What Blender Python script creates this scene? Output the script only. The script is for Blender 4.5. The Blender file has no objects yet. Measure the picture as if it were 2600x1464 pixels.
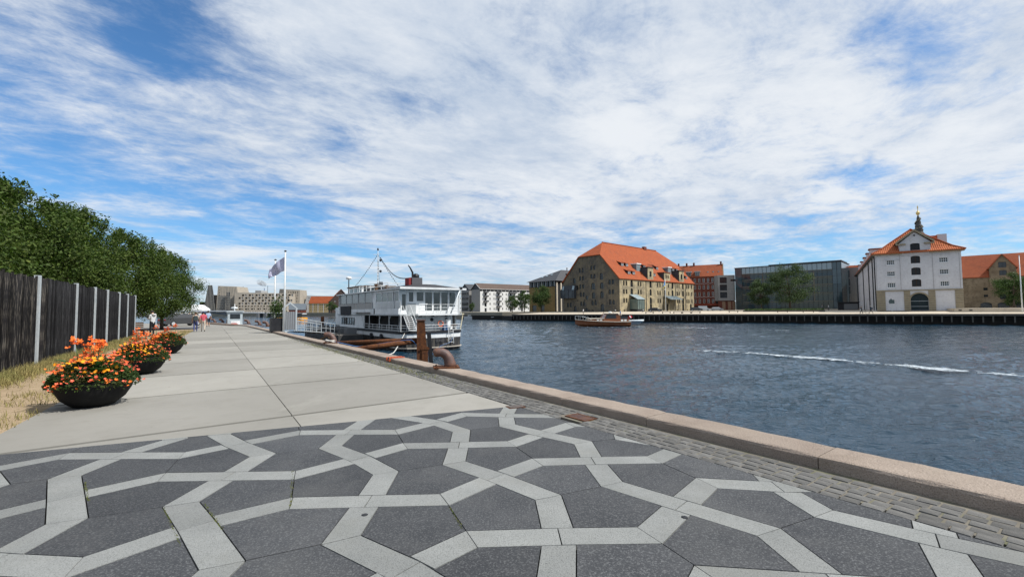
import bpy, bmesh, math, random
import numpy as np
from mathutils import Vector, Matrix
random.seed(7); RS=np.random.RandomState(7)
R=math.radians
SC=bpy.context.scene
COL=SC.collection
# ------------------------------------------------------------------ camera
F=1130.0; EYE=1.6; PITCH=math.atan(55/1130); ROLL=-0.008
cp,sp=math.cos(PITCH),math.sin(PITCH); cr,sr=math.cos(ROLL),math.sin(ROLL)
cam=bpy.data.cameras.new('camera'); cam.sensor_width=36; cam.lens=36*F/2600
cam.clip_start=.05; cam.clip_end=6000
camo=bpy.data.objects.new('camera',cam); COL.objects.link(camo)
fw=Vector((0,cp,sp)); U0=Vector((0,-sp,cp)); R0=Vector((1,0,0))
ri=R0*cr+U0*sr; up=-R0*sr+U0*cr
m=Matrix((ri,up,-fw)).transposed().to_4x4(); m.translation=Vector((0,0,EYE)); camo.matrix_world=m
SC.camera=camo
# survey helpers: turn a sight line of the photograph into a point on the ground or at a depth
def ray(u,v):
    x=u-1300; y=v-732
    x,y=x*cr+y*sr,-x*sr+y*cr
    return (x,F*cp+y*sp,F*sp-y*cp)
def g(u,v,z=0):
    d=ray(u,v); t=(z-EYE)/d[2]; return Vector((d[0]*t,d[1]*t,z))
def at(u,v,Y):
    d=ray(u,v); t=Y/d[1]; return Vector((d[0]*t,Y,EYE+d[2]*t))
# ------------------------------------------------------------------ sky, sun, exposure
SUN_DIR=Vector((.965,-.24,0)).normalized(); SUN_EL=R(50)
world=bpy.data.worlds.new('World'); SC.world=world; world.use_nodes=True
def sky():
    nt=world.node_tree; nt.nodes.clear(); N=nt.nodes.new; L=nt.links.new
    def math_(op,a,b=None,c=None):
        n=N('ShaderNodeMath'); n.operation=op
        for i,x in enumerate((a,b,c)):
            if x is None: continue
            if isinstance(x,(int,float)): n.inputs[i].default_value=x
            else: L(x,n.inputs[i])
        return n.outputs[0]
    def ramp(x,a,b):
        n=N('ShaderNodeMapRange'); n.interpolation_type='SMOOTHSTEP'; L(x,n.inputs[0])
        n.inputs[1].default_value=a; n.inputs[2].default_value=b; return n.outputs[0]
    def noise(vec,scale,detail,rough,dist=0,w=0):
        n=N('ShaderNodeTexNoise'); n.noise_dimensions='4D'; L(vec,n.inputs['Vector']); n.inputs['W'].default_value=w
        n.inputs['Scale'].default_value=scale; n.inputs['Detail'].default_value=detail
        n.inputs['Roughness'].default_value=rough; n.inputs['Distortion'].default_value=dist
        return n.outputs['Fac']
    tex=N('ShaderNodeTexCoord'); sep=N('ShaderNodeSeparateXYZ'); L(tex.outputs['Generated'],sep.inputs[0])
    X,Y,Z=sep.outputs
    zc=math_('ADD',math_('MAXIMUM',Z,0.0),0.085)
    px=math_('DIVIDE',X,zc); py=math_('DIVIDE',Y,zc)
    # wind-streaked layer: rotate a little and stretch
    ax=math_('ADD',math_('MULTIPLY',px,.80),math_('MULTIPLY',py,.60)); ay=math_('SUBTRACT',math_('MULTIPLY',py,.80),math_('MULTIPLY',px,.60))
    comb=N('ShaderNodeCombineXYZ'); L(math_('MULTIPLY',ax,.75),comb.inputs[0]); L(ay,comb.inputs[1])
    P=comb.outputs[0]
    n1=noise(P,.42,8,.58,.3,CLOUD_W); n2=noise(P,1.7,10,.66,.55,CLOUD_W+4); n4=noise(P,5.2,8,.70,.3,CLOUD_W+7)
    cov=math_('ADD',math_('ADD',math_('MULTIPLY',n1,.46),math_('MULTIPLY',n2,.42)),math_('MULTIPLY',n4,.26))
    band=math_('SUBTRACT',Z,.15); cov=math_('SUBTRACT',cov,math_('MULTIPLY',math_('EXPONENT',math_('MULTIPLY',math_('MULTIPLY',band,band),-160.0)),.045))
    # a few openings where the deck is torn
    def gap(cx,cy,cz,k,amp,prev):
        dx=math_('SUBTRACT',X,cx); dy=math_('SUBTRACT',Y,cy); dz=math_('SUBTRACT',Z,cz)
        d2=math_('ADD',math_('ADD',math_('MULTIPLY',dx,dx),math_('MULTIPLY',dy,dy)),math_('MULTIPLY',math_('MULTIPLY',dz,dz),2.2))
        e=math_('MULTIPLY',math_('EXPONENT',math_('MULTIPLY',d2,-k)),amp)
        return math_('SUBTRACT',prev,e)
    for u,v,k,a in GAPS:
        d=Vector(ray(u,v)).normalized(); cov=gap(d.x,d.y,d.z,k,a,cov)
    alpha=ramp(cov,CLOUD_LO,CLOUD_HI)
    # low haze near the horizon lifts and whitens
    low=math_('EXPONENT',math_('MULTIPLY',math_('MAXIMUM',Z,0),-11.0))
    sh=noise(P,.9,9,.62,.6,CLOUD_W+20)
    shade=ramp(math_('ADD',math_('ADD',math_('MULTIPLY',sh,.55),math_('MULTIPLY',n2,.35)),math_('MULTIPLY',n4,.26)),.44,.70)
    mix=N('ShaderNodeMix'); mix.data_type='RGBA'; L(shade,mix.inputs['Factor'])
    mix.inputs['A'].default_value=(.475,.565,.70,1); mix.inputs['B'].default_value=(.80,.835,.88,1)
    nis=N('ShaderNodeTexSky'); nis.sky_type='NISHITA'; nis.sun_disc=False; nis.sun_elevation=SUN_EL
    nis.sun_rotation=math.atan2(SUN_DIR.x,SUN_DIR.y); nis.air_density=1.0; nis.dust_density=.4; nis.ozone_density=2.2
    tc=N('ShaderNodeMix'); tc.data_type='RGBA'; L(low,tc.inputs['Factor']); tc.inputs['A'].default_value=(.55,.88,1.12,1); tc.inputs['B'].default_value=(.52,.70,.98,1)
    tint=N('ShaderNodeMix'); tint.data_type='RGBA'; tint.blend_type='MULTIPLY'; tint.inputs['Factor'].default_value=1
    L(nis.outputs[0],tint.inputs['A']); L(tc.outputs['Result'],tint.inputs['B'])
    b1=N('ShaderNodeBackground'); L(tint.outputs['Result'],b1.inputs[0]); b1.inputs[1].default_value=SKY_STRENGTH
    b2=N('ShaderNodeBackground'); L(mix.outputs['Result'],b2.inputs[0]); b2.inputs[1].default_value=.95
    al=math_('MULTIPLY',alpha,math_('SUBTRACT',1.0,math_('MULTIPLY',low,.35)))
    ms=N('ShaderNodeMixShader'); L(al,ms.inputs[0]); L(b1.outputs[0],ms.inputs[1]); L(b2.outputs[0],ms.inputs[2])
    out=N('ShaderNodeOutputWorld'); L(ms.outputs[0],out.inputs[0])
CLOUD_W=27.7; CLOUD_LO=.42; CLOUD_HI=.61; SKY_STRENGTH=.12
GAPS=[(430,40,48,.15),(60,160,70,.10),(300,500,9,.028),(880,355,190,.07),(2330,60,110,.07),(2150,440,170,.05),(700,590,60,.05),(2500,560,60,.05)]
sky()
sun=bpy.data.lights.new('sun','SUN'); sun.energy=5.0; sun.angle=R(.6); sun.color=(1,.965,.91)
suno=bpy.data.objects.new('sun',sun); COL.objects.link(suno)
sd=Vector((SUN_DIR.x*math.cos(SUN_EL),SUN_DIR.y*math.cos(SUN_EL),math.sin(SUN_EL)))
suno.rotation_euler=sd.to_track_quat('Z','Y').to_euler(); suno.location=(60,-40,80)
vs=SC.view_settings; vs.view_transform='Standard'; vs.look='None'; vs.gamma=1; vs.exposure=.14; vs.use_curve_mapping=False
SC.cycles.use_denoising=True; SC.cycles.max_bounces=6; SC.cycles.transparent_max_bounces=12
SC.cycles.caustics_reflective=False; SC.cycles.caustics_refractive=False
# ------------------------------------------------------------------ materials
def newmat(name):
    m=bpy.data.materials.new(name); m.use_nodes=True; return m,m.node_tree,m.node_tree.nodes['Principled BSDF']
def setin(n,k,v):
    if k in n.inputs: n.inputs[k].default_value=v
MATS={}
def M(name,c1,c2=None,scale=4,rough=.75,bump=0,bscale=None,metal=0,spec=.2,detail=6,lo=.35,hi=.65,c3=None,s3=60,a3=.5,island=0,stretch=None,emit=None,alpha=None,trans=0):
    """procedural surface: two colours by noise, optional fine speckle, optional bump, optional variation per piece"""
    if name in MATS: return MATS[name]
    m,nt,p=newmat(name); N=nt.nodes.new; L=nt.links.new
    setin(p,'Roughness',rough); setin(p,'Metallic',metal); setin(p,'Specular IOR Level',spec)
    tc=N('ShaderNodeTexCoord'); vec=tc.outputs['Object']
    if stretch:
        mp=N('ShaderNodeMapping'); mp.inputs['Scale'].default_value=stretch; L(vec,mp.inputs[0]); vec=mp.outputs[0]
    col=None
    def noise(s,d=detail,r=.6):
        n=N('ShaderNodeTexNoise'); L(vec,n.inputs['Vector']); n.inputs['Scale'].default_value=s; n.inputs['Detail'].default_value=d; n.inputs['Roughness'].default_value=r; return n.outputs['Fac']
    def mr(x,a,b,lo2=0,hi2=1):
        n=N('ShaderNodeMapRange'); L(x,n.inputs[0]); n.inputs[1].default_value=a; n.inputs[2].default_value=b; n.inputs[3].default_value=lo2; n.inputs[4].default_value=hi2; return n.outputs[0]
    def mixc(f,a,b,mode='MIX'):
        n=N('ShaderNodeMix'); n.data_type='RGBA'; n.blend_type=mode
        if isinstance(f,(int,float)): n.inputs['Factor'].default_value=f
        else: L(f,n.inputs['Factor'])
        for k,x in (('A',a),('B',b)):
            if isinstance(x,tuple): n.inputs[k].default_value=(*x,1)
            else: L(x,n.inputs[k])
        return n.outputs['Result']
    if c2 is None: col=c1
    else: col=mixc(mr(noise(scale),lo,hi),c1,c2)
    if c3 is not None: col=mixc(mr(noise(s3,3,.7),.5,.68,0,a3),col,c3)
    if island:
        gi=N('ShaderNodeNewGeometry'); oi=N('ShaderNodeObjectInfo')
        ad=N('ShaderNodeMath'); ad.operation='ADD'; L(gi.outputs['Random Per Island'],ad.inputs[0]); L(oi.outputs['Random'],ad.inputs[1])
        fr=N('ShaderNodeMath'); fr.operation='FRACT'; L(ad.outputs[0],fr.inputs[0])
        v=mr(fr.outputs[0],0,1,1-island,1+island)
        cmb=N('ShaderNodeCombineColor'); [L(v,cmb.inputs[i]) for i in range(3)]
        col=mixc(1.0,col,cmb.outputs[0],'MULTIPLY')
    if isinstance(col,tuple): p.inputs['Base Color'].default_value=(*col,1)
    else: L(col,p.inputs['Base Color'])
    if bump:
        b=N('ShaderNodeBump'); b.inputs['Strength'].default_value=bump; b.inputs['Distance'].default_value=.02
        L(noise(bscale or scale*6,8,.65),b.inputs['Height']); L(b.outputs[0],p.inputs['Normal'])
    if emit: p.inputs['Emission Color'].default_value=(*emit,1); p.inputs['Emission Strength'].default_value=1
    if alpha is not None: setin(p,'Alpha',alpha)
    if trans: setin(p,'Transmission Weight',trans)
    MATS[name]=m; return m
# ------------------------------------------------------------------ mesh kit
def meta(o,label=None,cat=None,group=None,kind=None):
    for k,v in (('label',label),('category',cat),('group',group),('kind',kind)):
        if v: o[k]=v
    return o
def empty(name,loc=(0,0,0),rz=0,label=None,cat=None,group=None):
    o=bpy.data.objects.new(name,None); COL.objects.link(o); o.location=loc; o.rotation_euler=(0,0,rz); o.empty_display_size=.2
    return meta(o,label,cat,group)
def link(name,me,parent=None,loc=None,rot=None,scale=None):
    o=bpy.data.objects.new(name,me); COL.objects.link(o)
    if parent: o.parent=parent
    if loc is not None: o.location=loc
    if rot is not None: o.rotation_euler=rot
    if scale is not None: o.scale=scale
    return o
class MB:
    def __init__(s): s.v=[]; s.f=[]; s.m=[]
    def add(s,vs,fs,mi=0):
        o=len(s.v); s.v+= [tuple(map(float,p)) for p in vs]; s.f+=[[i+o for i in f] for f in fs]; s.m+=[mi]*len(fs); return s
    def box(s,x0,x1,y0,y1,z0,z1,mi=0):
        return s.add([(x0,y0,z0),(x1,y0,z0),(x1,y1,z0),(x0,y1,z0),(x0,y0,z1),(x1,y0,z1),(x1,y1,z1),(x0,y1,z1)],
            [(0,3,2,1),(4,5,6,7),(0,1,5,4),(1,2,6,5),(2,3,7,6),(3,0,4,7)],mi)
    def prism(s,poly,z0,z1,mi=0,inset=0):
        n=len(poly); top=poly
        if inset:
            cx=sum(p[0] for p in poly)/n; cy=sum(p[1] for p in poly)/n
            top=[(p[0]+(cx-p[0])*inset,p[1]+(cy-p[1])*inset) for p in poly]
        vs=[(p[0],p[1],z0) for p in poly]+[(p[0],p[1],z1) for p in top]
        fs=[list(range(n))[::-1],[i+n for i in range(n)]]+[(i,(i+1)%n,(i+1)%n+n,i+n) for i in range(n)]
        return s.add(vs,fs,mi)
    def extrude(s,poly,axis,a,b,mi=0):
        """poly of 2-tuples in the plane normal to axis; axis 'x': (y,z) ; 'y': (x,z)"""
        n=len(poly)
        f=(lambda p,t:(t,p[0],p[1])) if axis=='x' else (lambda p,t:(p[0],t,p[1]))
        vs=[f(p,a) for p in poly]+[f(p,b) for p in poly]
        fs=[list(range(n)),[i+n for i in range(n)][::-1]]+[(i,i+n,(i+1)%n+n,(i+1)%n) for i in range(n)]
        return s.add(vs,fs,mi)
    def tube(s,path,r,n=6,mi=0,cap=True):
        path=[Vector(p) for p in path]; k=len(path)
        rs=r if isinstance(r,(list,tuple)) else [r]*k
        vs=[];prev=None
        for i,p in enumerate(path):
            d=(path[min(i+1,k-1)]-path[max(i-1,0)]).normalized()
            if prev is None:
                a=Vector((0,0,1)) if abs(d.z)<.9 else Vector((1,0,0)); x=d.cross(a).normalized()
            else: x=(prev-d*prev.dot(d)).normalized()
            prev=x; y=d.cross(x)
            for j in range(n):
                t=2*math.pi*j/n; vs.append(p+(x*math.cos(t)+y*math.sin(t))*rs[i])
        fs=[(i*n+j,i*n+(j+1)%n,(i+1)*n+(j+1)%n,(i+1)*n+j) for i in range(k-1) for j in range(n)]
        if cap: fs+=[list(range(n))[::-1],[(k-1)*n+j for j in range(n)]]
        return s.add(vs,fs,mi)
    def lathe(s,prof,n=16,c=(0,0,0),mi=0):
        k=len(prof); vs=[(c[0]+r*math.cos(2*math.pi*j/n),c[1]+r*math.sin(2*math.pi*j/n),c[2]+z) for r,z in prof for j in range(n)]
        fs=[(i*n+j,i*n+(j+1)%n,(i+1)*n+(j+1)%n,(i+1)*n+j) for i in range(k-1) for j in range(n)]
        fs+=[list(range(n))[::-1],[(k-1)*n+j for j in range(n)]]
        return s.add(vs,fs,mi)
    def mesh(s,name,mats,smooth=False,bevel=0):
        me=bpy.data.meshes.new(name); me.from_pydata(s.v,[],s.f)
        for mt in (mats if isinstance(mats,(list,tuple)) else [mats]): me.materials.append(mt)
        if any(s.m): me.polygons.foreach_set('material_index',s.m)
        if smooth: me.polygons.foreach_set('use_smooth',[True]*len(me.polygons))
        if bevel:
            bm=bmesh.new(); bm.from_mesh(me); bmesh.ops.remove_doubles(bm,verts=bm.verts,dist=1e-5)
            bmesh.ops.bevel(bm,geom=[e for e in bm.edges if e.calc_face_angle(0)>.5],offset=bevel,segments=1,affect='EDGES'); bm.to_mesh(me); bm.free()
        me.update(); return me
    def build(s,name,mats,parent=None,smooth=False,loc=None,rot=None,bevel=0):
        return link(name,s.mesh(name,mats,smooth,bevel),parent,loc,rot)
def B(*a): return MB().box(*a)
def clip(poly,px,py,nx,ny):
    """keep the side where (p-P).n <= 0"""
    out=[]
    for i,a in enumerate(poly):
        b=poly[(i+1)%len(poly)]
        da=(a[0]-px)*nx+(a[1]-py)*ny; db=(b[0]-px)*nx+(b[1]-py)*ny
        if da<=0: out.append(a)
        if da*db<0:
            t=da/(da-db); out.append((a[0]+(b[0]-a[0])*t,a[1]+(b[1]-a[1])*t))
    return out
def area(p): return .5*sum(p[i][0]*p[(i+1)%len(p)][1]-p[(i+1)%len(p)][0]*p[i][1] for i in range(len(p)))
def text_mesh(txt,size,mat,name,parent,loc,rot,extrude=.004):
    cu=bpy.data.curves.new('lettering','FONT'); cu.body=txt; cu.size=size; cu.extrude=extrude; cu.align_x='CENTER'
    o=bpy.data.objects.new('t',cu); COL.objects.link(o); dg=bpy.context.evaluated_depsgraph_get()
    me=bpy.data.meshes.new_from_object(o.evaluated_get(dg)); bpy.data.objects.remove(o); me.materials.clear(); me.materials.append(mat)
    return link(name,me,parent,loc,rot)
def fastmesh(name,verts,quads,mat):
    verts=np.asarray(verts,np.float32); n=len(quads); k=len(quads[0])
    me=bpy.data.meshes.new(name); me.vertices.add(len(verts)); me.vertices.foreach_set('co',verts.ravel())
    me.loops.add(n*k); me.loops.foreach_set('vertex_index',np.asarray(quads,np.int32).ravel())
    me.polygons.add(n); me.polygons.foreach_set('loop_start',np.arange(n,dtype=np.int32)*k); me.polygons.foreach_set('loop_total',np.full(n,k,np.int32))
    me.update(calc_edges=True); me.materials.append(mat); return me
# frames of the quay: Q runs along the kerb away from the camera, T points over the water
Q=Vector((-.585,.811,0)); T=Vector((.811,.585,0)); QANG=math.atan2(.585,.811)
def qt(t,s,z=0): return T*t+Q*s+Vector((0,0,z))
WATER=-2.2
# ------------------------------------------------------------------ ground materials
concrete=M('pale_concrete',(.234,.224,.200),(.284,.273,.246),.7,rough=.85,bump=.12,bscale=90,lo=.3,hi=.7,c3=(.20,.19,.165),s3=2.4,a3=.3,island=.14)
def stains(m,scale,col,lo,hi,amt,stretch=(1,1,1)):
    """dirt with a shape of its own over an existing surface"""
    nt=m.node_tree; N=nt.nodes.new; L=nt.links.new; p=nt.nodes['Principled BSDF']; tc=N('ShaderNodeTexCoord'); mp=N('ShaderNodeMapping'); mp.inputs['Scale'].default_value=stretch; L(tc.outputs['Object'],mp.inputs[0])
    n=N('ShaderNodeTexNoise'); L(mp.outputs[0],n.inputs['Vector']); n.inputs['Scale'].default_value=scale; n.inputs['Detail'].default_value=9; n.inputs['Roughness'].default_value=.68
    r=N('ShaderNodeMapRange'); L(n.outputs['Fac'],r.inputs[0]); r.inputs[1].default_value=lo; r.inputs[2].default_value=hi; r.inputs[4].default_value=amt
    x=N('ShaderNodeMix'); x.data_type='RGBA'; L(r.outputs[0],x.inputs['Factor']); L(p.inputs['Base Color'].links[0].from_socket,x.inputs['A']); x.inputs['B'].default_value=(*col,1); L(x.outputs['Result'],p.inputs['Base Color'])
stains(concrete,.35,(.155,.148,.128),.47,.72,.65); stains(concrete,6,(.10,.095,.08),.645,.73,.6); stains(concrete,18,(.09,.085,.075),.68,.74,.6); stains(concrete,1.2,(.33,.32,.285),.56,.75,.5,(1,.35,1))
joint=M('dark_joint_bed',(.035,.033,.028),(.06,.055,.045),8,rough=.95)
dark_granite=M('dark_granite',(.036,.038,.042),(.060,.062,.066),1.1,rough=.72,bump=.35,bscale=160,c3=(.19,.195,.195),s3=75,a3=.6,island=.16,lo=.3,hi=.7)
light_granite=M('light_granite',(.205,.212,.205),(.272,.278,.268),1.6,rough=.8,bump=.5,bscale=120,c3=(.085,.088,.085),s3=140,a3=.85,island=.12,lo=.3,hi=.7)
kerb_granite=M('pink_kerb_granite',(.265,.212,.175),(.345,.285,.235),1.3,rough=.85,bump=.9,bscale=45,c3=(.11,.085,.065),s3=90,a3=.8,island=.10)
sett_stone=M('grey_sett_stone',(.095,.094,.090),(.15,.146,.138),6,rough=.85,bump=.6,bscale=60,island=.22)
sand_joint=M('sandy_joint',(.125,.112,.092),(.185,.168,.138),7,rough=.95,c3=(.08,.10,.03),s3=2.2,a3=.6)
soil=M('dry_sandy_soil',(.27,.20,.125),(.37,.28,.185),1.6,rough=.95,bump=.9,bscale=14,c3=(.15,.125,.05),s3=7,a3=.6)
asphalt=M('asphalt',(.085,.085,.09),(.12,.12,.125),2,rough=.9,bump=.3,bscale=120)
stains(dark_granite,.9,(.105,.105,.103),.50,.74,.55); stains(dark_granite,5,(.04,.042,.045),.62,.74,.5); stains(light_granite,1.1,(.19,.19,.17),.50,.72,.6); stains(kerb_granite,.9,(.20,.16,.12),.52,.74,.7)
wallstone=M('quay_wall_stone',(.10,.09,.075),(.17,.15,.12),1.2,rough=.9,bump=.6,bscale=9)
rust=M('rusty_steel',(.125,.046,.018),(.060,.026,.015),3.2,rough=.85,bump=.5,bscale=26,c3=(.23,.095,.034),s3=9,a3=.5)
rust_iron=M('rusty_cast_iron',(.075,.043,.038),(.11,.058,.044),3,rough=.55,bump=.35,bscale=40,spec=.5,c3=(.24,.10,.04),s3=7,a3=.4)
white_paint=M('white_paint',(.74,.75,.74),(.64,.66,.66),1.4,rough=.45,spec=.4)
galv=M('galvanised_steel',(.42,.46,.48),(.52,.55,.56),9,rough=.5,metal=.35)
black_paint=M('black_paint',(.016,.017,.02),(.03,.03,.033),2,rough=.5)
# ------------------------------------------------------------------ water
def water():
    m,nt,p=newmat('harbour_water'); N=nt.nodes.new; L=nt.links.new
    p.inputs['Base Color'].default_value=(.006,.026,.046,1); setin(p,'Roughness',.06); setin(p,'IOR',1.333); setin(p,'Specular IOR Level',.38)
    tc=N('ShaderNodeTexCoord')
    def nz(sc,st,d,r,dist=0):
        mp=N('ShaderNodeMapping'); mp.inputs['Scale'].default_value=st; mp.inputs['Rotation'].default_value=(0,0,R(25)); L(tc.outputs['Object'],mp.inputs[0])
        n=N('ShaderNodeTexNoise'); L(mp.outputs[0],n.inputs['Vector']); n.inputs['Scale'].default_value=sc; n.inputs['Detail'].default_value=d; n.inputs['Roughness'].default_value=r; n.inputs['Distortion'].default_value=dist; return n.outputs['Fac']
    a=nz(1.6,(1,1.7,1),4,.55,.4); b=nz(5.5,(1,1.5,1),3,.6,.3); c=nz(.10,(1,2.2,1),3,.5)
    def ma(op,x,y):
        n=N('ShaderNodeMath'); n.operation=op
        for i,q in enumerate((x,y)):
            if isinstance(q,(int,float)): n.inputs[i].default_value=q
            else: L(q,n.inputs[i])
        return n.outputs[0]
    gust=N('ShaderNodeMapRange'); L(c,gust.inputs[0]); gust.inputs[1].default_value=.35; gust.inputs[2].default_value=.65; gust.inputs[3].default_value=.55; gust.inputs[4].default_value=1.25
    h=ma('MULTIPLY',ma('ADD',ma('MULTIPLY',a,.09),ma('MULTIPLY',b,.05)),gust.outputs[0])
    bp=N('ShaderNodeBump'); bp.inputs['Strength'].default_value=1; bp.inputs['Distance'].default_value=1.0; L(h,bp.inputs['Height']); L(bp.outputs[0],p.inputs['Normal'])
    return m
water_mat=water()
meta(B(-1500,1500,-200,2500,WATER-.35,WATER-.16).build('harbour_water',water_mat),kind='structure')
def waves():
    """wind chop as real relief over the part of the harbour in view: a fine patch near the quay, a coarser one beyond"""
    comps=[]; rs=np.random.RandomState(2)
    for n in range(70):
        lam=float(np.exp(rs.uniform(np.log(.28),np.log(5.0)))); comps.append((lam,R(-68)+rs.normal(0,.48),rs.uniform(0,6.28),rs.uniform(0,6.28)))
    def height(X,Y,lmin):
        Z=np.zeros_like(X)
        for lam,a,ph,pe in comps:
            if lam<lmin: continue
            k=2*math.pi/lam; sl=.052 if lam<1.6 else .026
            px=X*math.cos(a)+Y*math.sin(a); cx=-X*math.sin(a)+Y*math.cos(a)
            Z+=sl/k*np.sin(k*px+ph+.8*np.sin(cx*k*.23+pe))*(.6+.4*np.sin(px*.21/lam+cx*.43/lam+pe))
        return Z*(.85+.22*np.sin(X*.05+Y*.031)+.16*np.sin(X*.021-Y*.067+1))
    def patch(xs,ys,lmin,inside):
        X,Y=np.meshgrid(xs,ys); Z=height(X,Y,lmin); ny,nx=X.shape
        V=np.stack([X,Y,Z+WATER],-1).reshape(-1,3); i=np.arange(ny*nx).reshape(ny,nx)
        Fq=np.stack([i[:-1,:-1],i[:-1,1:],i[1:,1:],i[1:,:-1]],-1).reshape(-1,4)
        c=V[Fq[:,0]]; keep=((c[:,0]*T.x+c[:,1]*T.y)>5.3)&inside(c)
        used=np.unique(Fq[keep]); mp=np.zeros(len(V),int); mp[used]=np.arange(len(used))
        me=fastmesh('harbour_waves',V[used],mp[Fq[keep]],water_mat); me.polygons.foreach_set('use_smooth',[True]*len(me.polygons)); meta(link('harbour_waves',me),kind='structure')
    yn=[1.0]
    while yn[-1]<46: yn.append(yn[-1]+.075+.0035*yn[-1])
    patch(np.arange(-14,40,.10),np.array(yn),.28,lambda c:c[:,1]<1e9)
    yf=[1.0]
    while yf[-1]<176: yf.append(yf[-1]+.13+.0052*yf[-1])
    y1=yn[-1]
    patch(np.arange(-62,150,.36),np.array(yf),.75,lambda c:~((c[:,0]>-13.6)&(c[:,0]<39.4)&(c[:,1]<y1-.4)))
waves()
# ------------------------------------------------------------------ near land
KT=5.12                                   # kerb inner face, measured across the quay
KB=g(645,824.6,.12)                       # where the quay bends away to the left
KC=g(530,818,.12)
KW=.52; KH=.12
edge0=qt(KT+KW,-30); edge1=qt(KT+KW,(KB.x*Q.x+KB.y*Q.y)); edge2=Vector((KC.x,KC.y,0)); edge3=edge2+Vector((-60,13,0))
shore=[(p.x,p.y) for p in (edge0,edge1,edge2,edge3)]
land=shore+[(-300,95),(-400,-80),(edge0.x-40,-80)]
inl=[( (p-T*.06).x,(p-T*.06).y) for p in (edge0,edge1)]+[(edge2.x-.05,edge2.y-.05),(edge3.x,edge3.y)]+land[4:]
o=MB().prism(inl,-1.2,-.10).build('ground',soil); meta(o,kind='structure')
# quay wall: dressed blocks facing the water
qw=MB()
for a,b in zip(shore[:-1],shore[1:]):
    a=Vector((*a,0)); b=Vector((*b,0)); d=(b-a).normalized(); nrm=Vector((d.y,-d.x,0))
    q=[a,b,b-nrm*.5,a-nrm*.5]; qw.prism([(p.x,p.y) for p in q],-4,-.105)
o=qw.build('quay_wall',wallstone); meta(o,kind='structure')
# ------------------------------------------------------------------ promenade slabs
BA=Vector((-5.85,5.16,0)); BD=Vector((.93,.37,0)).normalized()          # edge between stone paving and concrete
EA=Vector((-6.88,6.06,0)); ED=Vector((-.538,.843,0)).normalized()       # edge between concrete and grass
prom=meta(MB().prism([tuple(p.xy) for p in (qt(-9,-30),qt(4.55,-30),qt(4.55,62),qt(-9,62))],-.11,-.06).build('promenade',joint),kind='structure')
JS=[11.06-3.42*k for k in range(3,-1,-1)]+[14.4]+[14.4+3.45*k for k in range(1,16)]
JS=[-2.6,.8,4.2]+[7.65,11.06]+[14.45+3.42*k for k in range(0,15)]
MID0=1.22
def slab(poly,name='slab',mat=None,parent=None,z1=0.0,z0=-.06):
    if len(poly)<3 or abs(area(poly))<.004: return None
    if area(poly)<0: poly=poly[::-1]
    return MB().prism(poly,z0,z1).build(name,mat or concrete,parent)
def cut_prom(poly):
    # keep the far side of the paving edge and right of the grass edge
    n=Vector((-BD.y,BD.x,0)); poly=clip(poly,BA.x,BA.y,-n.x,-n.y)
    if len(poly)<3: return poly
    n=Vector((ED.y,-ED.x,0)); return clip(poly,EA.x,EA.y,-n.x,-n.y)
def mid(s): return 1.08+.030*s
def cob(s): return 4.26+.022*s
G=.007
for i in range(len(JS)-1):
    s0,s1=JS[i]+.05,JS[i+1]-.05
    for k in range(3):
        lo=lambda s:(-6,-2.2,mid(s))[k]+G; hi=lambda s:(-2.2,mid(s),cob(s))[k]-G
        if k==0: lo=lambda s:-9.0
        P=[qt(lo(s0),s0),qt(hi(s0),s0),qt(hi(s1),s1),qt(lo(s1),s1)]
        slab(cut_prom([(p.x,p.y) for p in P]),parent=prom)
# beyond the bend
P=[edge1-T*1.2,edge2-Vector((1.0,1.0,0)),edge2+Vector((-55,11.5,0)),Vector((-95,52,0)),qt(-14,62.3),qt(4,62.3)]
slab([(p.x,p.y) for p in P],'slab',concrete,prom)
road=meta(MB().prism([(-60,47.5),(-33.5,46.5),(-35.5,51),(-62,52)],-.09,-.02).build('cross_road',asphalt),kind='structure')
meta(MB().prism([tuple((EA+ED*t+Vector((-ED.y,ED.x,0))*o).xy) for t,o in ((-9,.0),(44,.0),(44,5.5),(-9,5.5))],-.09,-.015).build('grass_verge',soil),kind='structure')
# ------------------------------------------------------------------ pentagon stone paving
CR={(1,1):(1730,1283.2),(1,0):(1421.2,1361.6),(0,0):(1260,1211),(0,-1):(935.2,1272),(-1,1):(1375,1100.8),(-1,0):(1165.6,1129.6),(-1,-1):(914,1164),(-2,-1):(884,1097),(-2,0):(1106,1072),(-2,1):(1284,1054.4),(0,1):(1506,1169.6),(-1,-2):(580,1208.7),(-2,-2):(601,1128.3),(-2,-3):(304,1156.3),(0,-2):(499.7,1334.5),(-1,-3):(167.7,1264.6),(2,2):(2381,1373),(1,-1):(1029.6,1448),(1,2):(1975,1236)}
K1={(0,0):(1392.4,1263),(0,1):(1554,1229),(1,1):(1952.4,1350.7),(-1,1):(1480.4,1123.5),(-1,0):(1152.8,1175.4),(-2,0):(1172,1093.4),(-2,1):(1288.8,1080),(-1,-1):(980,1200.6),(-2,-1):(838,1135),(0,-1):(866,1371),(-1,-2):(459.5,1280),(0,-2):(565,1435.8),(-2,-2):(668,1155),(-2,-3):(164,1211.5),(-1,-3):(170.5,1323),(1,2):(2091.6,1303.9)}
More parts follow.
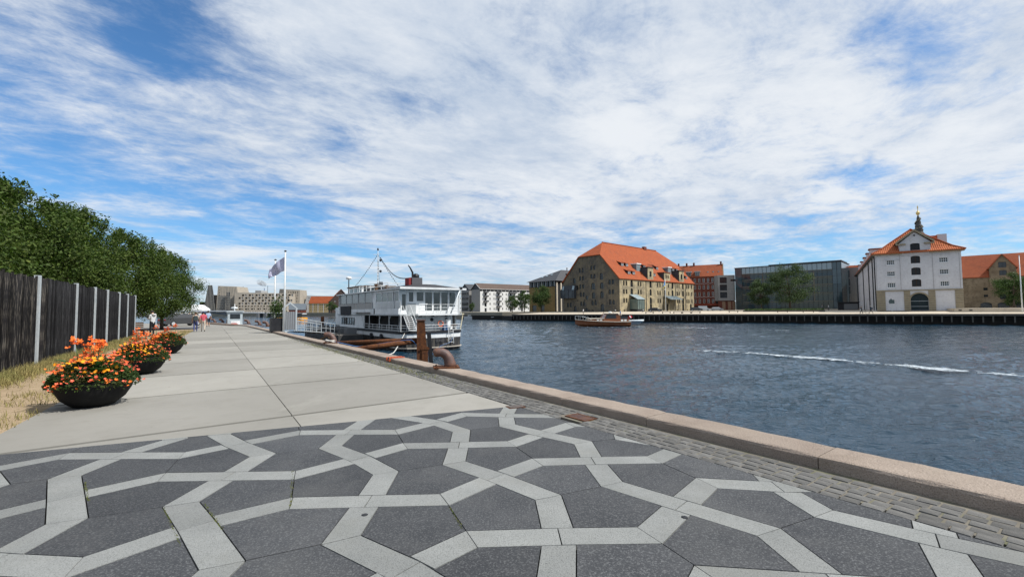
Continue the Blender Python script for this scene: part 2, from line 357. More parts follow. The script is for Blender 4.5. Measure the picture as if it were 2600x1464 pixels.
K2={(0,0):(1365,1172.8),(1,0):(1648.4,1358.7),(1,1):(1794,1226),(0,1):(1661,1167),(-1,0):(1298.6,1126.7),(-1,1):(1448,1078),(-2,0):(1178.4,1052),(0,-1):(1128,1268),(-1,-1):(1029,1131.8),(-2,-1):(1006.6,1096.6),(-2,-2):(761.4,1098.2),(-1,-2):(748.6,1206.4),(0,-2):(739,1277),(1,-1):(1197.6,1368),(-1,-3):(411,1211),(-2,-3):(462,1156),(0,-3):(186,1441.7),(-2,-4):(162.5,1157.7)}
def paving():
    A=[];b=[]
    for (i,j),p in CR.items():
        w=g(*p); A.append([i,j,1]); b.append([w.x,w.y])
    sol=np.linalg.lstsq(np.array(A,float),np.array(b),rcond=None)[0]
    aff=lambda i,j:np.array([i,j,1.])@sol
    seen={k:np.array(g(*p).xy) for k,p in CR.items()}
    cross=lambda i,j:seen.get((i,j),aff(i,j))
    # kink offset of the regular pattern
    s=.20
    def kink1(i,j):      # between (i,j) and (i+1,j)
        if (i,j) in K1: return np.array(g(*K1[i,j]).xy)
        c=(j if (i+j)%2==0 else j-1)+.5      # the cell that holds it
        return aff(i+.5, c+(-s if (i+j)%2==0 else s))
    def kink2(i,j):
        if (i,j) in K2: return np.array(g(*K2[i,j]).xy)
        c=(i if (i+j)%2==1 else i-1)+.5
        return aff(c+(-s if (i+j)%2==1 else s), j+.5)
    W=.118; J=.0045
    pieces=[]
    def off(P,ds):
        """inset a CCW polygon, one distance per edge"""
        n=len(P); out=[]
        L=[]
        for k in range(n):
            a,c=P[k],P[(k+1)%n]; d=(c-a)/np.linalg.norm(c-a); nr=np.array([-d[1],d[0]]); L.append((a+nr*ds[k],d))
        for k in range(n):
            (p1,d1),(p2,d2)=L[k-1],L[k]
            M_=np.array([d1,-d2]).T; t=np.linalg.solve(M_,p2-p1); out.append(tuple(p1+d1*t[0]))
        return out
    rng=range(-6,7)
    for i in rng:
        for j in rng:
            c00,c01,c10,c11=cross(i,j),cross(i,j+1),cross(i+1,j),cross(i+1,j+1)
            if (i+j)%2==0:     # left and right kinks lie inside this cell
                l,r=kink1(i,j),kink1(i,j+1); t,bt=kink2(i,j),kink2(i+1,j)
                polys=[([c00,l,r,c01,t],(1,0,1,1,1)),([l,c10,bt,c11,r],(1,1,1,1,0))]
            else:
                t,bt=kink2(i,j),kink2(i+1,j); l,r=kink1(i,j),kink1(i,j+1)
                polys=[([c00,l,c10,bt,t],(1,1,1,0,1)),([c01,t,bt,c11,r],(1,0,1,1,1))]
            for P,e in polys:
                ds=[W+J if k else J for k in e]
                if area([tuple(p) for p in P])<0:
                    P=P[::-1]; e=e[::-1]; ds=[W+J if k else J for k in (list(e[1:])+[e[0]])]
                pieces.append((off(P,ds),0))
    # light bands: a straight run of two halves through each crossing, the other direction butts against it
    def band(a,b,cut_a,cut_b):
        """quad around a-b ; cut_x=(point,dir) lines that end it"""
        d=(b-a)/np.linalg.norm(b-a); n=np.array([-d[1],d[0]]); w=W-J
        def hit(p,q,dq):
            M_=np.array([d,-dq]).T; t=np.linalg.solve(M_,q-p); return p+d*t[0]
        q=[hit(a-n*w,*cut_a),hit(a-n*w,*cut_b),hit(a+n*w,*cut_b),hit(a+n*w,*cut_a)]
        pieces.append(([tuple(p) for p in q],1))
    for i in rng:
        for j in rng:
            c=cross(i,j)
            arms={1:(kink1(i,j),cross(i+1,j)),-1:(kink1(i-1,j),cross(i-1,j)),2:(kink2(i,j),cross(i,j+1)),-2:(kink2(i,j-1),cross(i,j-1))}
            main=1 if (i+j)%2==0 else 2
            for k,(kp,nx) in arms.items():
                d=(kp-c)/np.linalg.norm(kp-c); d2=(nx-kp)/np.linalg.norm(nx-kp)
                bis=d-d2
                if np.linalg.norm(bis)<1e-3: bis=np.array([-d[1],d[0]])
                bis/=np.linalg.norm(bis)
                cb=(kp-d*J*.8,bis)
                md=arms[main][0]-arms[-main][0]; md=md/np.linalg.norm(md)
                if abs(k)==main: ca=(c+md*(1 if k>0 else -1)*J,np.array([-md[1],md[0]]))
                else:
                    mn=np.array([-md[1],md[0]])
                    sg=1 if mn@d>0 else -1
                    ca=(c+mn*sg*(W+J),md)
                band(c,kp,ca,cb)
    bed=meta(MB().prism([tuple(p.xy) for p in (qt(-9,-8),qt(4.42,-8),BA+BD*6.28-T*.02,BA-BD*9)],-.075,-.03).build('stone_paving',joint),kind='structure')
    n=Vector((-BD.y,BD.x,0)); k=0
    for poly,kind in pieces:
        poly=clip(poly,BA.x,BA.y,n.x,n.y)
        if len(poly)<3: continue
        e=T*4.42; poly=clip(poly,e.x,e.y,T.x,T.y)
        if len(poly)<3 or abs(area(poly))<.003: continue
        cx=sum(p[0] for p in poly)/len(poly); cy=sum(p[1] for p in poly)/len(poly)
        if cy<-.6 or cx<-7.5 or abs(area(poly))>3: continue
        if area(poly)<0: poly=poly[::-1]
        dz=random.uniform(-.0012,.0012)
        MB().prism(poly,-.05,.004+dz).build('dark_paving_stone' if kind==0 else 'light_paving_stone',dark_granite if kind==0 else light_granite,bed)
paving()
# ------------------------------------------------------------------ setts beside the kerb
def setts():
    bed=meta(MB().prism([tuple(p.xy) for p in (qt(4.425,-8),qt(KT,-8),qt(KT,51),qt(5.0,51))],-.06,-.007).build('sett_gutter',sand_joint),kind='structure')
    kinds=[]
    for k in range(4):
        l=.118+.018*k; b=MB(); x,y=l/2,.054
        pts=[(-x,-y),(x,-y*random.uniform(.85,1.05)),(x*random.uniform(.94,1.02),y),(-x*random.uniform(.94,1.02),y*random.uniform(.88,1.05))]
        b.prism(pts,-.05,.0); b2=MB(); b2.prism([(p[0],p[1]) for p in pts],-.05,-.008).prism([(p[0]*.995,p[1]*.99) for p in pts],-.0081,.001,inset=.07)
        kinds.append((l,b2))
    meshes=[(l,b.mesh('sett',sett_stone)) for l,b in kinds]
    places=[]
    s=-1.5
    for row in range(6):
        s=-1.5+random.random()*.1
        while s<46:
            k=random.randrange(4); l=kinds[k][0]
            t0=4.44 if s<8 else cob(s)+.02
            tt=t0+.058+row*.119+random.uniform(-.004,.004)
            if tt<KT-.04 and not (abs(tt-4.66)<.17 and abs(s-4.75)<.24): places.append((tt,s+l/2,k))
            s+=l+.010
    def dist(p): v=qt(p[0],p[1]); return v.length if v.y>1.9 and v.x/v.y<1.2 else 99+abs(p[1])
    places.sort(key=dist)
    for t,s,k in places[:300]:
        p=qt(t,s,random.uniform(-.006,.003)); link('sett',meshes[k][1],bed,p,(random.uniform(-.02,.02),random.uniform(-.02,.02),QANG+math.pi/2+random.uniform(-.03,.03)))
    rest=MB()
    for t,s,k in places[300:]:
        c,sn=math.cos(QANG+math.pi/2),math.sin(QANG+math.pi/2); p=qt(t,s); src=kinds[k][1]; dz=random.uniform(-.006,.003)
        rest.add([(p.x+v[0]*c-v[1]*sn,p.y+v[0]*sn+v[1]*c,v[2]+dz) for v in src.v],src.f)
    o=rest.build('far_setts',sett_stone,bed); o['kind']='stuff'
    # grass in the joints
    vs=[];fs=[]
    for _ in range(2600):
        s=random.choice([random.gauss(11.5,1.2),random.gauss(16,2.2),random.uniform(8,30),random.gauss(22,2)]); t=random.gauss(4.75,.15)+.02*max(0,s-20)*.3
        p=qt(t,s); h=random.uniform(.015,.045); a=random.random()*6.28; w=.006
        o=len(vs); dx,dy=math.cos(a)*w,math.sin(a)*w; lx,ly=random.uniform(-.02,.02),random.uniform(-.02,.02)
        vs+=[(p.x-dx,p.y-dy,-.005),(p.x+dx,p.y+dy,-.005),(p.x+lx,p.y+ly,h)]; fs.append((o,o+1,o+2))
    me=fastmesh('joint_grass',vs,fs,M('joint_grass',(.10,.13,.03),(.22,.20,.07),6,rough=.8)); o=link('joint_grass',me); meta(o,'low tufts of green grass growing between the setts along the kerb','grass',kind='stuff')
setts()
# ------------------------------------------------------------------ kerb of granite blocks
def kerb():
    bed=meta(B(0,1,0,1,0,1).build('kerb',wallstone),kind='structure')
    bed.data.clear_geometry(); bed.data.from_pydata([tuple(qt(KT+.1,-8,-.1)),tuple(qt(KT+.4,-8,-.1)),tuple(qt(KT+.4,50,-.1)),tuple(qt(KT+.1,50,-.1))],[],[(0,1,2,3)])
    send=KB.x*Q.x+KB.y*Q.y
    s=-3.2; cuts=[]
    while s<send:
        l=random.uniform(1.55,2.35); cuts.append((s,min(s+l,send))); s+=l
    for s0,s1 in cuts:
        n=10; b=MB(); L=s1-s0-.009
        prof=[(0,-.10),(0.0,KH-.03),(.012,KH-.008),(.035,KH),(KW-.03,KH-random.uniform(-.002,.008)),(KW-.006,KH-.012),(KW,KH-.04),(KW,-.30)]
        k=len(prof); vs=[]
        for i in range(n+1):
            x=L*i/n
            e=.006 if i in (0,n) else 0
            for j,(t,z) in enumerate(prof):
                jt=random.uniform(-.009,.011) if j in (2,3) else (random.uniform(-.03,.014) if j in (4,5,6) else 0)
                vs.append((t+jt,x,z-(e if j in (2,3,4,5) else 0)+random.uniform(-.003,.003)*(j in (3,4))))
        fs=[(i*k+j,i*k+j+1,(i+1)*k+j+1,(i+1)*k+j) for i in range(n) for j in range(k-1)]
        fs=[f[::-1] for f in fs]+[list(range(k)),[n*k+j for j in range(k)][::-1]]
        b.add(vs,fs); b.build('kerb_stone',kerb_granite,bed,loc=qt(KT,s0),rot=(random.uniform(-.002,.002),random.uniform(-.004,.004),QANG))
    d=(edge2-edge1); n=12
    for i in range(n):
        a=edge1+d*(i/n); b=edge1+d*((i+.985)/n); nr=Vector((d.y,-d.x,0)).normalized()*.52
        q=[a-nr,a,b,b-nr]
        MB().prism([(p.x,p.y) for p in q][::-1] if area([(p.x,p.y) for p in q])<0 else [(p.x,p.y) for p in q],-.2,KH).build('kerb_stone',kerb_granite,bed)
kerb()
# drain grate in the gutter and a small cover plate
def drain():
    e=empty('drain_grate',g(1475,1059,.0),QANG,'rusty slotted drain grate set in the setts','drain')
    f=MB(); f.box(-.13,.13,-.21,-.185,-.02,.008).box(-.13,.13,.185,.21,-.02,.008).box(-.13,-.105,-.185,.185,-.02,.008).box(.105,.13,-.185,.185,-.02,.008); f.build('frame',rust,e)
    for k in range(9): B(-.104,.104,-.175+k*.0415,-.155+k*.0415,-.015,.006).build('bar',rust_iron,e)
    B(-.104,.104,-.184,.184,-.06,-.03).build('pit',joint,e)
    e=empty('cover_plate',g(1309,1032,.005),math.atan2(BD.y,BD.x),'small rusty square cover plate at the corner of the stone paving','cover')
    B(-.14,.14,-.10,.10,-.02,.004).build('frame',rust,e); B(-.12,.12,-.08,.08,.0045,.009).build('lid',M('dark_lid',(.07,.06,.055),(.12,.10,.09),12),e)
drain()
def moss():
    vs=[];fs=[]; rs=np.random.RandomState(4)
    for a,b in (((743,1194),(737,1290)),((518,1278),(566,1345)),((415,1290),(460,1390)),((1142,1287),(1172,1342)),((216,1225),(224,1272))):
        A,C=g(*a),g(*b)
        for _ in range(130):
            q=A.lerp(C,rs.rand()); s=rs.uniform(.003,.011); t=rs.uniform(0,6.28); o=len(vs); x,y=q.x+rs.normal(0,.004),q.y+rs.normal(0,.004)
            vs+=[(x-s*math.cos(t),y-s*math.sin(t),-.004),(x+s*math.cos(t),y+s*math.sin(t),-.004),(x+rs.normal(0,.004),y+rs.normal(0,.004),.004+rs.uniform(0,.012))]; fs.append((o,o+1,o+2))
    o=link('joint_moss',fastmesh('joint_moss',vs,fs,M('moss',(.07,.10,.02),(.14,.14,.04),20))); meta(o,'thin green moss in a few joints of the patterned stone paving','moss',kind='stuff')
    for i,(u,v) in enumerate(((926,1306),(1738,1312))):
        e=empty('paving_stud',g(u,v,.0045),0,['dark round stud in the pale band left of the picture centre','dark round stud in the pale band right of the picture centre'][i],'stud'); MB().lathe([(.022,0),(.02,.004),(.012,.006)],12).build('cap',M('dark_stud',(.03,.032,.036)),e); MB().lathe([(.026,-.002),(.026,.001)],12).build('rim',M('dark_stud',(.03,.032,.036)),e)
moss()
# ------------------------------------------------------------------ building kit
class Face:
    """a wall plane of a building: x runs left to right seen from outside, z up; 'lean' tilts it backwards"""
    def __init__(s,parent,ox,oy,ang,oz=0,lean=0): s.p=parent; s.o=(ox,oy,oz); s.a=ang; s.c=math.cos(ang); s.n=math.sin(ang); s.lean=lean
    def pt(s,x,z,d=0):
        d=d+z*s.lean; return (s.o[0]+x*s.c-d*s.n,s.o[1]+x*s.n+d*s.c,s.o[2]+z)
    def wall(s,outline,holes,mat,depth=.22,name='wall',parent=None,d0=0):
        xs=sorted({p[0] for p in outline}|{h[0] for h in holes}|{h[1] for h in holes}); zs=sorted({p[1] for p in outline}|{h[2] for h in holes}|{h[3] for h in holes})
        b=MB(); ed=[(outline[i],outline[(i+1)%len(outline)]) for i in range(len(outline))]
        if area(outline)<0: ed=[(q,p) for p,q in ed]
        for i in range(len(xs)-1):
            for j in range(len(zs)-1):
                cx,cz=(xs[i]+xs[i+1])/2,(zs[j]+zs[j+1])/2
                if any(h[0]<cx<h[1] and h[2]<cz<h[3] for h in holes): continue
                P=[(xs[i],zs[j]),(xs[i+1],zs[j]),(xs[i+1],zs[j+1]),(xs[i],zs[j+1])]
                for p,q in ed:
                    P=clip(P,p[0],p[1],q[1]-p[1],p[0]-q[0])
                    if len(P)<3: break
                if len(P)>2 and abs(area(P))>1e-5: b.add([s.pt(x,z,d0) for x,z in P],[list(range(len(P)))])
        for h in holes:
            x0,x1,z0,z1=h[:4]
            for A,C in (((x0,z0),(x1,z0)),((x1,z0),(x1,z1)),((x1,z1),(x0,z1)),((x0,z1),(x0,z0))):
                b.add([s.pt(*A,d0),s.pt(*C,d0),s.pt(*C,d0+depth),s.pt(*A,d0+depth)],[(0,1,2,3)])
            if len(h)>4 and h[4]:
                w=(x1-x0)/2; cx=(x0+x1)/2; r=min(w,(z1-z0)*.5)*h[4]; n=5
                for sg in (-1,1):
                    arc=[(cx+sg*w*math.cos(t),z1-r+r*math.sin(t)) for t in [math.pi/2*k/n for k in range(n+1)]]
                    P=[(cx+sg*w,z1)]+arc
                    if sg>0: P=P[::-1]
                    b.add([s.pt(x,z,d0+.012) for x,z in P],[list(range(len(P)))])
        return b.build(name,mat,parent or s.p)
    def window(s,h,style,depth=.2,name='window',parent=None):
        x0,x1,z0,z1=h[:4]; w,hh=round(x1-x0,3),round(z1-z0,3); key=(w,hh,style,depth)
        if key not in WCACHE:
            fm,pm,nx,nz,t=WSTYLE[style]; f=MB(); y0,y1=depth-.10,depth-.02
            for a,c,e,q in ((0,t,0,hh),(w-t,w,0,hh),(t,w-t,0,t),(t,w-t,hh-t,hh)): f.box(a,c,y0,y1,e,q)
            for k in range(1,nx): f.box(w*k/nx-t*.4,w*k/nx+t*.4,y0+.003,y1-.003,t,hh-t)
            for k in range(1,nz): f.box(t,w-t,y0+.006,y1-.006,hh*k/nz-t*.35,hh*k/nz+t*.35)
            WCACHE[key]=(f.mesh(name,fm),B(.002,w-.002,depth-.018,depth+.02,.002,hh-.002).mesh('pane',pm))
        f,p=WCACHE[key]; x,y,z=s.pt(x0,z0,0)
        rot=(-math.atan(s.lean) if s.lean else 0,0,s.a)
        o=link(name,f,parent or s.p,(x,y,z),rot); link('pane',p,o); return o
    def bx(s,name,x0,x1,z0,z1,d0,d1,mat,parent=None):
        v=[s.pt(x,z,d) for d in (d0,d1) for x,z in ((x0,z0),(x1,z0),(x1,z1),(x0,z1))]
        return MB().add(v,[(0,1,2,3),(7,6,5,4),(0,4,5,1),(1,5,6,2),(2,6,7,3),(3,7,4,0)]).build(name,mat,parent or s.p)
    def poly(s,name,P,d0,d1,mat,parent=None):
        n=len(P); v=[s.pt(x,z,d0) for x,z in P]+[s.pt(x,z,d1) for x,z in P]
        return MB().add(v,[list(range(n)),[i+n for i in range(n)][::-1]]+[(i,(i+1)%n,(i+1)%n+n,i+n) for i in range(n)]).build(name,mat,parent or s.p)
WCACHE={}
glass_dark=M('dark_window_glass',(.012,.016,.02),(.03,.036,.042),.35,rough=.08,spec=.6)
glass_blue=M('tinted_facade_glass',(.012,.026,.034),(.025,.045,.055),.12,rough=.06,spec=.8)
glass_pale=M('pale_roof_glass',(.22,.30,.34),(.30,.38,.42),.1,rough=.15,spec=.6)
frame_dark=M('dark_window_frame',(.03,.032,.035))
frame_stone=M('sandstone_frame',(.34,.29,.20),(.26,.22,.16),3)
frame_timber=M('brown_timber',(.09,.05,.028),(.06,.035,.02),5)
WSTYLE={'arch':(frame_dark,glass_dark,2,2,.07),'dark':(frame_dark,glass_dark,1,1,.07),'white':(white_paint,glass_dark,2,3,.07),'white1':(white_paint,glass_dark,1,2,.09),'shutter':(frame_timber,frame_dark,2,1,.08),'hole':(frame_dark,glass_dark,2,1,.05)}
def stone(name,c1,c2,c3,bs=1.0):
    """rubble and brick masonry: patchy colour, coursed joints"""
    m=M(name,c1,c2,.30,rough=.92,bump=.6,bscale=4,c3=c3,s3=1.6,a3=.9,lo=.42,hi=.58); stains(m,.8,tuple(x*.5 for x in c2),.53,.66,.75); stains(m,3.0,tuple(x*.45 for x in c1),.58,.68,.6)
    nt=m.node_tree; N=nt.nodes.new; L=nt.links.new; p=nt.nodes['Principled BSDF']
    br=N('ShaderNodeTexBrick'); tc=N('ShaderNodeTexCoord'); mp=N('ShaderNodeMapping'); mp.inputs['Rotation'].default_value=(R(90),0,0); L(tc.outputs['Object'],mp.inputs[0]); L(mp.outputs[0],br.inputs['Vector'])
    br.inputs['Scale'].default_value=2.2*bs; br.inputs['Color1'].default_value=(1,1,1,1); br.inputs['Color2'].default_value=(.66,.66,.68,1); br.inputs['Mortar'].default_value=(.55,.53,.5,1); br.inputs['Mortar Size'].default_value=.03
    mx=N('ShaderNodeMix'); mx.data_type='RGBA'; mx.blend_type='MULTIPLY'; mx.inputs['Factor'].default_value=.45
    src=p.inputs['Base Color'].links[0].from_socket; L(src,mx.inputs['A']); L(br.outputs[0],mx.inputs['B']); L(mx.outputs['Result'],p.inputs['Base Color'])
    return m
def tiles(name,c1,c2,ax='X',sc=5,amt=.5):
    """pantile roof: ribs down the slope and courses across, as relief"""
    m=M(name,c1,c2,.35,rough=.85,c3=(c1[0]*.55,c1[1]*.5,c1[2]*.6),s3=2.2,a3=.5,lo=.3,hi=.7)
    nt=m.node_tree; N=nt.nodes.new; L=nt.links.new; p=nt.nodes['Principled BSDF']; tc=N('ShaderNodeTexCoord')
    hs=[]
    for d,s in (('X',sc),('Z',sc*.8)):
        w=N('ShaderNodeTexWave'); w.bands_direction=d; w.inputs['Scale'].default_value=s*.32; L(tc.outputs['Object'],w.inputs['Vector']); hs.append(w.outputs['Fac'])
    ad=N('ShaderNodeMath'); ad.operation='ADD'; L(hs[0],ad.inputs[0]); L(hs[1],ad.inputs[1])
    b=N('ShaderNodeBump'); b.inputs['Strength'].default_value=amt; b.inputs['Distance'].default_value=.08; L(ad.outputs[0],b.inputs['Height']); L(b.outputs[0],p.inputs['Normal']); return m
rubble_g=stone('shade_toned_gable_masonry',(.175,.150,.110),(.105,.097,.085),(.27,.21,.115))  # greyer gable masonry, with the shade of the unlit side put into its colour
rubble=stone('warehouse_masonry',(.44,.365,.225),(.22,.19,.135),(.50,.43,.27))
rubble2=stone('old_brown_masonry',(.20,.155,.10),(.27,.215,.145),(.13,.10,.07))
redbrick=stone('red_brick',(.15,.050,.036),(.19,.065,.045),(.12,.04,.03),2.5)
redtile=tiles('orange_clay_tiles',(.335,.085,.030),(.29,.07,.026))
redtile2=tiles('weathered_clay_tiles',(.27,.075,.034),(.32,.09,.038))
redtile_w=tiles('chequered_clay_tiles',(.42,.125,.045),(.33,.09,.035),sc=2.6,amt=1)
for m_ in (redtile,redtile2,redtile_w): stains(m_,.5,(.16,.055,.03),.50,.72,.55); stains(m_,2.2,(.36,.16,.09),.60,.74,.5)
slate=M('dark_slate',(.045,.048,.055),(.065,.068,.075),1.5,rough=.6,bump=.2,bscale=8)
brown_roof=M('brown_roof_sheet',(.085,.062,.052),(.11,.08,.066),1,rough=.8,bump=.2,bscale=6)
plaster_grey=M('grey_white_plaster',(.52,.51,.52),(.60,.59,.595),.35,rough=.9,bump=.15,bscale=8,c3=(.33,.30,.28),s3=2.2,a3=.35)
plaster_white=M('white_render',(.62,.62,.60),(.55,.55,.54),.4,rough=.85)
sandstone=M('sandstone',(.31,.26,.175),(.24,.20,.14),1.4,rough=.9,bump=.3,bscale=7)
ochre=M('ochre_brick',(.22,.155,.065),(.18,.125,.055),1.1,rough=.9)
grey_panel=M('grey_panel',(.27,.262,.25),(.23,.225,.218),1.3,rough=.8)
papir=M('sand_grey_cladding',(.31,.275,.225),(.25,.225,.19),.25,rough=.8)
papir2=M('pale_grey_cladding',(.33,.33,.325),(.28,.28,.28),.3,rough=.8)
def bld(name,x,y,d,label,z=0,group=None,cat='building'):
    """origin at front left corner, local x along direction d"""
    return empty(name,(x,y,z),math.atan2(d[1],d[0]),label,cat,group)
def faces(e,W,D):
    return Face(e,0,0,0),Face(e,0,D,-math.pi/2),Face(e,W,0,math.pi/2),Face(e,W,D,math.pi)   # front, left, right, back
def gable_roof(e,W,D,h,rise,mat,over=.3,axis='x',name='roof',t=.25):
    b=MB()
    if axis=='x': b.extrude([(-over,h-over*rise/(D/2)),(D/2,h+rise),(D+over,h-over*rise/(D/2)),(D+over,h-over*rise/(D/2)+t),(D/2,h+rise+t),(-over,h-over*rise/(D/2)+t)],'x',-over,W+over)
    else: b.extrude([(-over,h-over*rise/(W/2)),(W/2,h+rise),(W+over,h-over*rise/(W/2)),(W+over,h-over*rise/(W/2)+t),(W/2,h+rise+t),(-over,h-over*rise/(W/2)+t)],'y',-over,D+over)
    return b.build(name,mat,e)
# ------------------------------------------------------------------ far quay and plaza
FQ=Vector((35,134,0)); FD=Vector((.815,-.58,0)).normalized(); FN=Vector((.58,.815,0)).normalized()   # along, inland
def fq(t,n,z=0): return FQ+FD*t+FN*n+Vector((0,0,z))
plaza_mat=M('plaza_paving',(.42,.36,.28),(.50,.44,.35),.25,rough=.9,c3=(.33,.28,.22),s3=1.5,a3=.4)
far_soil=M('far_ground',(.20,.18,.14),(.27,.24,.19),.1,rough=.95)
def far_shore():
    P=[fq(-43,.3),fq(150,.3),fq(150,26),fq(-43,26)]
    b=MB(); z=[.08,.08,.75,.75]; b.add([(p.x,p.y,zz) for p,zz in zip(P,z)],[(0,1,2,3)])
    meta(b.build('far_quay_paving',plaza_mat),kind='structure')
    poly=[fq(-43,25.9),fq(150,25.9),fq(400,400),Vector((400,2000,0)),Vector((-1200,2000,0)),Vector((-1200,560,0)),Vector((-330,478,0)),Vector((-215,440,0)),Vector((-150,400,0)),Vector((-70,320,0)),Vector((-24,214,0)),Vector((-4,178,0))]
    meta(MB().prism([(p.x,p.y) for p in poly],-3,.74).build('far_shore',far_soil),kind='structure')
    w=empty('far_quay_wall',fq(0,0),math.atan2(FD.y,FD.x)); w['kind']='structure'
    timber=M('dark_wet_timber',(.010,.009,.008),(.020,.017,.014),1.5,rough=.85); cap=M('weathered_cap_beam',(.085,.075,.065),(.13,.115,.10),1.2,rough=.85)
    post=M('grey_timber_post',(.12,.11,.095),(.07,.063,.055),3,rough=.85)
    B(-43.2,150,.45,.9,-3,.06).build('back_wall',timber,w)
    B(-43.2,150,0,.6,-.34,.105).build('cap_beam',cap,w)
    B(-43.2,150,.25,.44,-1.0,-.72).build('waling',timber,w)
    pm=MB().box(-.11,.11,.02,.22,-1.62,-.36).mesh('fender_post',post)
    x=-42.5
    while x<128:
        link('fender_post',pm,w,(x+random.uniform(-.08,.08),0,random.uniform(-.1,.05)),(0,random.uniform(-.02,.02),0)); x+=1.52
    ld=empty('quay_ladder',fq(68+41,-.02,0),math.atan2(FD.y,FD.x),'rusty steel ladder on the far quay wall near the right edge','ladder')
    for sx in (-.3,.3): B(sx-.04,sx+.04,-.1,-.02,-2.3,.25).build('stile',rust,ld)
    for k in range(8): B(-.258,.258,-.085,-.035,-2.1+k*.3,-2.06+k*.3).build('rung',galv,ld)
    # lower bank left of the plaza
    A=[Vector((-24,213.6,0)),Vector((-4.2,177.6,0)),fq(-43,-.2),fq(-43,.4),fq(-42,30)]
    meta(MB().prism([(p.x,p.y) for p in A],-3,-.55).build('canal_bank',timber),kind='structure')
far_shore()
# ------------------------------------------------------------------ big stone warehouse with orange roof
def warehouse():
    X0,Y0=38.7,160; fd=Vector((.74,.67,0)).normalized()
    W,D,H,HK,HR=57,26.6,12.5,21.5,27.4     # length, depth, eaves, half-hip foot, ridge
    e=bld('stone_warehouse',X0,Y0,fd,'large old stone warehouse with half-hipped orange tile roof facing the harbour',.7)
    fr,lf,rt,bk=faces(e,W,D)
    holes=[]; kinds=[]
    def add(x,z,w,h,a=1,st='arch'): holes.append((x-w/2,x+w/2,z,z+h,a)); kinds.append(st)
    rows=(1.5,5.2,8.9)
    # front: bays between loading doors
    for z in (3.3,6.5,9.6):
        for c in (3.6,13.2,27.3,43.0,51.5,56.0):
            if z==3.3 and c in (13.2,): continue
            for dx in (-.85,.85):
                if 0.6<c+dx<W-.6: add(c+dx,z,.95,1.75)
        for c in (7.9,21.0,32.0,38.2,47.2):
            if z==3.3 and c in (32.0,38.2,7.9): continue
            add(c,z-.35,1.5,2.5)
        add(35.0,z,.9,1.6)
    for c in (21.0,33.5,47.2,54): add(c,.05,1.6,2.9)
    for c in (3,16,28,42,51): add(c,.15,.8,.6,0,'dark')
    fr.wall([(0,0),(W,0),(W,H),(0,H)],holes,rubble,.3)
    for h,k in zip(holes,kinds): fr.window(h,k,.3)
    # string course and downpipes
    for x in (17.6,30.3,40.4,49.3): fr.bx('downpipe',x-.09,x+.09,.2,H-.1,-.16,-.01,frame_dark)
    # gable to the water
    holes=[];kinds=[]
    gx=lambda zx:(zx-180)/825*D ; gz=lambda zy:(1095-zy)/505*H
    for zx,zy in ((425,420),(600,395),(430,545),(600,525),(855,630),(430,675),(340,690),(225,695),(855,775),(435,800),(610,935),(860,930),(440,945),(230,960)):
        for k in (0,1): add(gx(zx+18+k*44),gz(zy+58),1.05,1.75)
    for zx,zy,w,h in ((760,510,1.5,2.5),(355,555,1.3,2.2),(640,650,1.8,2.6),(765,655,1.6,2.3),(642,795,1.5,2.3),(765,790,1.5,2.4),(768,975,1.7,3.3),(365,1000,1.3,2.4),(538,1035,1.1,2.3)):
        add(gx(zx),gz(zy+h*40),w,h)
    for zx,zy in ((545,845),): add(gx(zx),gz(zy+60),1.3,1.6,0,'dark')
    for c in (12.6,14.6,19.5): add(c,.15,.8,.6,0,'dark')
    kx=(HK-H)/(HR-H)*D/2
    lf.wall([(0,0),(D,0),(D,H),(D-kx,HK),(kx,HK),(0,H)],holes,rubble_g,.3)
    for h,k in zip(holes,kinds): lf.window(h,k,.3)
    rt.wall([(0,0),(D,0),(D,H),(D-kx,HK),(kx,HK),(0,H)],[],rubble,.3); bk.wall([(0,0),(W,0),(W,H),(0,H)],[],rubble,.3)
    # roof: long slopes, half hips
    hx=8.2; o=.45; zz=H-o*(HR-H)/(D/2)
    b=MB(); V=[(-o,-o,zz),(W+o,-o,zz),(W+o,D+o,zz),(-o,D+o,zz),(-o,kx,HK),(-o,D-kx,HK),(W+o,kx,HK),(W+o,D-kx,HK),(hx,D/2,HR),(W-hx,D/2,HR)]
    b.add(V,[(0,1,6,9,8,4),(2,3,5,8,9,7),(4,8,5),(6,7,9)])
    rf=b.build('roof',redtile,e)
    sld=rf.modifiers.new('thickness','SOLIDIFY'); sld.thickness=.35; sld.offset=-1
    MB().tube([(hx,D/2,HR+.1),(W-hx,D/2,HR+.1)],.22,6).build('ridge',redtile2,rf)
    B(38,40,D/2-.6,D/2+.6,HR-.3,HR+1.0).build('chimney',redbrick,rf)
    sl=(HR-H)/(D/2)
    def dormer(x,z,w=1.7,h=1.15):
        y=(z-H)/sl; d=MB(); y1=(z+h+.5-H)/sl+1.2
        d.extrude([(y-.1,z),(y-.1,z+h),(y1+1.6,z+h+1.5),(y1+1.6,z)],'x',x-w/2,x+w/2); o_=d.build('dormer',frame_dark,rf)
        r=MB(); r.extrude([(y-.35,z+h-.02),(y-.35,z+h+.13),(y1+2.4,z+h+2.25),(y1+2.4,z+h+2.05)],'x',x-w/2-.25,x+w/2+.25); r.build('dormer_roof',redtile,rf)
        f=Face(rf,x-w/2,y-.16,0,z); f.window((.12,w-.12,.1,h-.05,0),'white',.05,'dormer_window',rf)
    for x,z in ((8.2,17.3),(11.3,17.3),(8.2,14.0),(11.3,14.0),(23.8,17.3),(26.2,14.0),(33.6,17.3),(47,17.3),(50.5,17.3),(49,14.0),(53,14.0)): dormer(x,z)
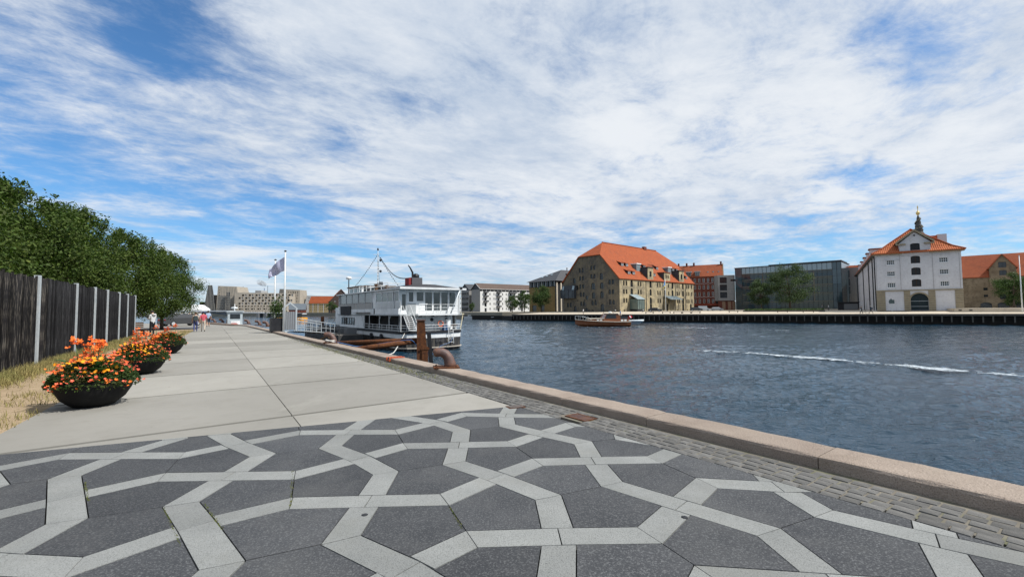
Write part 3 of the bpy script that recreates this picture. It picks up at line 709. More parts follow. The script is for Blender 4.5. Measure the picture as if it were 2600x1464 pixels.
    # masonry loading bays that rise through the eaves
    for x,w,top,gl in ((21.0,4.2,4.6,1),(33.8,5.0,3.2,0),(46.0,4.2,4.6,1)):
        f=Face(e,x-w/2,-.12,0,0); hs=[(w/2-.75,w/2+.75,H+1.0,H+3.2,1)]
        if not gl: hs=[(w/2-1.2,w/2-.4,H+.9,H+2.3,1),(w/2+.4,w/2+1.2,H+.9,H+2.3,1)]
        f.wall([(0,H-.5),(w,H-.5),(w,H+top),(0,H+top)],hs,rubble,.25,'loading_bay_wall')
        for h in hs: f.window(h,'arch',.25)
        yb=(top+.6)/sl+.5
        for sx in (x-w/2,x+w/2-.22): B(sx,sx+.22,.13,yb+1.5,H-.4,H+top).build('bay_cheek',slate,e)
        B(x-w/2-.25,x+w/2+.25,-.4,yb+2,H+top+.002,H+top+.22).build('bay_roof',redtile if not gl else slate,e)
        if gl:
            for k in range(8): B(x-w/2+k*w/7-.03,x-w/2+k*w/7+.03,-.3,-.24,H+top+.23,H+top+1.1).build('railing_post',frame_dark,e)
            B(x-w/2-.1,x+w/2+.1,-.31,-.23,H+top+1.1,H+top+1.18).build('railing',frame_dark,e)
    for x in (17.3,41.5):      # glazed roof turrets
        y=(16.2-H)/sl; B(x-1.3,x+1.3,y-.4,y+3.2,15.6,18.4).build('roof_turret',M('turret_glass',(.12,.17,.19),(.18,.23,.25),.5,rough=.15),rf)
        B(x-1.6,x+1.6,y-.7,y+3.4,18.41,18.8).build('turret_cap',white_paint,rf)
        for k in range(4): B(x-1.3+k*.82,x-1.24+k*.82,y-.46,y-.41,15.6,18.4).build('turret_bar',white_paint,rf)
    # glass porches
    fg=M('porch_glass',(.10,.14,.13),(.16,.20,.18),.4,rough=.1,spec=.7)
    B(6.4,11.2,-3.2,-.05,.9,4.6).build('glass_porch',fg,e)
    MB().extrude([(-3.4,4.62),(-.02,6.4),(-.02,6.25),(-3.4,4.5)],'x',6.2,11.4).build('porch_roof',glass_pale,e)
    for k in range(5): B(6.38+k*1.18,6.46+k*1.18,-3.28,-3.21,.9,4.6).build('porch_bar',frame_dark,e)
    B(6.5,11.1,-3.1,-.06,0,.88).build('porch_base',frame_dark,e)
    MB().extrude([(-3.0,4.8),(-.02,6.2),(-.02,6.1),(-3.0,4.7)],'x',31,41).build('entrance_canopy',glass_pale,e)
    for k in range(11): MB().extrude([(-3.02,4.86),(-.03,6.26),(-.03,6.21),(-3.02,4.81)],'x',31+k-.06,31+k+.06).build('canopy_bar',frame_dark,e)
    for k in (31.2,34.4,37.6,40.8): B(k-.07,k+.07,-2.9,-2.76,0,4.8).build('canopy_post',frame_dark,e)
    # glass box hung on the gable
    f=Face(e,0,D,-math.pi/2); f.bx('glass_bay',-.4,6.6,5.4,8.6,-1.5,-.05,M('bay_glass',(.035,.04,.05),(.06,.07,.08),.5,rough=.12))
    f.poly('glass_bay_roof',[(-.5,8.61),(6.7,8.61),(6.7,10.4),(1.2,10.4)],-1.3,-.04,slate)
    for k in range(4): f.bx('bay_bar',.0+k*1.9,.12+k*1.9,5.4,8.6,-1.57,-1.51,frame_dark)
    for a,b_ in ((.3,1.2),(5.4,6.5)): f.poly('bay_roof_light',[(a,8.7),(b_,8.7),(b_+.3,10.2),(a+.5,10.2)],-1.36,-1.31,glass_pale)
    for zx in (7,10.5,15.5,22): f.bx('wall_anchor',zx,zx+.5,4.2,4.7,-.06,-.01,frame_dark)
warehouse()
# ------------------------------------------------------------------ grey-white warehouse with pediment
def white_warehouse():
    d=Vector((.815,-.58,0)).normalized(); W,D,H=16.0,96,14.2; HR=21.2
    e=bld('grey_white_warehouse',94.2,115,d,'tall pale grey warehouse with pedimented gable, arched gate and chequered red roof',.7)
    fr,lf,rt,bk=faces(e,W,D)
    holes=[];k=[]
    for c in (3.05,12.9):
        for z in (5.9,8.8,11.7):
            holes.append((c-.78,c+.78,z,z+1.15,0)); k.append('pair')
    for z in (5.95,8.85,11.75): holes.append((6.95,8.7,z,z+1.85,.35)); k.append('shutter')
    holes.append((6.55,9.85,.05,4.3,1)); k.append('gate')
    fr.wall([(0,0),(W,0),(W,H),(0,H)],holes,plaster_grey,.28)
    WSTYLE['pair']=(white_paint,glass_dark,4,2,.09)
    gate_m=M('dark_green_gate',(.012,.022,.026),(.02,.03,.034),1)
    for h,kk in zip(holes,k):
        if kk=='gate':
            gt=fr.bx('gate',h[0]+.01,h[1]-.01,.05,4.28,.16,.26,gate_m)
            for z in (1.0,2.3): fr.bx('gate_rail',h[0]+.05,h[1]-.05,z,z+.07,.12,.157,galv,gt)
            fr.bx('gate_gap',8.17,8.23,.1,4.2,.145,.158,black_paint,gt)
        else:
            fr.window(h,kk,.28)
            if kk=='pair': fr.bx('window_sill',h[0]-.12,h[1]+.12,h[2]-.14,h[2]-.01,-.10,-.005,white_paint)
    # rusticated stone base: courses
    xs=[(0,1.7),(5.35,6.5),(9.9,11.1),(14.6,16.0)]
    for a,b_ in xs:
        z=.02
        for c in range(9): fr.bx('stone_course',a-.02,b_+.02,z,z+.50,-.14,-.005,sandstone); z+=.545
    fr.bx('cornice',-.1,W+.1,4.93,5.2,-.22,-.004,sandstone)
    arch=[(8.2+2.0*math.cos(t),2.6+2.0*math.sin(t)) for t in [math.pi*i/10 for i in range(11)]]+[(8.2+1.66*math.cos(t),2.6+1.66*math.sin(t)) for t in [math.pi*i/10 for i in range(10,-1,-1)]]
    n=11
    v=[fr.pt(x,z,dd) for dd in (-.12,-.003) for x,z in arch]; fs=[]
    for i in range(10): a,b_,c,d_=i,i+1,20-i,21-i; fs+=[(a,b_,c,d_),(a+22,d_+22,c+22,b_+22),(a,a+22,b_+22,b_),(d_,c,c+22,d_+22)]
    MB().add(v,fs).build('gate_arch',sandstone,e)
    # shallow, darker grey pilaster edge strips on the plaster
    for x in (.15,4.85,10.9,15.6): fr.bx('pilaster_edge',x,x+.05,5.3,H-.4,-.05,-.004,M('dark_edge_plaster',(.28,.265,.26)))
    for x0,x1,z in ((1.9,5.3,12.6),(11.2,14.6,13.3)): fr.bx('window_hood',x0,x1-.4,z+.2,z+.3,-.12,-.004,plaster_grey)
    # side wall
    holes=[(x,x+.9,z,z+.8,0) for x in [4+8*i for i in range(11)] for z in (3,6.2,9.2,12.0)]
    lf.wall([(0,0),(D,0),(D,H),(0,H)],holes,plaster_grey,.2)
    for h in holes: lf.window(h,'dark',.2)
    for x in (12,48,74,88.5,95.6): lf.bx('downpipe',x,x+.15,.1,H-.2,-.26,-.02,frame_dark)
    rt.wall([(0,0),(D,0),(D,H),(0,H)],[],plaster_grey); bk.wall([(0,0),(W,0),(W,H),(0,H)],[],plaster_grey)
    # eaves cornice split around the central bay, flared hipped roof
    for a,b_ in ((-.55,5.3),(10.5,W+.55)): fr.bx('eaves_cornice',a,b_,H-.02,H+.45,-.6,.2,sandstone)
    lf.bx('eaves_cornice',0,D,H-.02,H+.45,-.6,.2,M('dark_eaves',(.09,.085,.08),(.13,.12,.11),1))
    m=W/2; lev=[(-.75,H+.46),(1.2,H+1.5),(3.2,H+3.2),(m,HR)]
    b=MB(); V=[]
    for i,z in lev:
        y=i*1.0 if i<m else 7.0
        V+= [(i,y,z),(W-i,y,z),(W-i,D-y,z),(i,D-y,z)]
    fs=[]
    for q in range(3):
        for s in range(4): a=q*4+s; c=q*4+(s+1)%4; fs.append((a,c,c+4,a+4))
    b.add(V,fs); rf=b.build('roof',redtile_w,e); so=rf.modifiers.new('t','SOLIDIFY'); so.thickness=.3; so.offset=-1
    MB().tube([(m,7,HR+.08),(m,D-7,HR+.08)],.2,6).build('ridge',redtile2,rf)
    for a,b_ in (((-.75,-.75,H+.5),(m,7,HR+.1)),((W+.75,-.75,H+.5),(m,7,HR+.1))): MB().tube([a,(a[0]+(1.95 if a[0]<m else -1.95),1.2,H+1.58),(a[0]+(3.95 if a[0]<m else -3.95),3.2,H+3.28),b_],.16,5).build('hip_ridge',redtile2,rf)
    # pedimented hoist bay
    bay=Face(e,4.9,-.18,0,0); w=5.8; zt=17.0
    hs=[(2.05,3.85,15.0,16.75,.35)]
    bay.wall([(0,H-.4),(w,H-.4),(w,zt),(w/2,zt+2.6),(0,zt)],hs,plaster_grey,.3,'hoist_bay')
    bay.bx('hatch',2.06,3.84,15.01,16.74,.22,.3,black_paint)
    for p,q in (((-.7,zt-.25),(w/2,zt+2.75)),((w/2,zt+2.75),(w+.7,zt-.25))):
        bay.poly('pediment_moulding',[p,q,(q[0],q[1]+.5),(p[0],p[1]+.5)],-.55,.35,sandstone)
    for a in (-.7,w-1.2): bay.bx('pediment_return',a,a+1.9,zt-.55,zt-.22,-.5,-.005,sandstone)
    bay.bx('oculus',w/2-.18,w/2+.18,zt+1.55,zt+1.85,-.05,-.004,black_paint)
    for sx,y0 in ((4.9,.05),(10.42,.05)): B(sx,sx+.28,y0+.12,6.2,H+.5,zt).build('bay_cheek',plaster_grey,e)
    b=MB(); V=[(4.1,-.5,zt+.05),(7.8,-.5,zt+3.15),(11.5,-.5,zt+.05),(4.1,6.5,zt+.05),(7.8,7.5,zt+3.15),(11.5,6.5,zt+.05)]
    b.add([(v[0],v[1]+.45 if v[1]<0 else v[1],v[2]) for v in V],[(0,1,4,3),(1,2,5,4)]); b.build('bay_roof',redtile_w,e)
    # dormers along the left slope, lift head on the right
    for y in (12,24,38,54,70): B(-.2,2.6,y,y+3.2,H+.5,H+2.9).build('side_dormer',plaster_grey,e); B(-.45,3.6,y-.2,y+3.4,H+2.91,H+3.2).build('dormer_roof',redtile2,e)
    B(11.6,14.4,16,22,H+2,H+6.0).build('lift_head',redtile_w,e); B(14.41,16.3,16.2,21.8,H+1,H+6.3).build('lift_cladding',galv,e)
    fr.bx('hoist_sign',3.0,3.9,2.0,3.0,-.05,-.02,M('small_grey_sign',(.07,.09,.10))) if False else None
white_warehouse()
# ------------------------------------------------------------------ glass office
def glass_office():
    d=Vector((.71,-.70,0)).normalized(); W,D,H=41.8,20,19.9
    e=bld('glass_office',108.1,215,d,'long dark blue glass office block behind the plaza trees',.9)
    B(0.05,W-.05,.35,D,.0,H).build('core',M('office_interior',(.02,.022,.022),(.05,.05,.045),.25,rough=.9),e)
    fr,lf,rt,bk=faces(e,W,D)
    colx=[0,3.0]+[3.0+35.6*i/20 for i in range(1,21)]+[W-1.6,W]
    rows=[0,3.5,7.1,10.7,14.0,16.9,H]
    gl=[M('facade_glass_a',(.012,.028,.038),(.032,.060,.075),.15,rough=.05,spec=.6),M('facade_glass_b',(.03,.045,.045),(.065,.07,.055),.2,rough=.08,spec=.6,metal=.3),M('facade_glass_c',(.03,.06,.075),(.055,.095,.115),.2,rough=.05,spec=.7)]
    cache={}
    for j in range(len(rows)-1):
        for i in range(len(colx)-1):
            w=colx[i+1]-colx[i]; h=rows[j+1]-rows[j]
            tower=i==0 or i>=len(colx)-3
            mi=2 if tower and j>2 else (1 if (i>9 and j<4 and not tower) else 0)
            mat=gl[mi]
            if j==5 and not tower: mat=glass_pale  # top row: its bright sky reflection is put into the pale glass colour
            key=(round(w,3),round(h,3),mat.name)
            if key not in cache: cache[key]=B(.03,w-.03,0,.06,.03,h-.03).mesh('pane',mat)
            link('pane',cache[key],e,(colx[i],.0,rows[j]),(random.uniform(-.004,.004),0,random.uniform(-.004,.004)))
    for x in colx: B(x-.06,x+.06,-.07,.03,0,H).build('mullion',frame_dark,e)
    floor=M('floor_edge',(.12,.115,.09),(.16,.15,.12),.5)
    for z in rows[1:-1]:
        B(3.1,W-3.2,-.10,.10,z-.16,z+.16).build('floor_edge',floor,e)
        B(3.1,W-3.2,-.08,.08,z-.85,z-.72).build('sun_rail',floor,e)
    for x in (12,22,32): B(x-.25,x+.25,-.03,.12,3.5,16.5).build('column',floor,e)
    B(-.3,W+.3,-.35,D+.2,H+.001,H+.3).build('roof_edge',frame_dark,e)
    B(14,W-.2,2.2,D-3,H+.301,H+.9).build('roof_plant',slate,e)
    for f in (lf,rt): f.bx('side_glazing',0,D,0,H,-.02,.3,glass_blue)
glass_office()
# ------------------------------------------------------------------ red brick terrace, concrete infill blocks, kiosk
def others_right():
    d=Vector((.885,-.466,0)).normalized(); W,D,H=27,11,17.1
    p=Vector((104.6,220.8,0))-d*W
    e=bld('red_brick_house',p.x,p.y,d,'dark red brick apartment house with tiled roof behind the stone warehouse',.8)
    fr,lf,rt,bk=faces(e,W,D); holes=[]
    for x in [2+2.05*i for i in range(12)]:
        for z in (3.6,7.1,10.6,14.1): holes.append((x-.42,x+.42,z,z+2.0,0))
    fr.wall([(0,0),(W,0),(W,H),(0,H)],holes,redbrick)
    for h in holes: fr.window(h,'white1',.16)
    for z in (6.5,13.4): fr.bx('string_course',0,W,z,z+.12,-.07,-.004,plaster_white)
    fr.bx('awning',3,W-2,2.55,2.95,-1.2,-.01,M('red_awning',(.38,.09,.055)))
    for x in (24.8,):
        for z in (3.4,7,10.5): fr.bx('balcony',x-.9,x+.9,z,z+1.0,-.9,-.01,frame_dark)
    for f in (lf,rt): f.wall([(0,0),(D,0),(D,H),(D/2,H+6),(0,H)],[],redbrick)
    rf=gable_roof(e,W,D,H,6,redtile2,.25)
    rt.poly('parapet_gable',[(0,H-.1),(D,H-.1),(D/2,H+6.8)],-.35,-.05,M('tan_brick',(.24,.17,.10),(.20,.14,.08),2))
    for x in (6,10,13.5,26.3): B(x-.4,x+.4,D/2-.5,D/2+.5,H+5.2,H+7.6).build('chimney',redbrick,rf)
    for x in (11.5,15.5): 
        B(x-1.1,x+1.1,-.05,3,H+.3,H+2.4).build('dormer',frame_dark,rf); f=Face(rf,x-1.1,-.12,0,H+.4); f.window((.15,2.05,.1,1.8,0),'white',.05,'dormer_window')
        B(x-1.35,x+1.35,-.3,3.4,H+2.41,H+2.7).build('dormer_roof',galv,rf)
    for x in (20,22.5,25): B(x,x+.7,1.6,2.3,H+1.9,H+2.5).build('skylight',glass_pale,rf)
    # pale concrete infill
    A=at(1824.5,780,217); Bp=at(1868,780,216); d=(Bp-A).normalized(); W=(Bp-A).xy.length
    e=bld('concrete_infill_block',A.x,A.y,(d.x,d.y),'pale concrete block with one stack of square windows beside the glass office',.8)
    fr,lf,rt,bk=faces(e,W,14); H=17.0
    hs=[(.9,4.2,z,z+2.9,0) for z in (5.9,9.5,13.1)]+[(5.9,8.2,14.0,14.9,0)]
    fr.wall([(0,4.6),(W,4.6),(W,H),(0,H)],hs,grey_panel,.3)
    for h in hs: fr.window(h,'dark',.3)
    for z in (7.8,10.2,12.6): fr.bx('panel_joint',4.6,W,z,z+.05,-.012,-.004,M('panel_joint',(.15,.145,.14)))
    fr.bx('ground_floor',.1,W-.1,0,4.58,.6,.9,redbrick)
    for x in (1.9,4.5,6.6): fr.bx('shopfront_panel',x,x+1.5,.3,4.2,.5,.59,M('tan_shopfront',(.30,.19,.12),(.24,.15,.10),1))  # flat tan panels set before the brick ground floor
    B(0,W,.9,14,4.6,H).build('body',grey_panel,e)
    # grey block right of the office
    A=at(2140,780,201); Bp=at(2170,780,198); d=(Bp-A).normalized(); W=(Bp-A).xy.length+2
    e=bld('grey_stair_block',A.x,A.y,(d.x,d.y),'narrow grey block with a strip of windows between glass office and pale warehouse',.8)
    fr,lf,rt,bk=faces(e,W,10); H=18.6; hs=[(1.2,3.0,z,z+3.1,0) for z in (7.0,10.6,14.2)]
    fr.wall([(0,0),(W,0),(W,H),(0,H)],hs,grey_panel,.3); [fr.window(h,'dark',.3) for h in hs]; B(0,W,.4,10,0,H).build('body',grey_panel,e)
    A=at(2128,784,150); e=bld('harbour_kiosk',A.x,A.y,(.815,-.58),'low black flat-roofed kiosk with grey panel beside the pale warehouse',.75)
    B(0,5.6,0,3,0,2.45).build('cabin',black_paint,e); B(-.2,5.8,-.4,3.2,2.46,2.72).build('roof',black_paint,e); B(1.6,5.3,-.06,-.01,.15,2.1).build('grey_panel',M('mid_grey_panel',(.16,.165,.17)),e)
    # red-roofed house far behind the pale warehouse
    A=at(2160,760,235); e=bld('red_roofed_house',A.x,A.y,(.82,-.57),'plain brick house with red roof showing between grey block and pale warehouse',.8)
    B(0,14,0,9,0,17).build('wall',redbrick,e); gable_roof(e,14,9,17,6,redtile,.3)
    # brown masonry warehouse at the right edge
    A=at(2440,770,137); d=Vector((.72,-.69,0)).normalized(); W,D,H=48,13,9.7
    e=bld('brown_masonry_warehouse',A.x,A.y,d,'low brown masonry warehouse with gabled hoist dormer at the right edge',.8)
    fr,lf,rt,bk=faces(e,W,D); hs=[]
    sx=lambda zx:(zx-190)/88.0+.8 ; 
    hs=[(4.1,6.5,.1,2.0,.7),(7.6,10.0,.1,2.0,.7),(11.3,13.7,.1,2.0,.7),(15,17.4,.1,2.0,.7),(4.9,5.8,3.6,4.3,0),(4.9,5.8,5.6,6.4,0)]+[(x,x+.9,z,z+.7,0) for x in (16,20,24,28,32) for z in (3.6,5.6)]+[(8.2,9.6,z,z+1.5,.35) for z in (2.9,5.1,7.4)]
    fr.wall([(0,0),(W,0),(W,H),(0,H)],hs,rubble2,.3)
    for h in hs: fr.window(h,'hole' if h[1]-h[0]<2 else 'dark',.3)
    lf.wall([(0,0),(D,0),(D,H),(D/2,H+6.8),(0,H)],[],rubble2); rt.wall([(0,0),(D,0),(D,H),(D/2,H+6.8),(0,H)],[],rubble2)
    gable_roof(e,W,D,H,6.8,redtile2,.3)
    bay=Face(e,6.3,-.35,0,0); w=5.4; z=12.2; hs=[(2.0,3.5,H+.2,H+1.7,.3),(1.9,3.5,z,z+1.6,0)]
    bay.wall([(0,H-3.2),(w,H-3.2),(w,z),(w/2,z+3.9),(0,z)],hs,rubble2,.3,'hoist_bay'); [bay.window(h,'hole',.3) for h in hs]
    b=MB(); V=[(5.9,-.6,z-.3),(9.0,-.6,z+4.05),(12.1,-.6,z-.3),(5.9,5.5,z-.3),(9.0,6.4,z+4.05),(12.1,5.5,z-.3)]
    b.add(V,[(0,1,4,3),(1,2,5,4)]); r=b.build('bay_roof',redtile2,e); so=r.modifiers.new('t','SOLIDIFY'); so.thickness=.25; so.offset=-1
    for sx in (6.3,11.48): B(sx,sx+.22,-.05,4,H-.2,z-.02).build('bay_cheek',rubble2,e)
    # church spire far behind
    D0=400; P=at(2342.5,770,D0)
    e=empty('church_spire',(P.x,P.y,0),0,'twisted dark church spire with gilded ball rising behind the pale warehouse roof','church')
    dk=M('dark_spire_lead',(.055,.055,.06),(.085,.08,.075),.5); gold=M('gilding',(.62,.47,.20),None,rough=.35,metal=.6)
    b=MB(); b.box(-9,9,-9,9,.7,52); b.build('tower',redbrick,e)
    prof=[]; zs=[52+ (84-52)*i/40 for i in range(41)]
    b=MB(); b.lathe([(5.8*(1-(z-52)/33.5)**.9*(1+.10*math.sin(z*1.7))+.25,z) for z in zs],10); b.build('spire',dk,e)
    path=[(math.cos(a)*(5.9*(1-(z-52)/34)**.9+.5),math.sin(a)*(5.9*(1-(z-52)/34)**.9+.5),z) for z,a in ((52+30*i/90,i/90*8*math.pi) for i in range(91))]
    b=MB(); b.tube(path,.55,5); b.build('outer_stair',dk,e)
    for i in range(0,90,2):
        p=path[i]; MB().tube([(p[0],p[1],p[2]),(p[0],p[1],p[2]+1.6)],.12,4).build('stair_baluster',gold,e)
    b=MB(); b.lathe([(.25,83.5),(.5,84.6),(1.25,85.4),(1.5,86.4),(1.25,87.4),(.4,88.3),(.2,89.5)],12); b.build('gilded_ball',gold,e)
    b=MB(); b.tube([(0,0,88),(0,0,93.5)],[.28,.14],6).lathe([(.15,90.3),(.5,90.9),(.35,91.8),(.5,92.4),(.1,93)],8); b.build('finial_figure',gold,e)
others_right()
# ------------------------------------------------------------------ white apartment rows and the ochre block by the canal
def canal_side():
    d=Vector((.77,.64,0)).normalized(); W,D,H=48,9,13.6
    e=bld('white_apartment_row',-18.7,261,d,'long white apartment row with brown roof and dark balconies beside the canal',.6)
    fr,lf,rt,bk=faces(e,W,D); hs=[]
    for x in (7.2,10.2,16.8,19.6,26.5,29.5,35,38,43):
        for z in (1.2,4.2,7.2,10.0): hs.append((x-.32,x+.32,z,z+1.35,0))
    for x in (3.9,13.6,23.2,32.4): 
        for z in (.2,3.2,6.2,9.2): hs.append((x-.75,x+.75,z,z+2.2,0))
    fr.wall([(0,0),(W,0),(W,H-1.4),(0,H-1.4)],hs,plaster_white,.18)
    for h in hs: fr.window(h,'dark',.18)
    fr.bx('attic_band',0,W,H-1.4,H,.0,.3,frame_dark)
    for x in [1.5+2.9*i for i in range(16)]: fr.bx('attic_pier',x,x+.25,H-1.4,H,-.03,-.003,plaster_white)
    for x in (3.9,13.6,23.2,26,32.4):
        for z in (3.1,6.1,9.1,11.6): 
            if (x,z) in ((3.9,3.1),): continue
            fr.bx('balcony',x-1.5,x+1.5,z-.15,z+.75,-1.3,-.01,M('balcony_grey',(.06,.065,.07),(.12,.12,.125),2))
    lf.wall([(0,0),(D,0),(D,H-.2),(0,H-.2)],[],grey_panel)
    lf.wall([(0,H-.2),(D,H-.2),(D/2,H+3.4)],[],slate,name='gable')
    rt.wall([(0,0),(D,0),(D,H),(D/2,H+3.4),(0,H)],[],plaster_white)
    gable_roof(e,W,D,H,3.4,brown_roof,.35); 
    for s in (0,1):
        p,q=((-.4,H-.05),(D/2,H+3.55)) if s==0 else ((D/2,H+3.55),(D+.4,H-.05))
        lf.poly('bargeboard',[p,q,(q[0],q[1]+.25),(p[0],p[1]+.25)],-.5,-.36,plaster_white)
    fr.bx('gutter',-.3,W+.3,H-.1,H+.1,-.5,-.36,plaster_white)
    p=Vector((-18.7,261,0))+Vector((-.64,.77,0))*11.5
    e=bld('grey_apartment_row',p.x,p.y,d,'grey apartment row with peaked gable just behind the white one',.6)
    fr,lf,rt,bk=faces(e,W,D)
    B(0,W,0,D,0,H-.2).build('body',grey_panel,e); lf.wall([(0,H-.2),(D,H-.2),(D/2,H+3.4)],[],slate,name='gable',d0=-.02); gable_roof(e,W,D,H,3.4,slate,.3)
    for z in (2,5,8,11): lf.bx('balcony',1,D-1,z,z+.9,-1.2,-.01,M('balcony_grey',(.06,.065,.07)))
    for z in (1.2,4.2,7.2,10.2): lf.bx('glazing',1.2,D-1.2,z,z+.7,-.05,-.012,glass_dark)
    lf.bx('stair_line',.1,.3,0,H,-.08,-.01,plaster_white)
    # ochre block with dark hipped roof
    A=at(1344,770,206); d=Vector((.67,-.74,0)).normalized(); W,D,H=16.3,24,13.6
    e=bld('ochre_brick_block',A.x,A.y,d,'ochre brick block with dark hipped roof and white fins left of the stone warehouse',.7)
    fr,lf,rt,bk=faces(e,W,D)
    hs=[(2.0,4.6,.3,3.0,0),(7.2,9.6,.3,3.2,0),(5.4,6.6,10.4,11.3,0),(8.6,9.4,10.4,11.3,0)]
    fr.wall([(0,0),(W,0),(W,H-2.3),(0,H-2.3)],hs,ochre,.25); [fr.window(h,'dark',.25) for h in hs]
    fr.bx('attic_glazing',.1,W-.1,H-2.3,H,.25,.4,glass_dark)
    for i in range(13): fr.bx('attic_fin',.4+i*1.28,.55+i*1.28,H-2.3,H,-.05,.24,frame_dark if i%2 else plaster_white)
    fr.bx('attic_sill',-.1,W+.1,H-2.45,H-2.3,-.15,.2,frame_dark)
    rt.bx('side_wall',0,D,0,H,.02,.3,frame_dark)
    for i in range(9): rt.bx('white_fin',.4+i*2.7,1.15+i*2.7,.2,H-.6,-.35,.01,M('cream_fin',(.52,.47,.38),(.46,.41,.33),1))
    lf.wall([(0,0),(D,0),(D,H),(0,H)],[],ochre)
    b=MB(); o=1.0; zr=H+5.4; b.add([(-o,-o,H),(W+o,-o,H),(W+o,D+o,H),(-o,D+o,H),(W-3.5,8,zr),(W-3.5,D-6,zr)],[(0,1,4),(1,2,5,4),(2,3,5),(3,0,4,5),(3,2,1,0)]); rf=b.build('roof',slate,e)
    n=Vector((0,-(zr-H),9)).normalized()
    for k in (6.2,8.2,10.4):
        z=H+2.1+(k-6)*.25; y=-o+(z-H)/(zr-H)*(8+o); B(-.5,.5,-.04,.05,-.45,.45).build('skylight',glass_pale,rf,loc=(k,y-.12,z+.05),rot=(-math.atan2(8+o,zr-H)+math.pi/2-1.5708,0,0))
    B(W-2.5,W+.4,9,16,H+1.2,H+3.6).build('roof_dormer',slate,rf)
    for i in range(5): B(W+.42,W+.46,9.4+i*1.3,10.2+i*1.3,H+1.5,H+3.2).build('dormer_pane',glass_pale,rf)
    MB().lathe([(.35,0),(.35,1.2),(.5,1.3),(.1,1.6)],8,(W-3.5,12,zr-.2)).build('roof_vent',galv,rf)
canal_side()
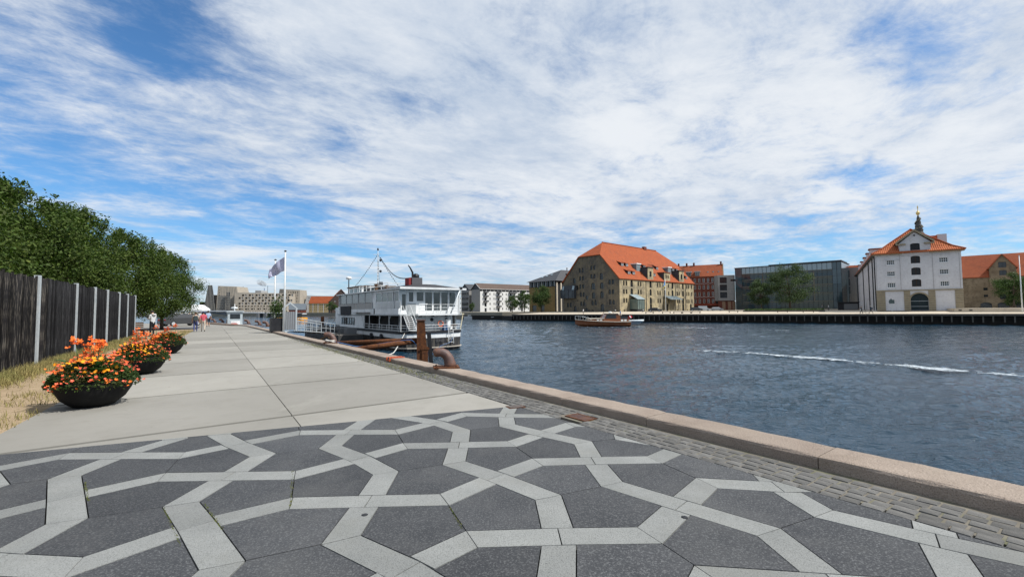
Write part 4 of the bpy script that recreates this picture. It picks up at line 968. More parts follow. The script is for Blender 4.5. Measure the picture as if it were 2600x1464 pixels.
# ------------------------------------------------------------------ terraced apartment island, seen across the far water
def island():
    Y=500; k=.0793
    X=lambda zx:-367.3+k*zx; Z=lambda zy:87.2-k*zy
    dark=M('dark_gridded_glazing',(.022,.025,.03),(.045,.05,.055),.4,rough=.2); bar=M('pale_glazing_bar',(.42,.40,.36))
    pane_d=M('deep_window',(.012,.011,.01),(.04,.03,.022),.3,rough=.3); pane_g=M('grey_inset_panel',(.24,.24,.235),(.31,.31,.305),.3)
    def gable(e,P,y,cols,rows,name='glazed_gable'):
        """glazed gable end with a lattice of pale bars"""
        f=Face(e,0,y,0); f.poly(name,P,0,.6,dark); xs=[p[0] for p in P]; zs=[p[1] for p in P]
        for i in range(1,cols):
            x=min(xs)+(max(xs)-min(xs))*i/cols
            seg=[(x-.12,min(zs)),(x+.12,min(zs)),(x+.12,max(zs)),(x-.12,max(zs))]; ed=[(P[i_],P[(i_+1)%len(P)]) for i_ in range(len(P))]
            if area(P)<0: ed=[(q,p) for p,q in ed]
            for p,q in ed: seg=clip(seg,p[0],p[1],q[1]-p[1],p[0]-q[0]) if len(seg)>2 else seg
            if len(seg)>2: f.poly('glazing_bar',seg,-.18,-.02,bar)
        for j in range(1,rows):
            z=min(zs)+(max(zs)-min(zs))*j/rows; seg=[(min(xs),z-.1),(max(xs),z-.1),(max(xs),z+.1),(min(xs),z+.1)]
            for p,q in ed: seg=clip(seg,p[0],p[1],q[1]-p[1],p[0]-q[0]) if len(seg)>2 else seg
            if len(seg)>2: f.poly('glazing_bar',seg,-.16,-.03,bar)
    def block(name,label,P,depth,mat,lean,y=0,holes=(),stagger=True):
        e=empty(name,(0,Y+y,0),0,label,'building','terraced apartment blocks across the water')
        f=Face(e,0,0,0,0,lean); hs=list(holes)
        f.wall(P,hs,mat,.9)
        for n_,h in enumerate(hs): 
            f.bx('pane',h[0],h[1],h[2],h[3],.7,.9,pane_d if h[4]==0 else pane_g)
        top=max(p[1] for p in P); b=MB(); n=len(P)
        Vs=[f.pt(x,z,0) for x,z in P]+[(x,depth,z) for x,z in P]
        b.add(Vs,[[i+n for i in range(n)][::-1]]+[(i,i+n,(i+1)%n+n,(i+1)%n) for i in range(n)]); b.build('shell',mat,e); return e,f
    base=.7
    # long block in front
    P=[(X(690),base),(X(1445),base),(X(1400),Z(812)),(X(632),Z(792))]
    hs=[]
    for r,zy in enumerate((836,876,915,955)):
        z=Z(zy)
        for c in range(8):
            zx=(760,720,778,738)[r]+c*(98-r*1.2)-c*c*.35
            hs.append((X(zx-17),X(zx+17),z-1.0,z+1.0,0)); hs.append((X(zx+26),X(zx+52),z-1.6,z+1.2,1))
    for zy in (995,1034):
        for c in range(16):
            zx=705+c*43.5+(12 if zy>1000 else 0)*(c%2); w=14 if c%2 else 9
            if zx<1400: hs.append((X(zx-w),X(zx+w),Z(zy)-.85,Z(zy)+.85,0))
    e,f=block('long_terraced_block','long sand-grey terraced apartment block with rows of dark square windows',P,26,papir,.35,0,hs)
    for c in range(17): f.bx('rib',X(690+c*45)-.15,X(690+c*45)+.15,base,Z(975),-.35,-.02,papir)
    gable(e,[(X(560),base),(X(655),base),(X(632),Z(792)),(X(590),Z(792))],-.5,5,9)
    # tall block on the left
    P=[(X(385),base),(X(660),base),(X(640),Z(800)),(X(608),Z(703)),(X(328),Z(690))]
    hs=[(X(345+i*8.5),X(357+i*8.5),Z(712+i*40)-.8,Z(712+i*40)+.8,0) for i in range(8)]
    e,f=block('tall_terraced_block','tall sand-grey apartment block with sloping gridded glass gable at the left',P,30,papir,.30,6,hs)
    for c in range(12): f.poly('rib',[(X(352+c*22)-.12,Z(700)-.6),(X(352+c*22)+.12,Z(700)-.6),(X(372+c*24)+.12,Z(840)),(X(372+c*24)-.12,Z(840))],-.3,-.02,papir)
    gable(e,[(X(208),base),(X(390),base),(X(328),Z(688)),(X(270),Z(688))],-.4,9,14)
    gable(e,[(X(432),base),(X(560),base),(X(556),Z(842)),(X(450),Z(842))],-4.5,9,11)
    # tower behind, right
    P=[(X(1190),base),(X(1500),base),(X(1462),Z(752)),(X(1245),Z(742))]
    hs=[(X(1290+c*34),X(1303+c*34),Z(790+r*45)-.8,Z(790+r*45)+.8,r%2) for c in range(5) for r in range(4)]
    e,f=block('right_terraced_block','tapering sand-grey apartment tower at the right end of the long block',P,24,papir,.25,20,hs)
    gable(e,[(X(1195),Z(830)),(X(1280),Z(830)),(X(1268),Z(742)),(X(1205),Z(742))],-.3,5,5)
    for c in range(6): f.bx('rib',X(1300+c*28)-.12,X(1300+c*28)+.12,Z(850),Z(765),-.3,-.02,papir)
    P=[(X(600),base),(X(740),base),(X(712),Z(742)),(X(622),Z(740))]
    block('rear_terraced_block','short pale apartment block peeking over the long block',P,20,papir2,.2,45,[(X(640+c*18),X(648+c*18),Z(765),Z(752),1) for c in range(4)])
    P=[(X(60),base),(X(220),base),(X(235),Z(820)),(X(200),Z(925)),(X(70),Z(925))]
    block('low_terraced_block','low brown-grey apartment wing beside the left trees',P,20,M('brown_grey_cladding',(.16,.15,.14),(.20,.19,.18),.4),.1,14)
    # pale block with white panels further right
    P=[(X(1480),base),(X(1950),base),(X(1930),Z(846)),(X(1520),Z(834))]
    hs=[(X(1545+c*16),X(1552+c*16),Z(880+r*45),Z(862+r*45),0) for c in range(2) for r in range(3)]+[(X(1600+c*38),X(1622+c*38),Z(892+r*30),Z(872+r*30),1) for c in range(3) for r in range(5)]
    block('pale_terraced_block','pale grey apartment block with white panels behind the red-roofed warehouse',P,22,papir2,.25,30,hs)
    # chimneys of the power station far behind
    for zx,w,z0,z1,lab,c in ((816,9,790,716,'slim grey chimney on the left of the skyline',(.30,.36,.40)),(1118,9,800,741,'short dark blue chimney on the skyline',(.05,.09,.20)),(1166,7,800,710,'thin dark chimney with white smoke on the skyline',(.10,.12,.14))):
        D=1500; s=D/500; x=X(zx)*s; zt=1.6+(Z(z1)-1.6)*s
        e=empty('power_station_chimney',(x,D,0),0,lab,'chimney'); r=w*k*s/2*.9
        MB().lathe([(r*1.15,.7),(r,zt-2)],14).build('shaft',M('chimney_paint_'+str(zx),c),e,smooth=True); MB().lathe([(r*1.08,zt-2),(r*1.08,zt),(r*.8,zt),(r*.8,zt-1.5)],14).build('rim',frame_dark,e)
    # smoke: a drifting puff of vapour
    s=3; P0=Vector((X(1166)*s,1500,1.6+(Z(708)-1.6)*s)); P1=Vector((X(1010)*s,1500,1.6+(Z(640)-1.6)*s))
    b=MB(); b.tube([P0+(P1-P0)*t for t in (0,.08,.3,.6,.85,1)],[1,4,8,9,9,3],10); o=b.build('smoke',None or M('tmp',(1,1,1)),smooth=True); o.data.materials.clear()
    m=bpy.data.materials.new('white_vapour'); m.use_nodes=True; nt=m.node_tree; nt.nodes.clear(); ou=nt.nodes.new('ShaderNodeOutputMaterial'); pv=nt.nodes.new('ShaderNodeVolumePrincipled'); pv.inputs['Color'].default_value=(.95,.95,.96,1); pv.inputs['Anisotropy'].default_value=.2
    tn=nt.nodes.new('ShaderNodeTexNoise'); tn.inputs['Scale'].default_value=.10; tn.inputs['Detail'].default_value=3; tc=nt.nodes.new('ShaderNodeTexCoord'); nt.links.new(tc.outputs['Object'],tn.inputs['Vector'])
    mr=nt.nodes.new('ShaderNodeMapRange'); nt.links.new(tn.outputs['Fac'],mr.inputs[0]); mr.inputs[1].default_value=.42; mr.inputs[2].default_value=.62; mr.inputs[4].default_value=.16; nt.links.new(mr.outputs[0],pv.inputs['Density']); nt.links.new(pv.outputs[0],ou.inputs['Volume'])
    o.data.materials.append(m); meta(o,'small white puff of smoke drifting left from the thin chimney','smoke',kind='stuff')
    # harbour houses on the far side
    Y2=450; q=Y2/500
    x0,x1=at(771.6,790,Y2).x,at(784,790,Y2).x; x2=at(846,790,Y2).x
    ZZ=lambda zy:1.6+(Z(zy)-1.6)*q
    e=empty('ochre_harbour_warehouse',(x1,Y2,.7),R(-4),'ochre warehouse with bright orange roof on the far left shore','building','old warehouses on the far left shore')
    W=x2-x1; D=9; H=ZZ(957)-.7; fr,lf,rt,bk=faces(e,W,D)
    hs=[(x,x+.7,z,z+.8,0) for x in [1.2+2.1*i for i in range(11)] for z in (2.6,4.9,7.1,9.2) if x<W-1]
    fr.wall([(0,0),(W,0),(W,H),(0,H)],hs,M('ochre_render',(.40,.32,.17),(.33,.26,.15),.5),.2); [fr.window(h,'dark',.2) for h in hs]
    for x in (4,9.3,15): fr.bx('plaster_strip',x,x+.6,0,H,-.05,-.004,plaster_grey)
    lf.wall([(0,0),(D,0),(D,H),(D/2,H+6.6),(0,H)],[],rubble2); rt.wall([(0,0),(D,0),(D,H),(D/2,H+6.6),(0,H)],[],rubble2); gable_roof(e,W,D,H,6.6,redtile,.3)
    xa,xb=at(733,790,440).x,at(772,790,440).x
    e=empty('slate_roofed_house',(xa,440,.7),R(20),'small brick house with blue-grey slate roof on the far left shore','building','old warehouses on the far left shore')
    W=xb-xa; H=ZZ(1045)*.98-.7; fr,lf,rt,bk=faces(e,W,8)
    hs=[(x,x+.6,z,z+.9,0) for x in [1+1.9*i for i in range(7)] for z in (1.0,2.6) if x<W-1]
    fr.wall([(0,0),(W,0),(W,H),(0,H)],hs,redbrick,.15); [fr.window(h,'dark',.15) for h in hs]
    lf.wall([(0,0),(8,0),(8,H),(4,H+5.6),(0,H)],[],redbrick); rt.wall([(0,0),(8,0),(8,H),(4,H+5.6),(0,H)],[],redbrick); gable_roof(e,W,8,H,5.6,M('blue_slate',(.10,.12,.14),(.13,.15,.17),1),.3)
    # dark gabled warehouse behind the ferry
    P=at(838,790,330); e=empty('dark_gabled_warehouse',(P.x,330,.7),R(24),'dark brown gabled warehouse behind the ferry bow','building','old warehouses on the far left shore')
    fr,lf,rt,bk=faces(e,15,40); b=M('dark_timber_clad',(.055,.038,.032),(.08,.055,.045),.8)
    hs=[(x,x+.9,z,z+1.1,0) for x in (3,6.2,9.4) for z in (2,5,8)]
    fr.wall([(0,0),(15,0),(15,9),(7.5,17.5),(0,9)],hs,b,.2); [fr.window(h,'white1',.2) for h in hs]; lf.wall([(0,0),(40,0),(40,9),(0,9)],[],b); rt.wall([(0,0),(40,0),(40,9),(0,9)],[],b); gable_roof(e,15,40,9,8.5,redtile2,.4,'y')
island()
# ------------------------------------------------------------------ low harbour bridge
def bridge():
    Y=330; e=empty('harbour_bridge',(0,Y,0),0,'long low white-edged bridge crossing the far water','bridge')
    x=lambda u:at(u,793,Y).x
    deck=M('bridge_deck_edge',(.55,.56,.57),(.48,.49,.5),.2,rough=.6); under=M('bridge_underside',(.13,.135,.14),(.18,.185,.19),.2)
    def span(pts,y0,y1,mat,name,t):
        b=MB(); n=len(pts); b.add([(p[0],yy,p[1]+dz) for yy in (y0,y1) for dz in (0,t) for p in pts],[(i,i+1,i+1+n,i+n) for i in range(n-1)]+[(i+2*n,i+3*n,i+1+3*n,i+1+2*n) for i in range(n-1)]+[(i+n,i+1+n,i+1+3*n,i+3*n) for i in range(n-1)]+[(i,i+2*n,i+1+2*n,i+1) for i in range(n-1)]+[(0,n,3*n,2*n),(n-1,3*n-1,4*n-1,2*n-1)]); return b.build(name,mat,e)
    L=[(x(440),1.9),(x(480),2.1),(x(540),2.3),(x(583),2.2)]; span(L,0,8,deck,'left_deck',.8)
    Rr=[(x(583),1.2),(x(640),.9),(x(700),.2),(x(760),-.2)]; span(Rr,4,12,deck,'right_deck',.7)
    b=MB(); b.add([(x(470),1,2.0),(x(540),1,.8),(x(578),1,-1.0),(x(600),1,-.2),(x(600),1,1.9),(x(470),7,2.0),(x(540),7,.8),(x(578),7,-1.0),(x(600),7,-.2),(x(600),7,1.9)],[(0,1,2,3,4),(9,8,7,6,5),(0,5,6,1),(1,6,7,2),(2,7,8,3),(3,8,9,4)]); b.build('cantilever',under,e)
    for u in (498,515,648,668,690,712): B(x(u)-.8,x(u)+.8,3,9,-3,1.0).build('pier',under,e)
    for u in range(450,760,6):
        t=(u-583)/177; z=2.9 if u<583 else 1.9-t*1.4; B(x(u)-.05,x(u)+.05,.1,.2,z,z+1.0).build('railing_post',frame_dark,e)
    span([(p[0],p[1]+1.75) for p in L],.1,.2,frame_dark,'handrail',.08); span([(p[0],p[1]+1.65) for p in Rr],4.1,4.2,frame_dark,'handrail',.08)
    for u in (560,660,690): B(x(u)-4,x(u)+4,14,18,-2.4,-1.0).build('landing',under,e)
bridge()
# ------------------------------------------------------------------ trees
bark=M('bark',(.075,.055,.04),(.12,.095,.07),6,rough=.95,bump=.6,bscale=30)
def leafmat(name,c1,c2,c3):
    m=M(name,c1,c2,1.1,rough=.6,spec=.15,island=.45,lo=.35,hi=.65,c3=c3,s3=3,a3=.5)
    nt=m.node_tree; p=nt.nodes['Principled BSDF']; N=nt.nodes.new; L=nt.links.new
    tr=N('ShaderNodeBsdfTranslucent'); tr.inputs[0].default_value=(c1[0]*1.6,c1[1]*1.7,c1[2]*.8,1); mx=N('ShaderNodeMixShader'); mx.inputs[0].default_value=.25
    out=[n for n in nt.nodes if n.type=='OUTPUT_MATERIAL'][0]; L(p.outputs[0],mx.inputs[1]); L(tr.outputs[0],mx.inputs[2]); L(mx.outputs[0],out.inputs[0]); return m
leaf_a=leafmat('dark_green_leaves',(.030,.060,.012),(.068,.098,.020),(.12,.135,.030))
leaf_b=leafmat('mid_green_leaves',(.034,.068,.020),(.070,.105,.032),(.09,.12,.05))
leaf_c=leafmat('grey_green_leaves',(.038,.066,.026),(.075,.105,.045),(.11,.13,.06))
def tree_meshes(name,H,cr_,zb,nleaf,leaf,mat,seed,clumps=70,spiky=0):
    """trunk with limbs, and a crown of separate leaves gathered in clumps"""
    rs=np.random.RandomState(seed); rnd=random.Random(seed)
    t=MB(); th=zb+(H-zb)*.55; r0=.035*H**.8
    lean=[rnd.uniform(-.15,.15),rnd.uniform(-.15,.15)]
    tp=[(lean[0]*k,lean[1]*k,th*k) for k in (0,.25,.5,.75,1)]; t.tube(tp,[r0*1.25,r0,r0*.8,r0*.55,r0*.25],8)
    cz=(zb+H)/2; az=(H-zb)/2
    C=[]
    while len(C)<clumps:
        v=rs.normal(size=3); v/=np.linalg.norm(v); q=rs.uniform(.25,1)**.5
        f=1-.25*max(0,v[2])
        p=np.array([v[0]*cr_*q*f,v[1]*cr_*q*f,cz+v[2]*az*q]); p*= [1,1,1]
        C.append((p,cr_*rs.uniform(.16,.30)))
    for k in range(10):
        p,_=C[rs.randint(len(C))]; z0=th*rnd.uniform(.35,.95); mid_=(p[0]*.45,p[1]*.45,z0+(p[2]-z0)*.6)
        t.tube([(lean[0]*z0/th,lean[1]*z0/th,z0),mid_,tuple(p)],[r0*.45,r0*.25,r0*.06],5)
    if spiky:
        for _ in range(spiky):
            v=rs.normal(size=2); a=rs.uniform(0,6.28); q=rs.uniform(0,.75)
            x,y=cr_*q*math.cos(a),cr_*q*math.sin(a); ztop=cz+az*math.sqrt(max(0,1-q*q))
            for s in range(5): C.append((np.array([x+.05*s*rs.uniform(-1,1),y+.05*s*rs.uniform(-1,1),ztop-.1+.17*s]),cr_*.045*(6-s)/3))
    w=np.array([c[1]**2.2 for c in C]); w/=w.sum()
    idx=rs.choice(len(C),nleaf,p=w); ctr=np.array([c[0] for c in C])[idx]; rad=np.array([c[1] for c in C])[idx]
    d=rs.normal(size=(nleaf,3)); d/=np.linalg.norm(d,axis=1)[:,None]; q=rs.uniform(.2,1.15,nleaf)[:,None]
    pos=ctr+d*rad[:,None]*q*np.array([1.15,1.15,.85])
    nrm=d*.6+rs.normal(size=(nleaf,3))*.6+np.array([0,0,.5]); nrm/=np.linalg.norm(nrm,axis=1)[:,None]
    a=np.cross(nrm,rs.normal(size=(nleaf,3))); a/=np.linalg.norm(a,axis=1)[:,None]; b=np.cross(nrm,a)
    L=leaf*rs.uniform(.6,1.3,nleaf)[:,None]; Wd=L*.5
    v=np.stack([pos-a*L*.5,pos+b*Wd*.5+nrm*L*.06,pos+a*L*.5,pos-b*Wd*.5+nrm*L*.06],1).reshape(-1,3)
    return t.mesh('trunk',bark,True),fastmesh('crown',v,np.arange(nleaf*4).reshape(-1,4),mat)
def tree(name,meshes,loc,rz,sc,label,group=None):
    e=empty(name,loc,rz,label,'tree',group); e.scale=sc if isinstance(sc,tuple) else (sc,)*3
    link('trunk',meshes[0],e); link('crown',meshes[1],e); return e
TA=[tree_meshes('a',7.4,3.7,1.2,52000,.160,leaf_a,s,110,44) for s in (3,4,5)]
grp='trees in a row behind the fence'
tree('promenade_tree',TA[0],(-34.1,43.4,-.05),.3,(.80,.80,.97),'dark green tree at the far end of the row, nearest the walkers',grp)
tree('promenade_tree',TA[1],(-29.6,33.5,-.05),1.4,(.95,.95,1),'dense green tree behind the far end of the black fence',grp)
tree('promenade_tree',TA[2],(-26.6,26.2,-.05),2.6,(.95,.95,1.02),'bushy green tree above the middle of the black fence',grp)
tree('promenade_tree',TA[0],(-23.8,20.2,-.05),4.0,(.95,.95,1.0),'tall green tree above the pale post of the fence',grp)
tree('promenade_tree',TA[1],(-21.6,14.6,-.05),5.2,(.97,.97,1.05),'green tree at the left edge of the picture',grp)
# second rank, seen through the gaps
tree('promenade_tree',TA[2],(-34,31,-.05),.9,1.02,'shaded green tree of the rear rank behind the fence',grp)
TB=[tree_meshes('b',10,4.2,2.2,9000,.34,leaf_b,s,60) for s in (11,12)]
TC=tree_meshes('c',14.5,6.2,2.0,16000,.36,leaf_c,21,85); TC2=tree_meshes('c',10,3.8,2.0,9000,.34,leaf_c,22,55)
grp='trees on the far quay'
def ft(m,u,Y,sc,lab,name='quay_tree',z=.65): 
    p=at(u,780,Y); tree(name,m,(p.x,Y,z),random.random()*6,sc,lab,grp)
ft(TB[0],1374.8,182,(1.02,1.02,1.08),'round green tree in front of the ochre brick block')
ft(TB[1],1331,190,(.82,.82,.92),'round green tree in front of the white apartments, beside the ochre block')
ft(TB[0],1301,196,(.72,.72,.74),'smaller green tree in front of the white apartment balconies')
ft(TB[1],1199,235,(.40,.40,.52),'very small tree at the corner of the grey apartment row')
ft(TC,2006,137,(1,1,1),'tall broad tree in front of the glass office')
ft(TC2,1934,139,(.98,.98,1.0),'smaller tree left of the tall one at the glass office')
ft(TB[1],2575,112,(.95,.95,.92),'leafy tree against the brown masonry warehouse at the right edge')
p=at(842,790,300); tree('quay_tree',TB[0],(p.x,300,.7),1,(.9,.9,.75),'small dark tree between ochre warehouse and ferry bow',grp)
# ------------------------------------------------------------------ paling fence
def fence():
    A=Vector((-13.83,12.92,0)); d=Vector((-.55,.835,0)).normalized(); rz=math.atan2(d.y,d.x)
    e=empty('paling_fence',A,rz,'tall black-stained timber paling fence with grey steel posts','fence')
    wood=M('black_stained_timber',(.009,.009,.010),(.016,.016,.017),2.0,spec=.08,rough=.9,bump=.5,bscale=9,stretch=(3,3,.25),c3=(.20,.20,.20),s3=9,a3=.10,island=.6)
    wood2=M('weathered_dark_timber',(.008,.008,.009),(.016,.015,.015),2.0,spec=.08,rough=.9,bump=.5,bscale=9,stretch=(3,3,.25),c3=(.26,.23,.19),s3=9,a3=.26,island=.6)
    meshes=[]
    for k in range(10):
        b=MB(); r=random.uniform(.040,.047); n=7; prof=[(r*math.cos(math.pi*i/(n-1)),-r*1.1*math.sin(math.pi*i/(n-1))) for i in range(n)]
        h=2.66+random.uniform(-.03,.03); V=[(x,y,z) for z in (-.1,.8,1.7,h) for x,y in [(p[0]*(1+random.uniform(-.07,.07)),p[1]) for p in prof]]
        V=[(x+k*2.7,y,z) for x,y,z in V]; fs=[(i*n+j,i*n+j+1,(i+1)*n+j+1,(i+1)*n+j) for i in range(3) for j in range(n-1)]+[(i*n+n-1,i*n,(i+1)*n,(i+1)*n+n-1) for i in range(3)]+[[3*n+j for j in range(n)]]
        b.add(V,fs); meshes.append((b.mesh('paling',wood,True),b.mesh('paling',wood2,True)))
    x=-13.0; k=0
    posts=[-12.6,-8.4,-4.2,0,4.2,7.15,9.7,12.7,15.3,18.05]
    while x<18.2:
        sp=.150 if x<-.1 else .116
        if all(abs(x-p)>.07 for p in posts): kk=random.randrange(10); link('paling',meshes[kk][0 if x>.9 else 1],e,(x-kk*2.7,random.uniform(-.006,.006),random.uniform(-.02,.02)),(0,0,0))
        x+=sp+random.uniform(-.005,.005)
    for z in (.55,2.1): B(-13,18.2,.03,.09,z,z+.10).build('rail',wood,e)
    for p in posts: w_=.075 if p<=0 else .030; B(p-w_,p+w_,-.085,.04,-.2,2.72).build('post',galv,e)
fence()
# ------------------------------------------------------------------ dry grass at the fence foot and on the verge
def grass():
    rs=np.random.RandomState(9); vs=[];fs=[]; 
    A=Vector((-13.83,12.92,0)); d=Vector((-.55,.835,0)).normalized(); nn=Vector((.835,.55,0))
    def blade(x,y,h,w,lean):
        a=rs.uniform(0,6.28); dx,dy=math.cos(a)*w,math.sin(a)*w; b=rs.uniform(0,6.28); lx,ly=math.cos(b)*lean,math.sin(b)*lean; o=len(vs)
        vs.extend([(x-dx,y-dy,-.02),(x+dx,y+dy,-.02),(x+lx*.4+dx*.6,y+ly*.4+dy*.6,h*.6),(x+lx*.4-dx*.6,y+ly*.4-dy*.6,h*.6)]); fs.append((o,o+1,o+2,o+3))
        o=len(vs); vs.extend([(x+lx*.4-dx*.6,y+ly*.4-dy*.6,h*.6),(x+lx*.4+dx*.6,y+ly*.4+dy*.6,h*.6),(x+lx+dx*.1,y+ly+dy*.1,h),(x+lx-dx*.1,y+ly-dy*.1,h)]); fs.append((o,o+1,o+2,o+3))
    for _ in range(15000):
        t=rs.uniform(-7,17); o=abs(rs.normal(0,.26))+.03
        if o>1.3: continue
        p=A+d*t+nn*o; blade(p.x,p.y,rs.uniform(.10,.34)*(1-.6*o),.006,rs.uniform(.03,.22))
    for _ in range(13000):
        t=rs.uniform(.2,40); o=rs.uniform(-.06,.9)**1.0 if rs.rand()<.6 else rs.uniform(0,2.2)
        cl=math.sin(t*2.3)+math.sin(t*5.1+1)+rs.normal(0,.6)
        if cl<.25: continue
        p=EA+ED*t-Vector((ED.y,-ED.x,0))*o*1.0; blade(p.x,p.y,rs.uniform(.03,.11),.006,rs.uniform(.02,.07))
    m=M('dry_straw_grass',(.29,.23,.095),(.19,.175,.065),2.0,rough=.85,island=.35,c3=(.16,.18,.05),s3=1.1,a3=.75)
    o=link('dry_grass',fastmesh('dry_grass',vs,fs,m)); meta(o,'straw-coloured dry grass along the foot of the black fence','grass',kind='stuff')
    # loose gravel and crumbs on the soil
    vs=[];fs=[]
    for _ in range(5000):
        t=rs.uniform(0,16); o=rs.uniform(.02,2.0); p=EA+ED*t-Vector((ED.y,-ED.x,0))*o; s=rs.uniform(.004,.016); k=len(vs)
        vs.extend([(p.x-s,p.y-s*.6,-.016),(p.x+s,p.y-s*.5,-.016),(p.x,p.y+s,-.016),(p.x,p.y,-.016+s)]); fs.extend([(k,k+1,k+3),(k+1,k+2,k+3),(k+2,k,k+3)])
    o=link('soil_crumbs',fastmesh('soil_crumbs',vs,fs,soil)); meta(o,'crumbs of dry soil and gravel on the verge beside the planters','gravel',kind='stuff')
grass()
# ------------------------------------------------------------------ flower bowls
bowl_mat=M('black_bowl',(.008,.008,.009),(.014,.014,.014),3,rough=.7,spec=.15); stains(bowl_mat,3,(.05,.045,.04),.6,.75,.5)
stem_mat=M('green_stem',(.09,.13,.04)); fol=leafmat('bedding_leaves',(.028,.058,.016),(.055,.085,.022),(.10,.06,.03))
canna_leaf=leafmat('broad_canna_leaf',(.028,.075,.028),(.045,.10,.035),(.06,.12,.05))
fl_o=M('orange_petals',(.72,.115,.022),(.80,.21,.035),9,rough=.6,island=.25); fl_y=M('yellow_petals',(.80,.36,.018),(.78,.27,.012),9,rough=.6,island=.15); fl_r=M('coral_petals',(.70,.09,.05),(.76,.17,.09),9,rough=.6,island=.25)
def planter(loc,rz,rad,h,label,seed,ncan,yel):
    rs=np.random.RandomState(seed)
    e=empty('flower_bowl',loc,rz,label,'planter','black flower bowls beside the fence')
    b=MB(); pr=[(.30*rad,0),(.52*rad,.05*h),(.76*rad,.32*h),(.91*rad,.66*h),(rad,h),(rad,h+.02),(.95*rad,h+.02),(.90*rad,h-.05)]; b.lathe(pr,40); b.build('bowl',bowl_mat,e,True)
    MB().lathe([(.86*rad,h-.09),(.88*rad,h-.05),(.4*rad,h+.02),(.01,h+.05)],24).build('soil',joint,e)
    def dome(n,spread=1.05,top=.34):
        a=rs.uniform(0,6.283,n); q=np.sqrt(rs.uniform(0,1,n))*spread; x,y=rad*q*np.cos(a),rad*q*np.sin(a); z=h+top*(1-(q/spread)**2.2)+rs.normal(0,.03,n)-np.where(q>1.05,.06,0); return x,y,z
    n=7000; x,y,z=dome(n,1.12,.38); z=z-rs.uniform(0,.22,n)*(1-(np.hypot(x,y)/rad/1.1)**2)
    pos=np.stack([x,y,z],1); nr=rs.normal(size=(n,3))*.7+[0,0,.8]; nr/=np.linalg.norm(nr,axis=1)[:,None]; aa=np.cross(nr,rs.normal(size=(n,3))); aa/=np.linalg.norm(aa,axis=1)[:,None]; bb=np.cross(nr,aa); L=rs.uniform(.03,.065,n)[:,None]
    v=np.stack([pos-aa*L*.5,pos+bb*L*.27,pos+aa*L*.5,pos-bb*L*.27],1).reshape(-1,3); o=link('foliage',fastmesh('foliage',v,np.arange(n*4).reshape(-1,4),fol),e); o['kind']='stuff'
    def blooms(name,pts,mat,s0,s1,petals=5,cup=.35):
        vs=[];fs=[]
        for p in pts:
            s=rs.uniform(s0,s1); tilt=rs.normal(size=3)*.45+[.15,-.35,1]; tilt/=np.linalg.norm(tilt); u=np.cross(tilt,[.3,.8,.1]); u/=np.linalg.norm(u); w=np.cross(tilt,u)
            for k in range(petals):
                t=6.283*k/petals+rs.uniform(-.2,.2); dr=u*math.cos(t)+w*math.sin(t); sd=np.cross(tilt,dr); o=len(vs)
                vs.extend([p,p+dr*s*.6+sd*s*.34+tilt*s*cup*.6,p+dr*s+tilt*s*cup,p+dr*s*.6-sd*s*.34+tilt*s*cup*.6]); fs.append((o,o+1,o+2,o+3))
        if vs: o=link(name,fastmesh(name,vs,fs,mat),e); o['kind']='stuff'
    def cl(n,k,sp,spread,top):
        x,y,z=dome(n,spread,top); c=np.stack([x,y,z],1); return [c[i]+rs.normal(size=3)*[sp,sp,sp*.4] for i in range(n) for _ in range(k)]
    blooms('coral_flowers',cl(90,3,.045,1.14,.42),fl_r,.017,.031); blooms('orange_flowers',cl(60,3,.045,1.10,.45),fl_o,.018,.033)
    px=[]
    for i in range(yel):
        a=-math.pi/2+rs.normal(.35,.75)-rz; q=rs.uniform(.45,.98); z=h+.42*(1-(q/1.05)**2.2)+.03
        for _ in range(4): px.append(np.array([rad*q*math.cos(a),rad*q*math.sin(a),z])+rs.normal(size=3)*[.06,.06,.02])
    blooms('yellow_flowers',px,fl_y,.024,.040,6,.25)
    # tall cannas: stalk, broad leaves, flower head
    for i in range(ncan):
        a=rs.uniform(0,6.28); q=rs.uniform(.05,.6)*rad; bx,by=q*math.cos(a),q*math.sin(a); ht=h+rs.uniform(.44,.66); tx,ty=bx+rs.normal(0,.05),by+rs.normal(0,.05)
        MB().tube([(bx,by,h-.02),((bx+tx)/2,(by+ty)/2,(h+ht)/2),(tx,ty,ht)],[.011,.009,.006],5).build('canna_stalk',stem_mat,e,True)
        pts=[np.array([tx,ty,ht])+rs.normal(size=3)*[.045,.045,.05] for _ in range(13)]
        blooms('canna_flower',pts,fl_o,.034,.052,5,.7)
        for k in range(6):
            t=rs.uniform(0,6.28); l=rs.uniform(.30,.46); w=.07; z0=h+rs.uniform(.05,.18); P=[(0,0),(.35,.9),(.65,1.0),(1,0)]; vs=[];m=5
            for s in range(m+1):
                f=s/m; ww=w*math.sin(math.pi*min(f*.95+.04,1))**.8; r=f*l*.75; zz=z0+l*(.95*f-.45*f*f); cx,cy=bx+r*math.cos(t),by+r*math.sin(t)
                vs+= [(cx-ww*math.sin(t),cy+ww*math.cos(t),zz+ww*.3),(cx,cy,zz),(cx+ww*math.sin(t),cy-ww*math.cos(t),zz+ww*.3)]
            MB().add(vs,[(s*3+j,s*3+j+1,s*3+j+4,s*3+j+3) for s in range(m) for j in (0,1)]).build('canna_leaf',canna_leaf,e,True)
planter((-7.32,7.85,0),.3,.56,.44,'nearest black bowl, full of orange, coral and yellow flowers',31,5,18)
planter((-9.85,11.85,0),1.3,.57,.43,'middle black flower bowl with broad green canna leaves and yellow blooms',32,5,16)
planter((-13.65,17.65,0),2.2,.58,.43,'farthest black flower bowl, beside the standing man',33,4,9)
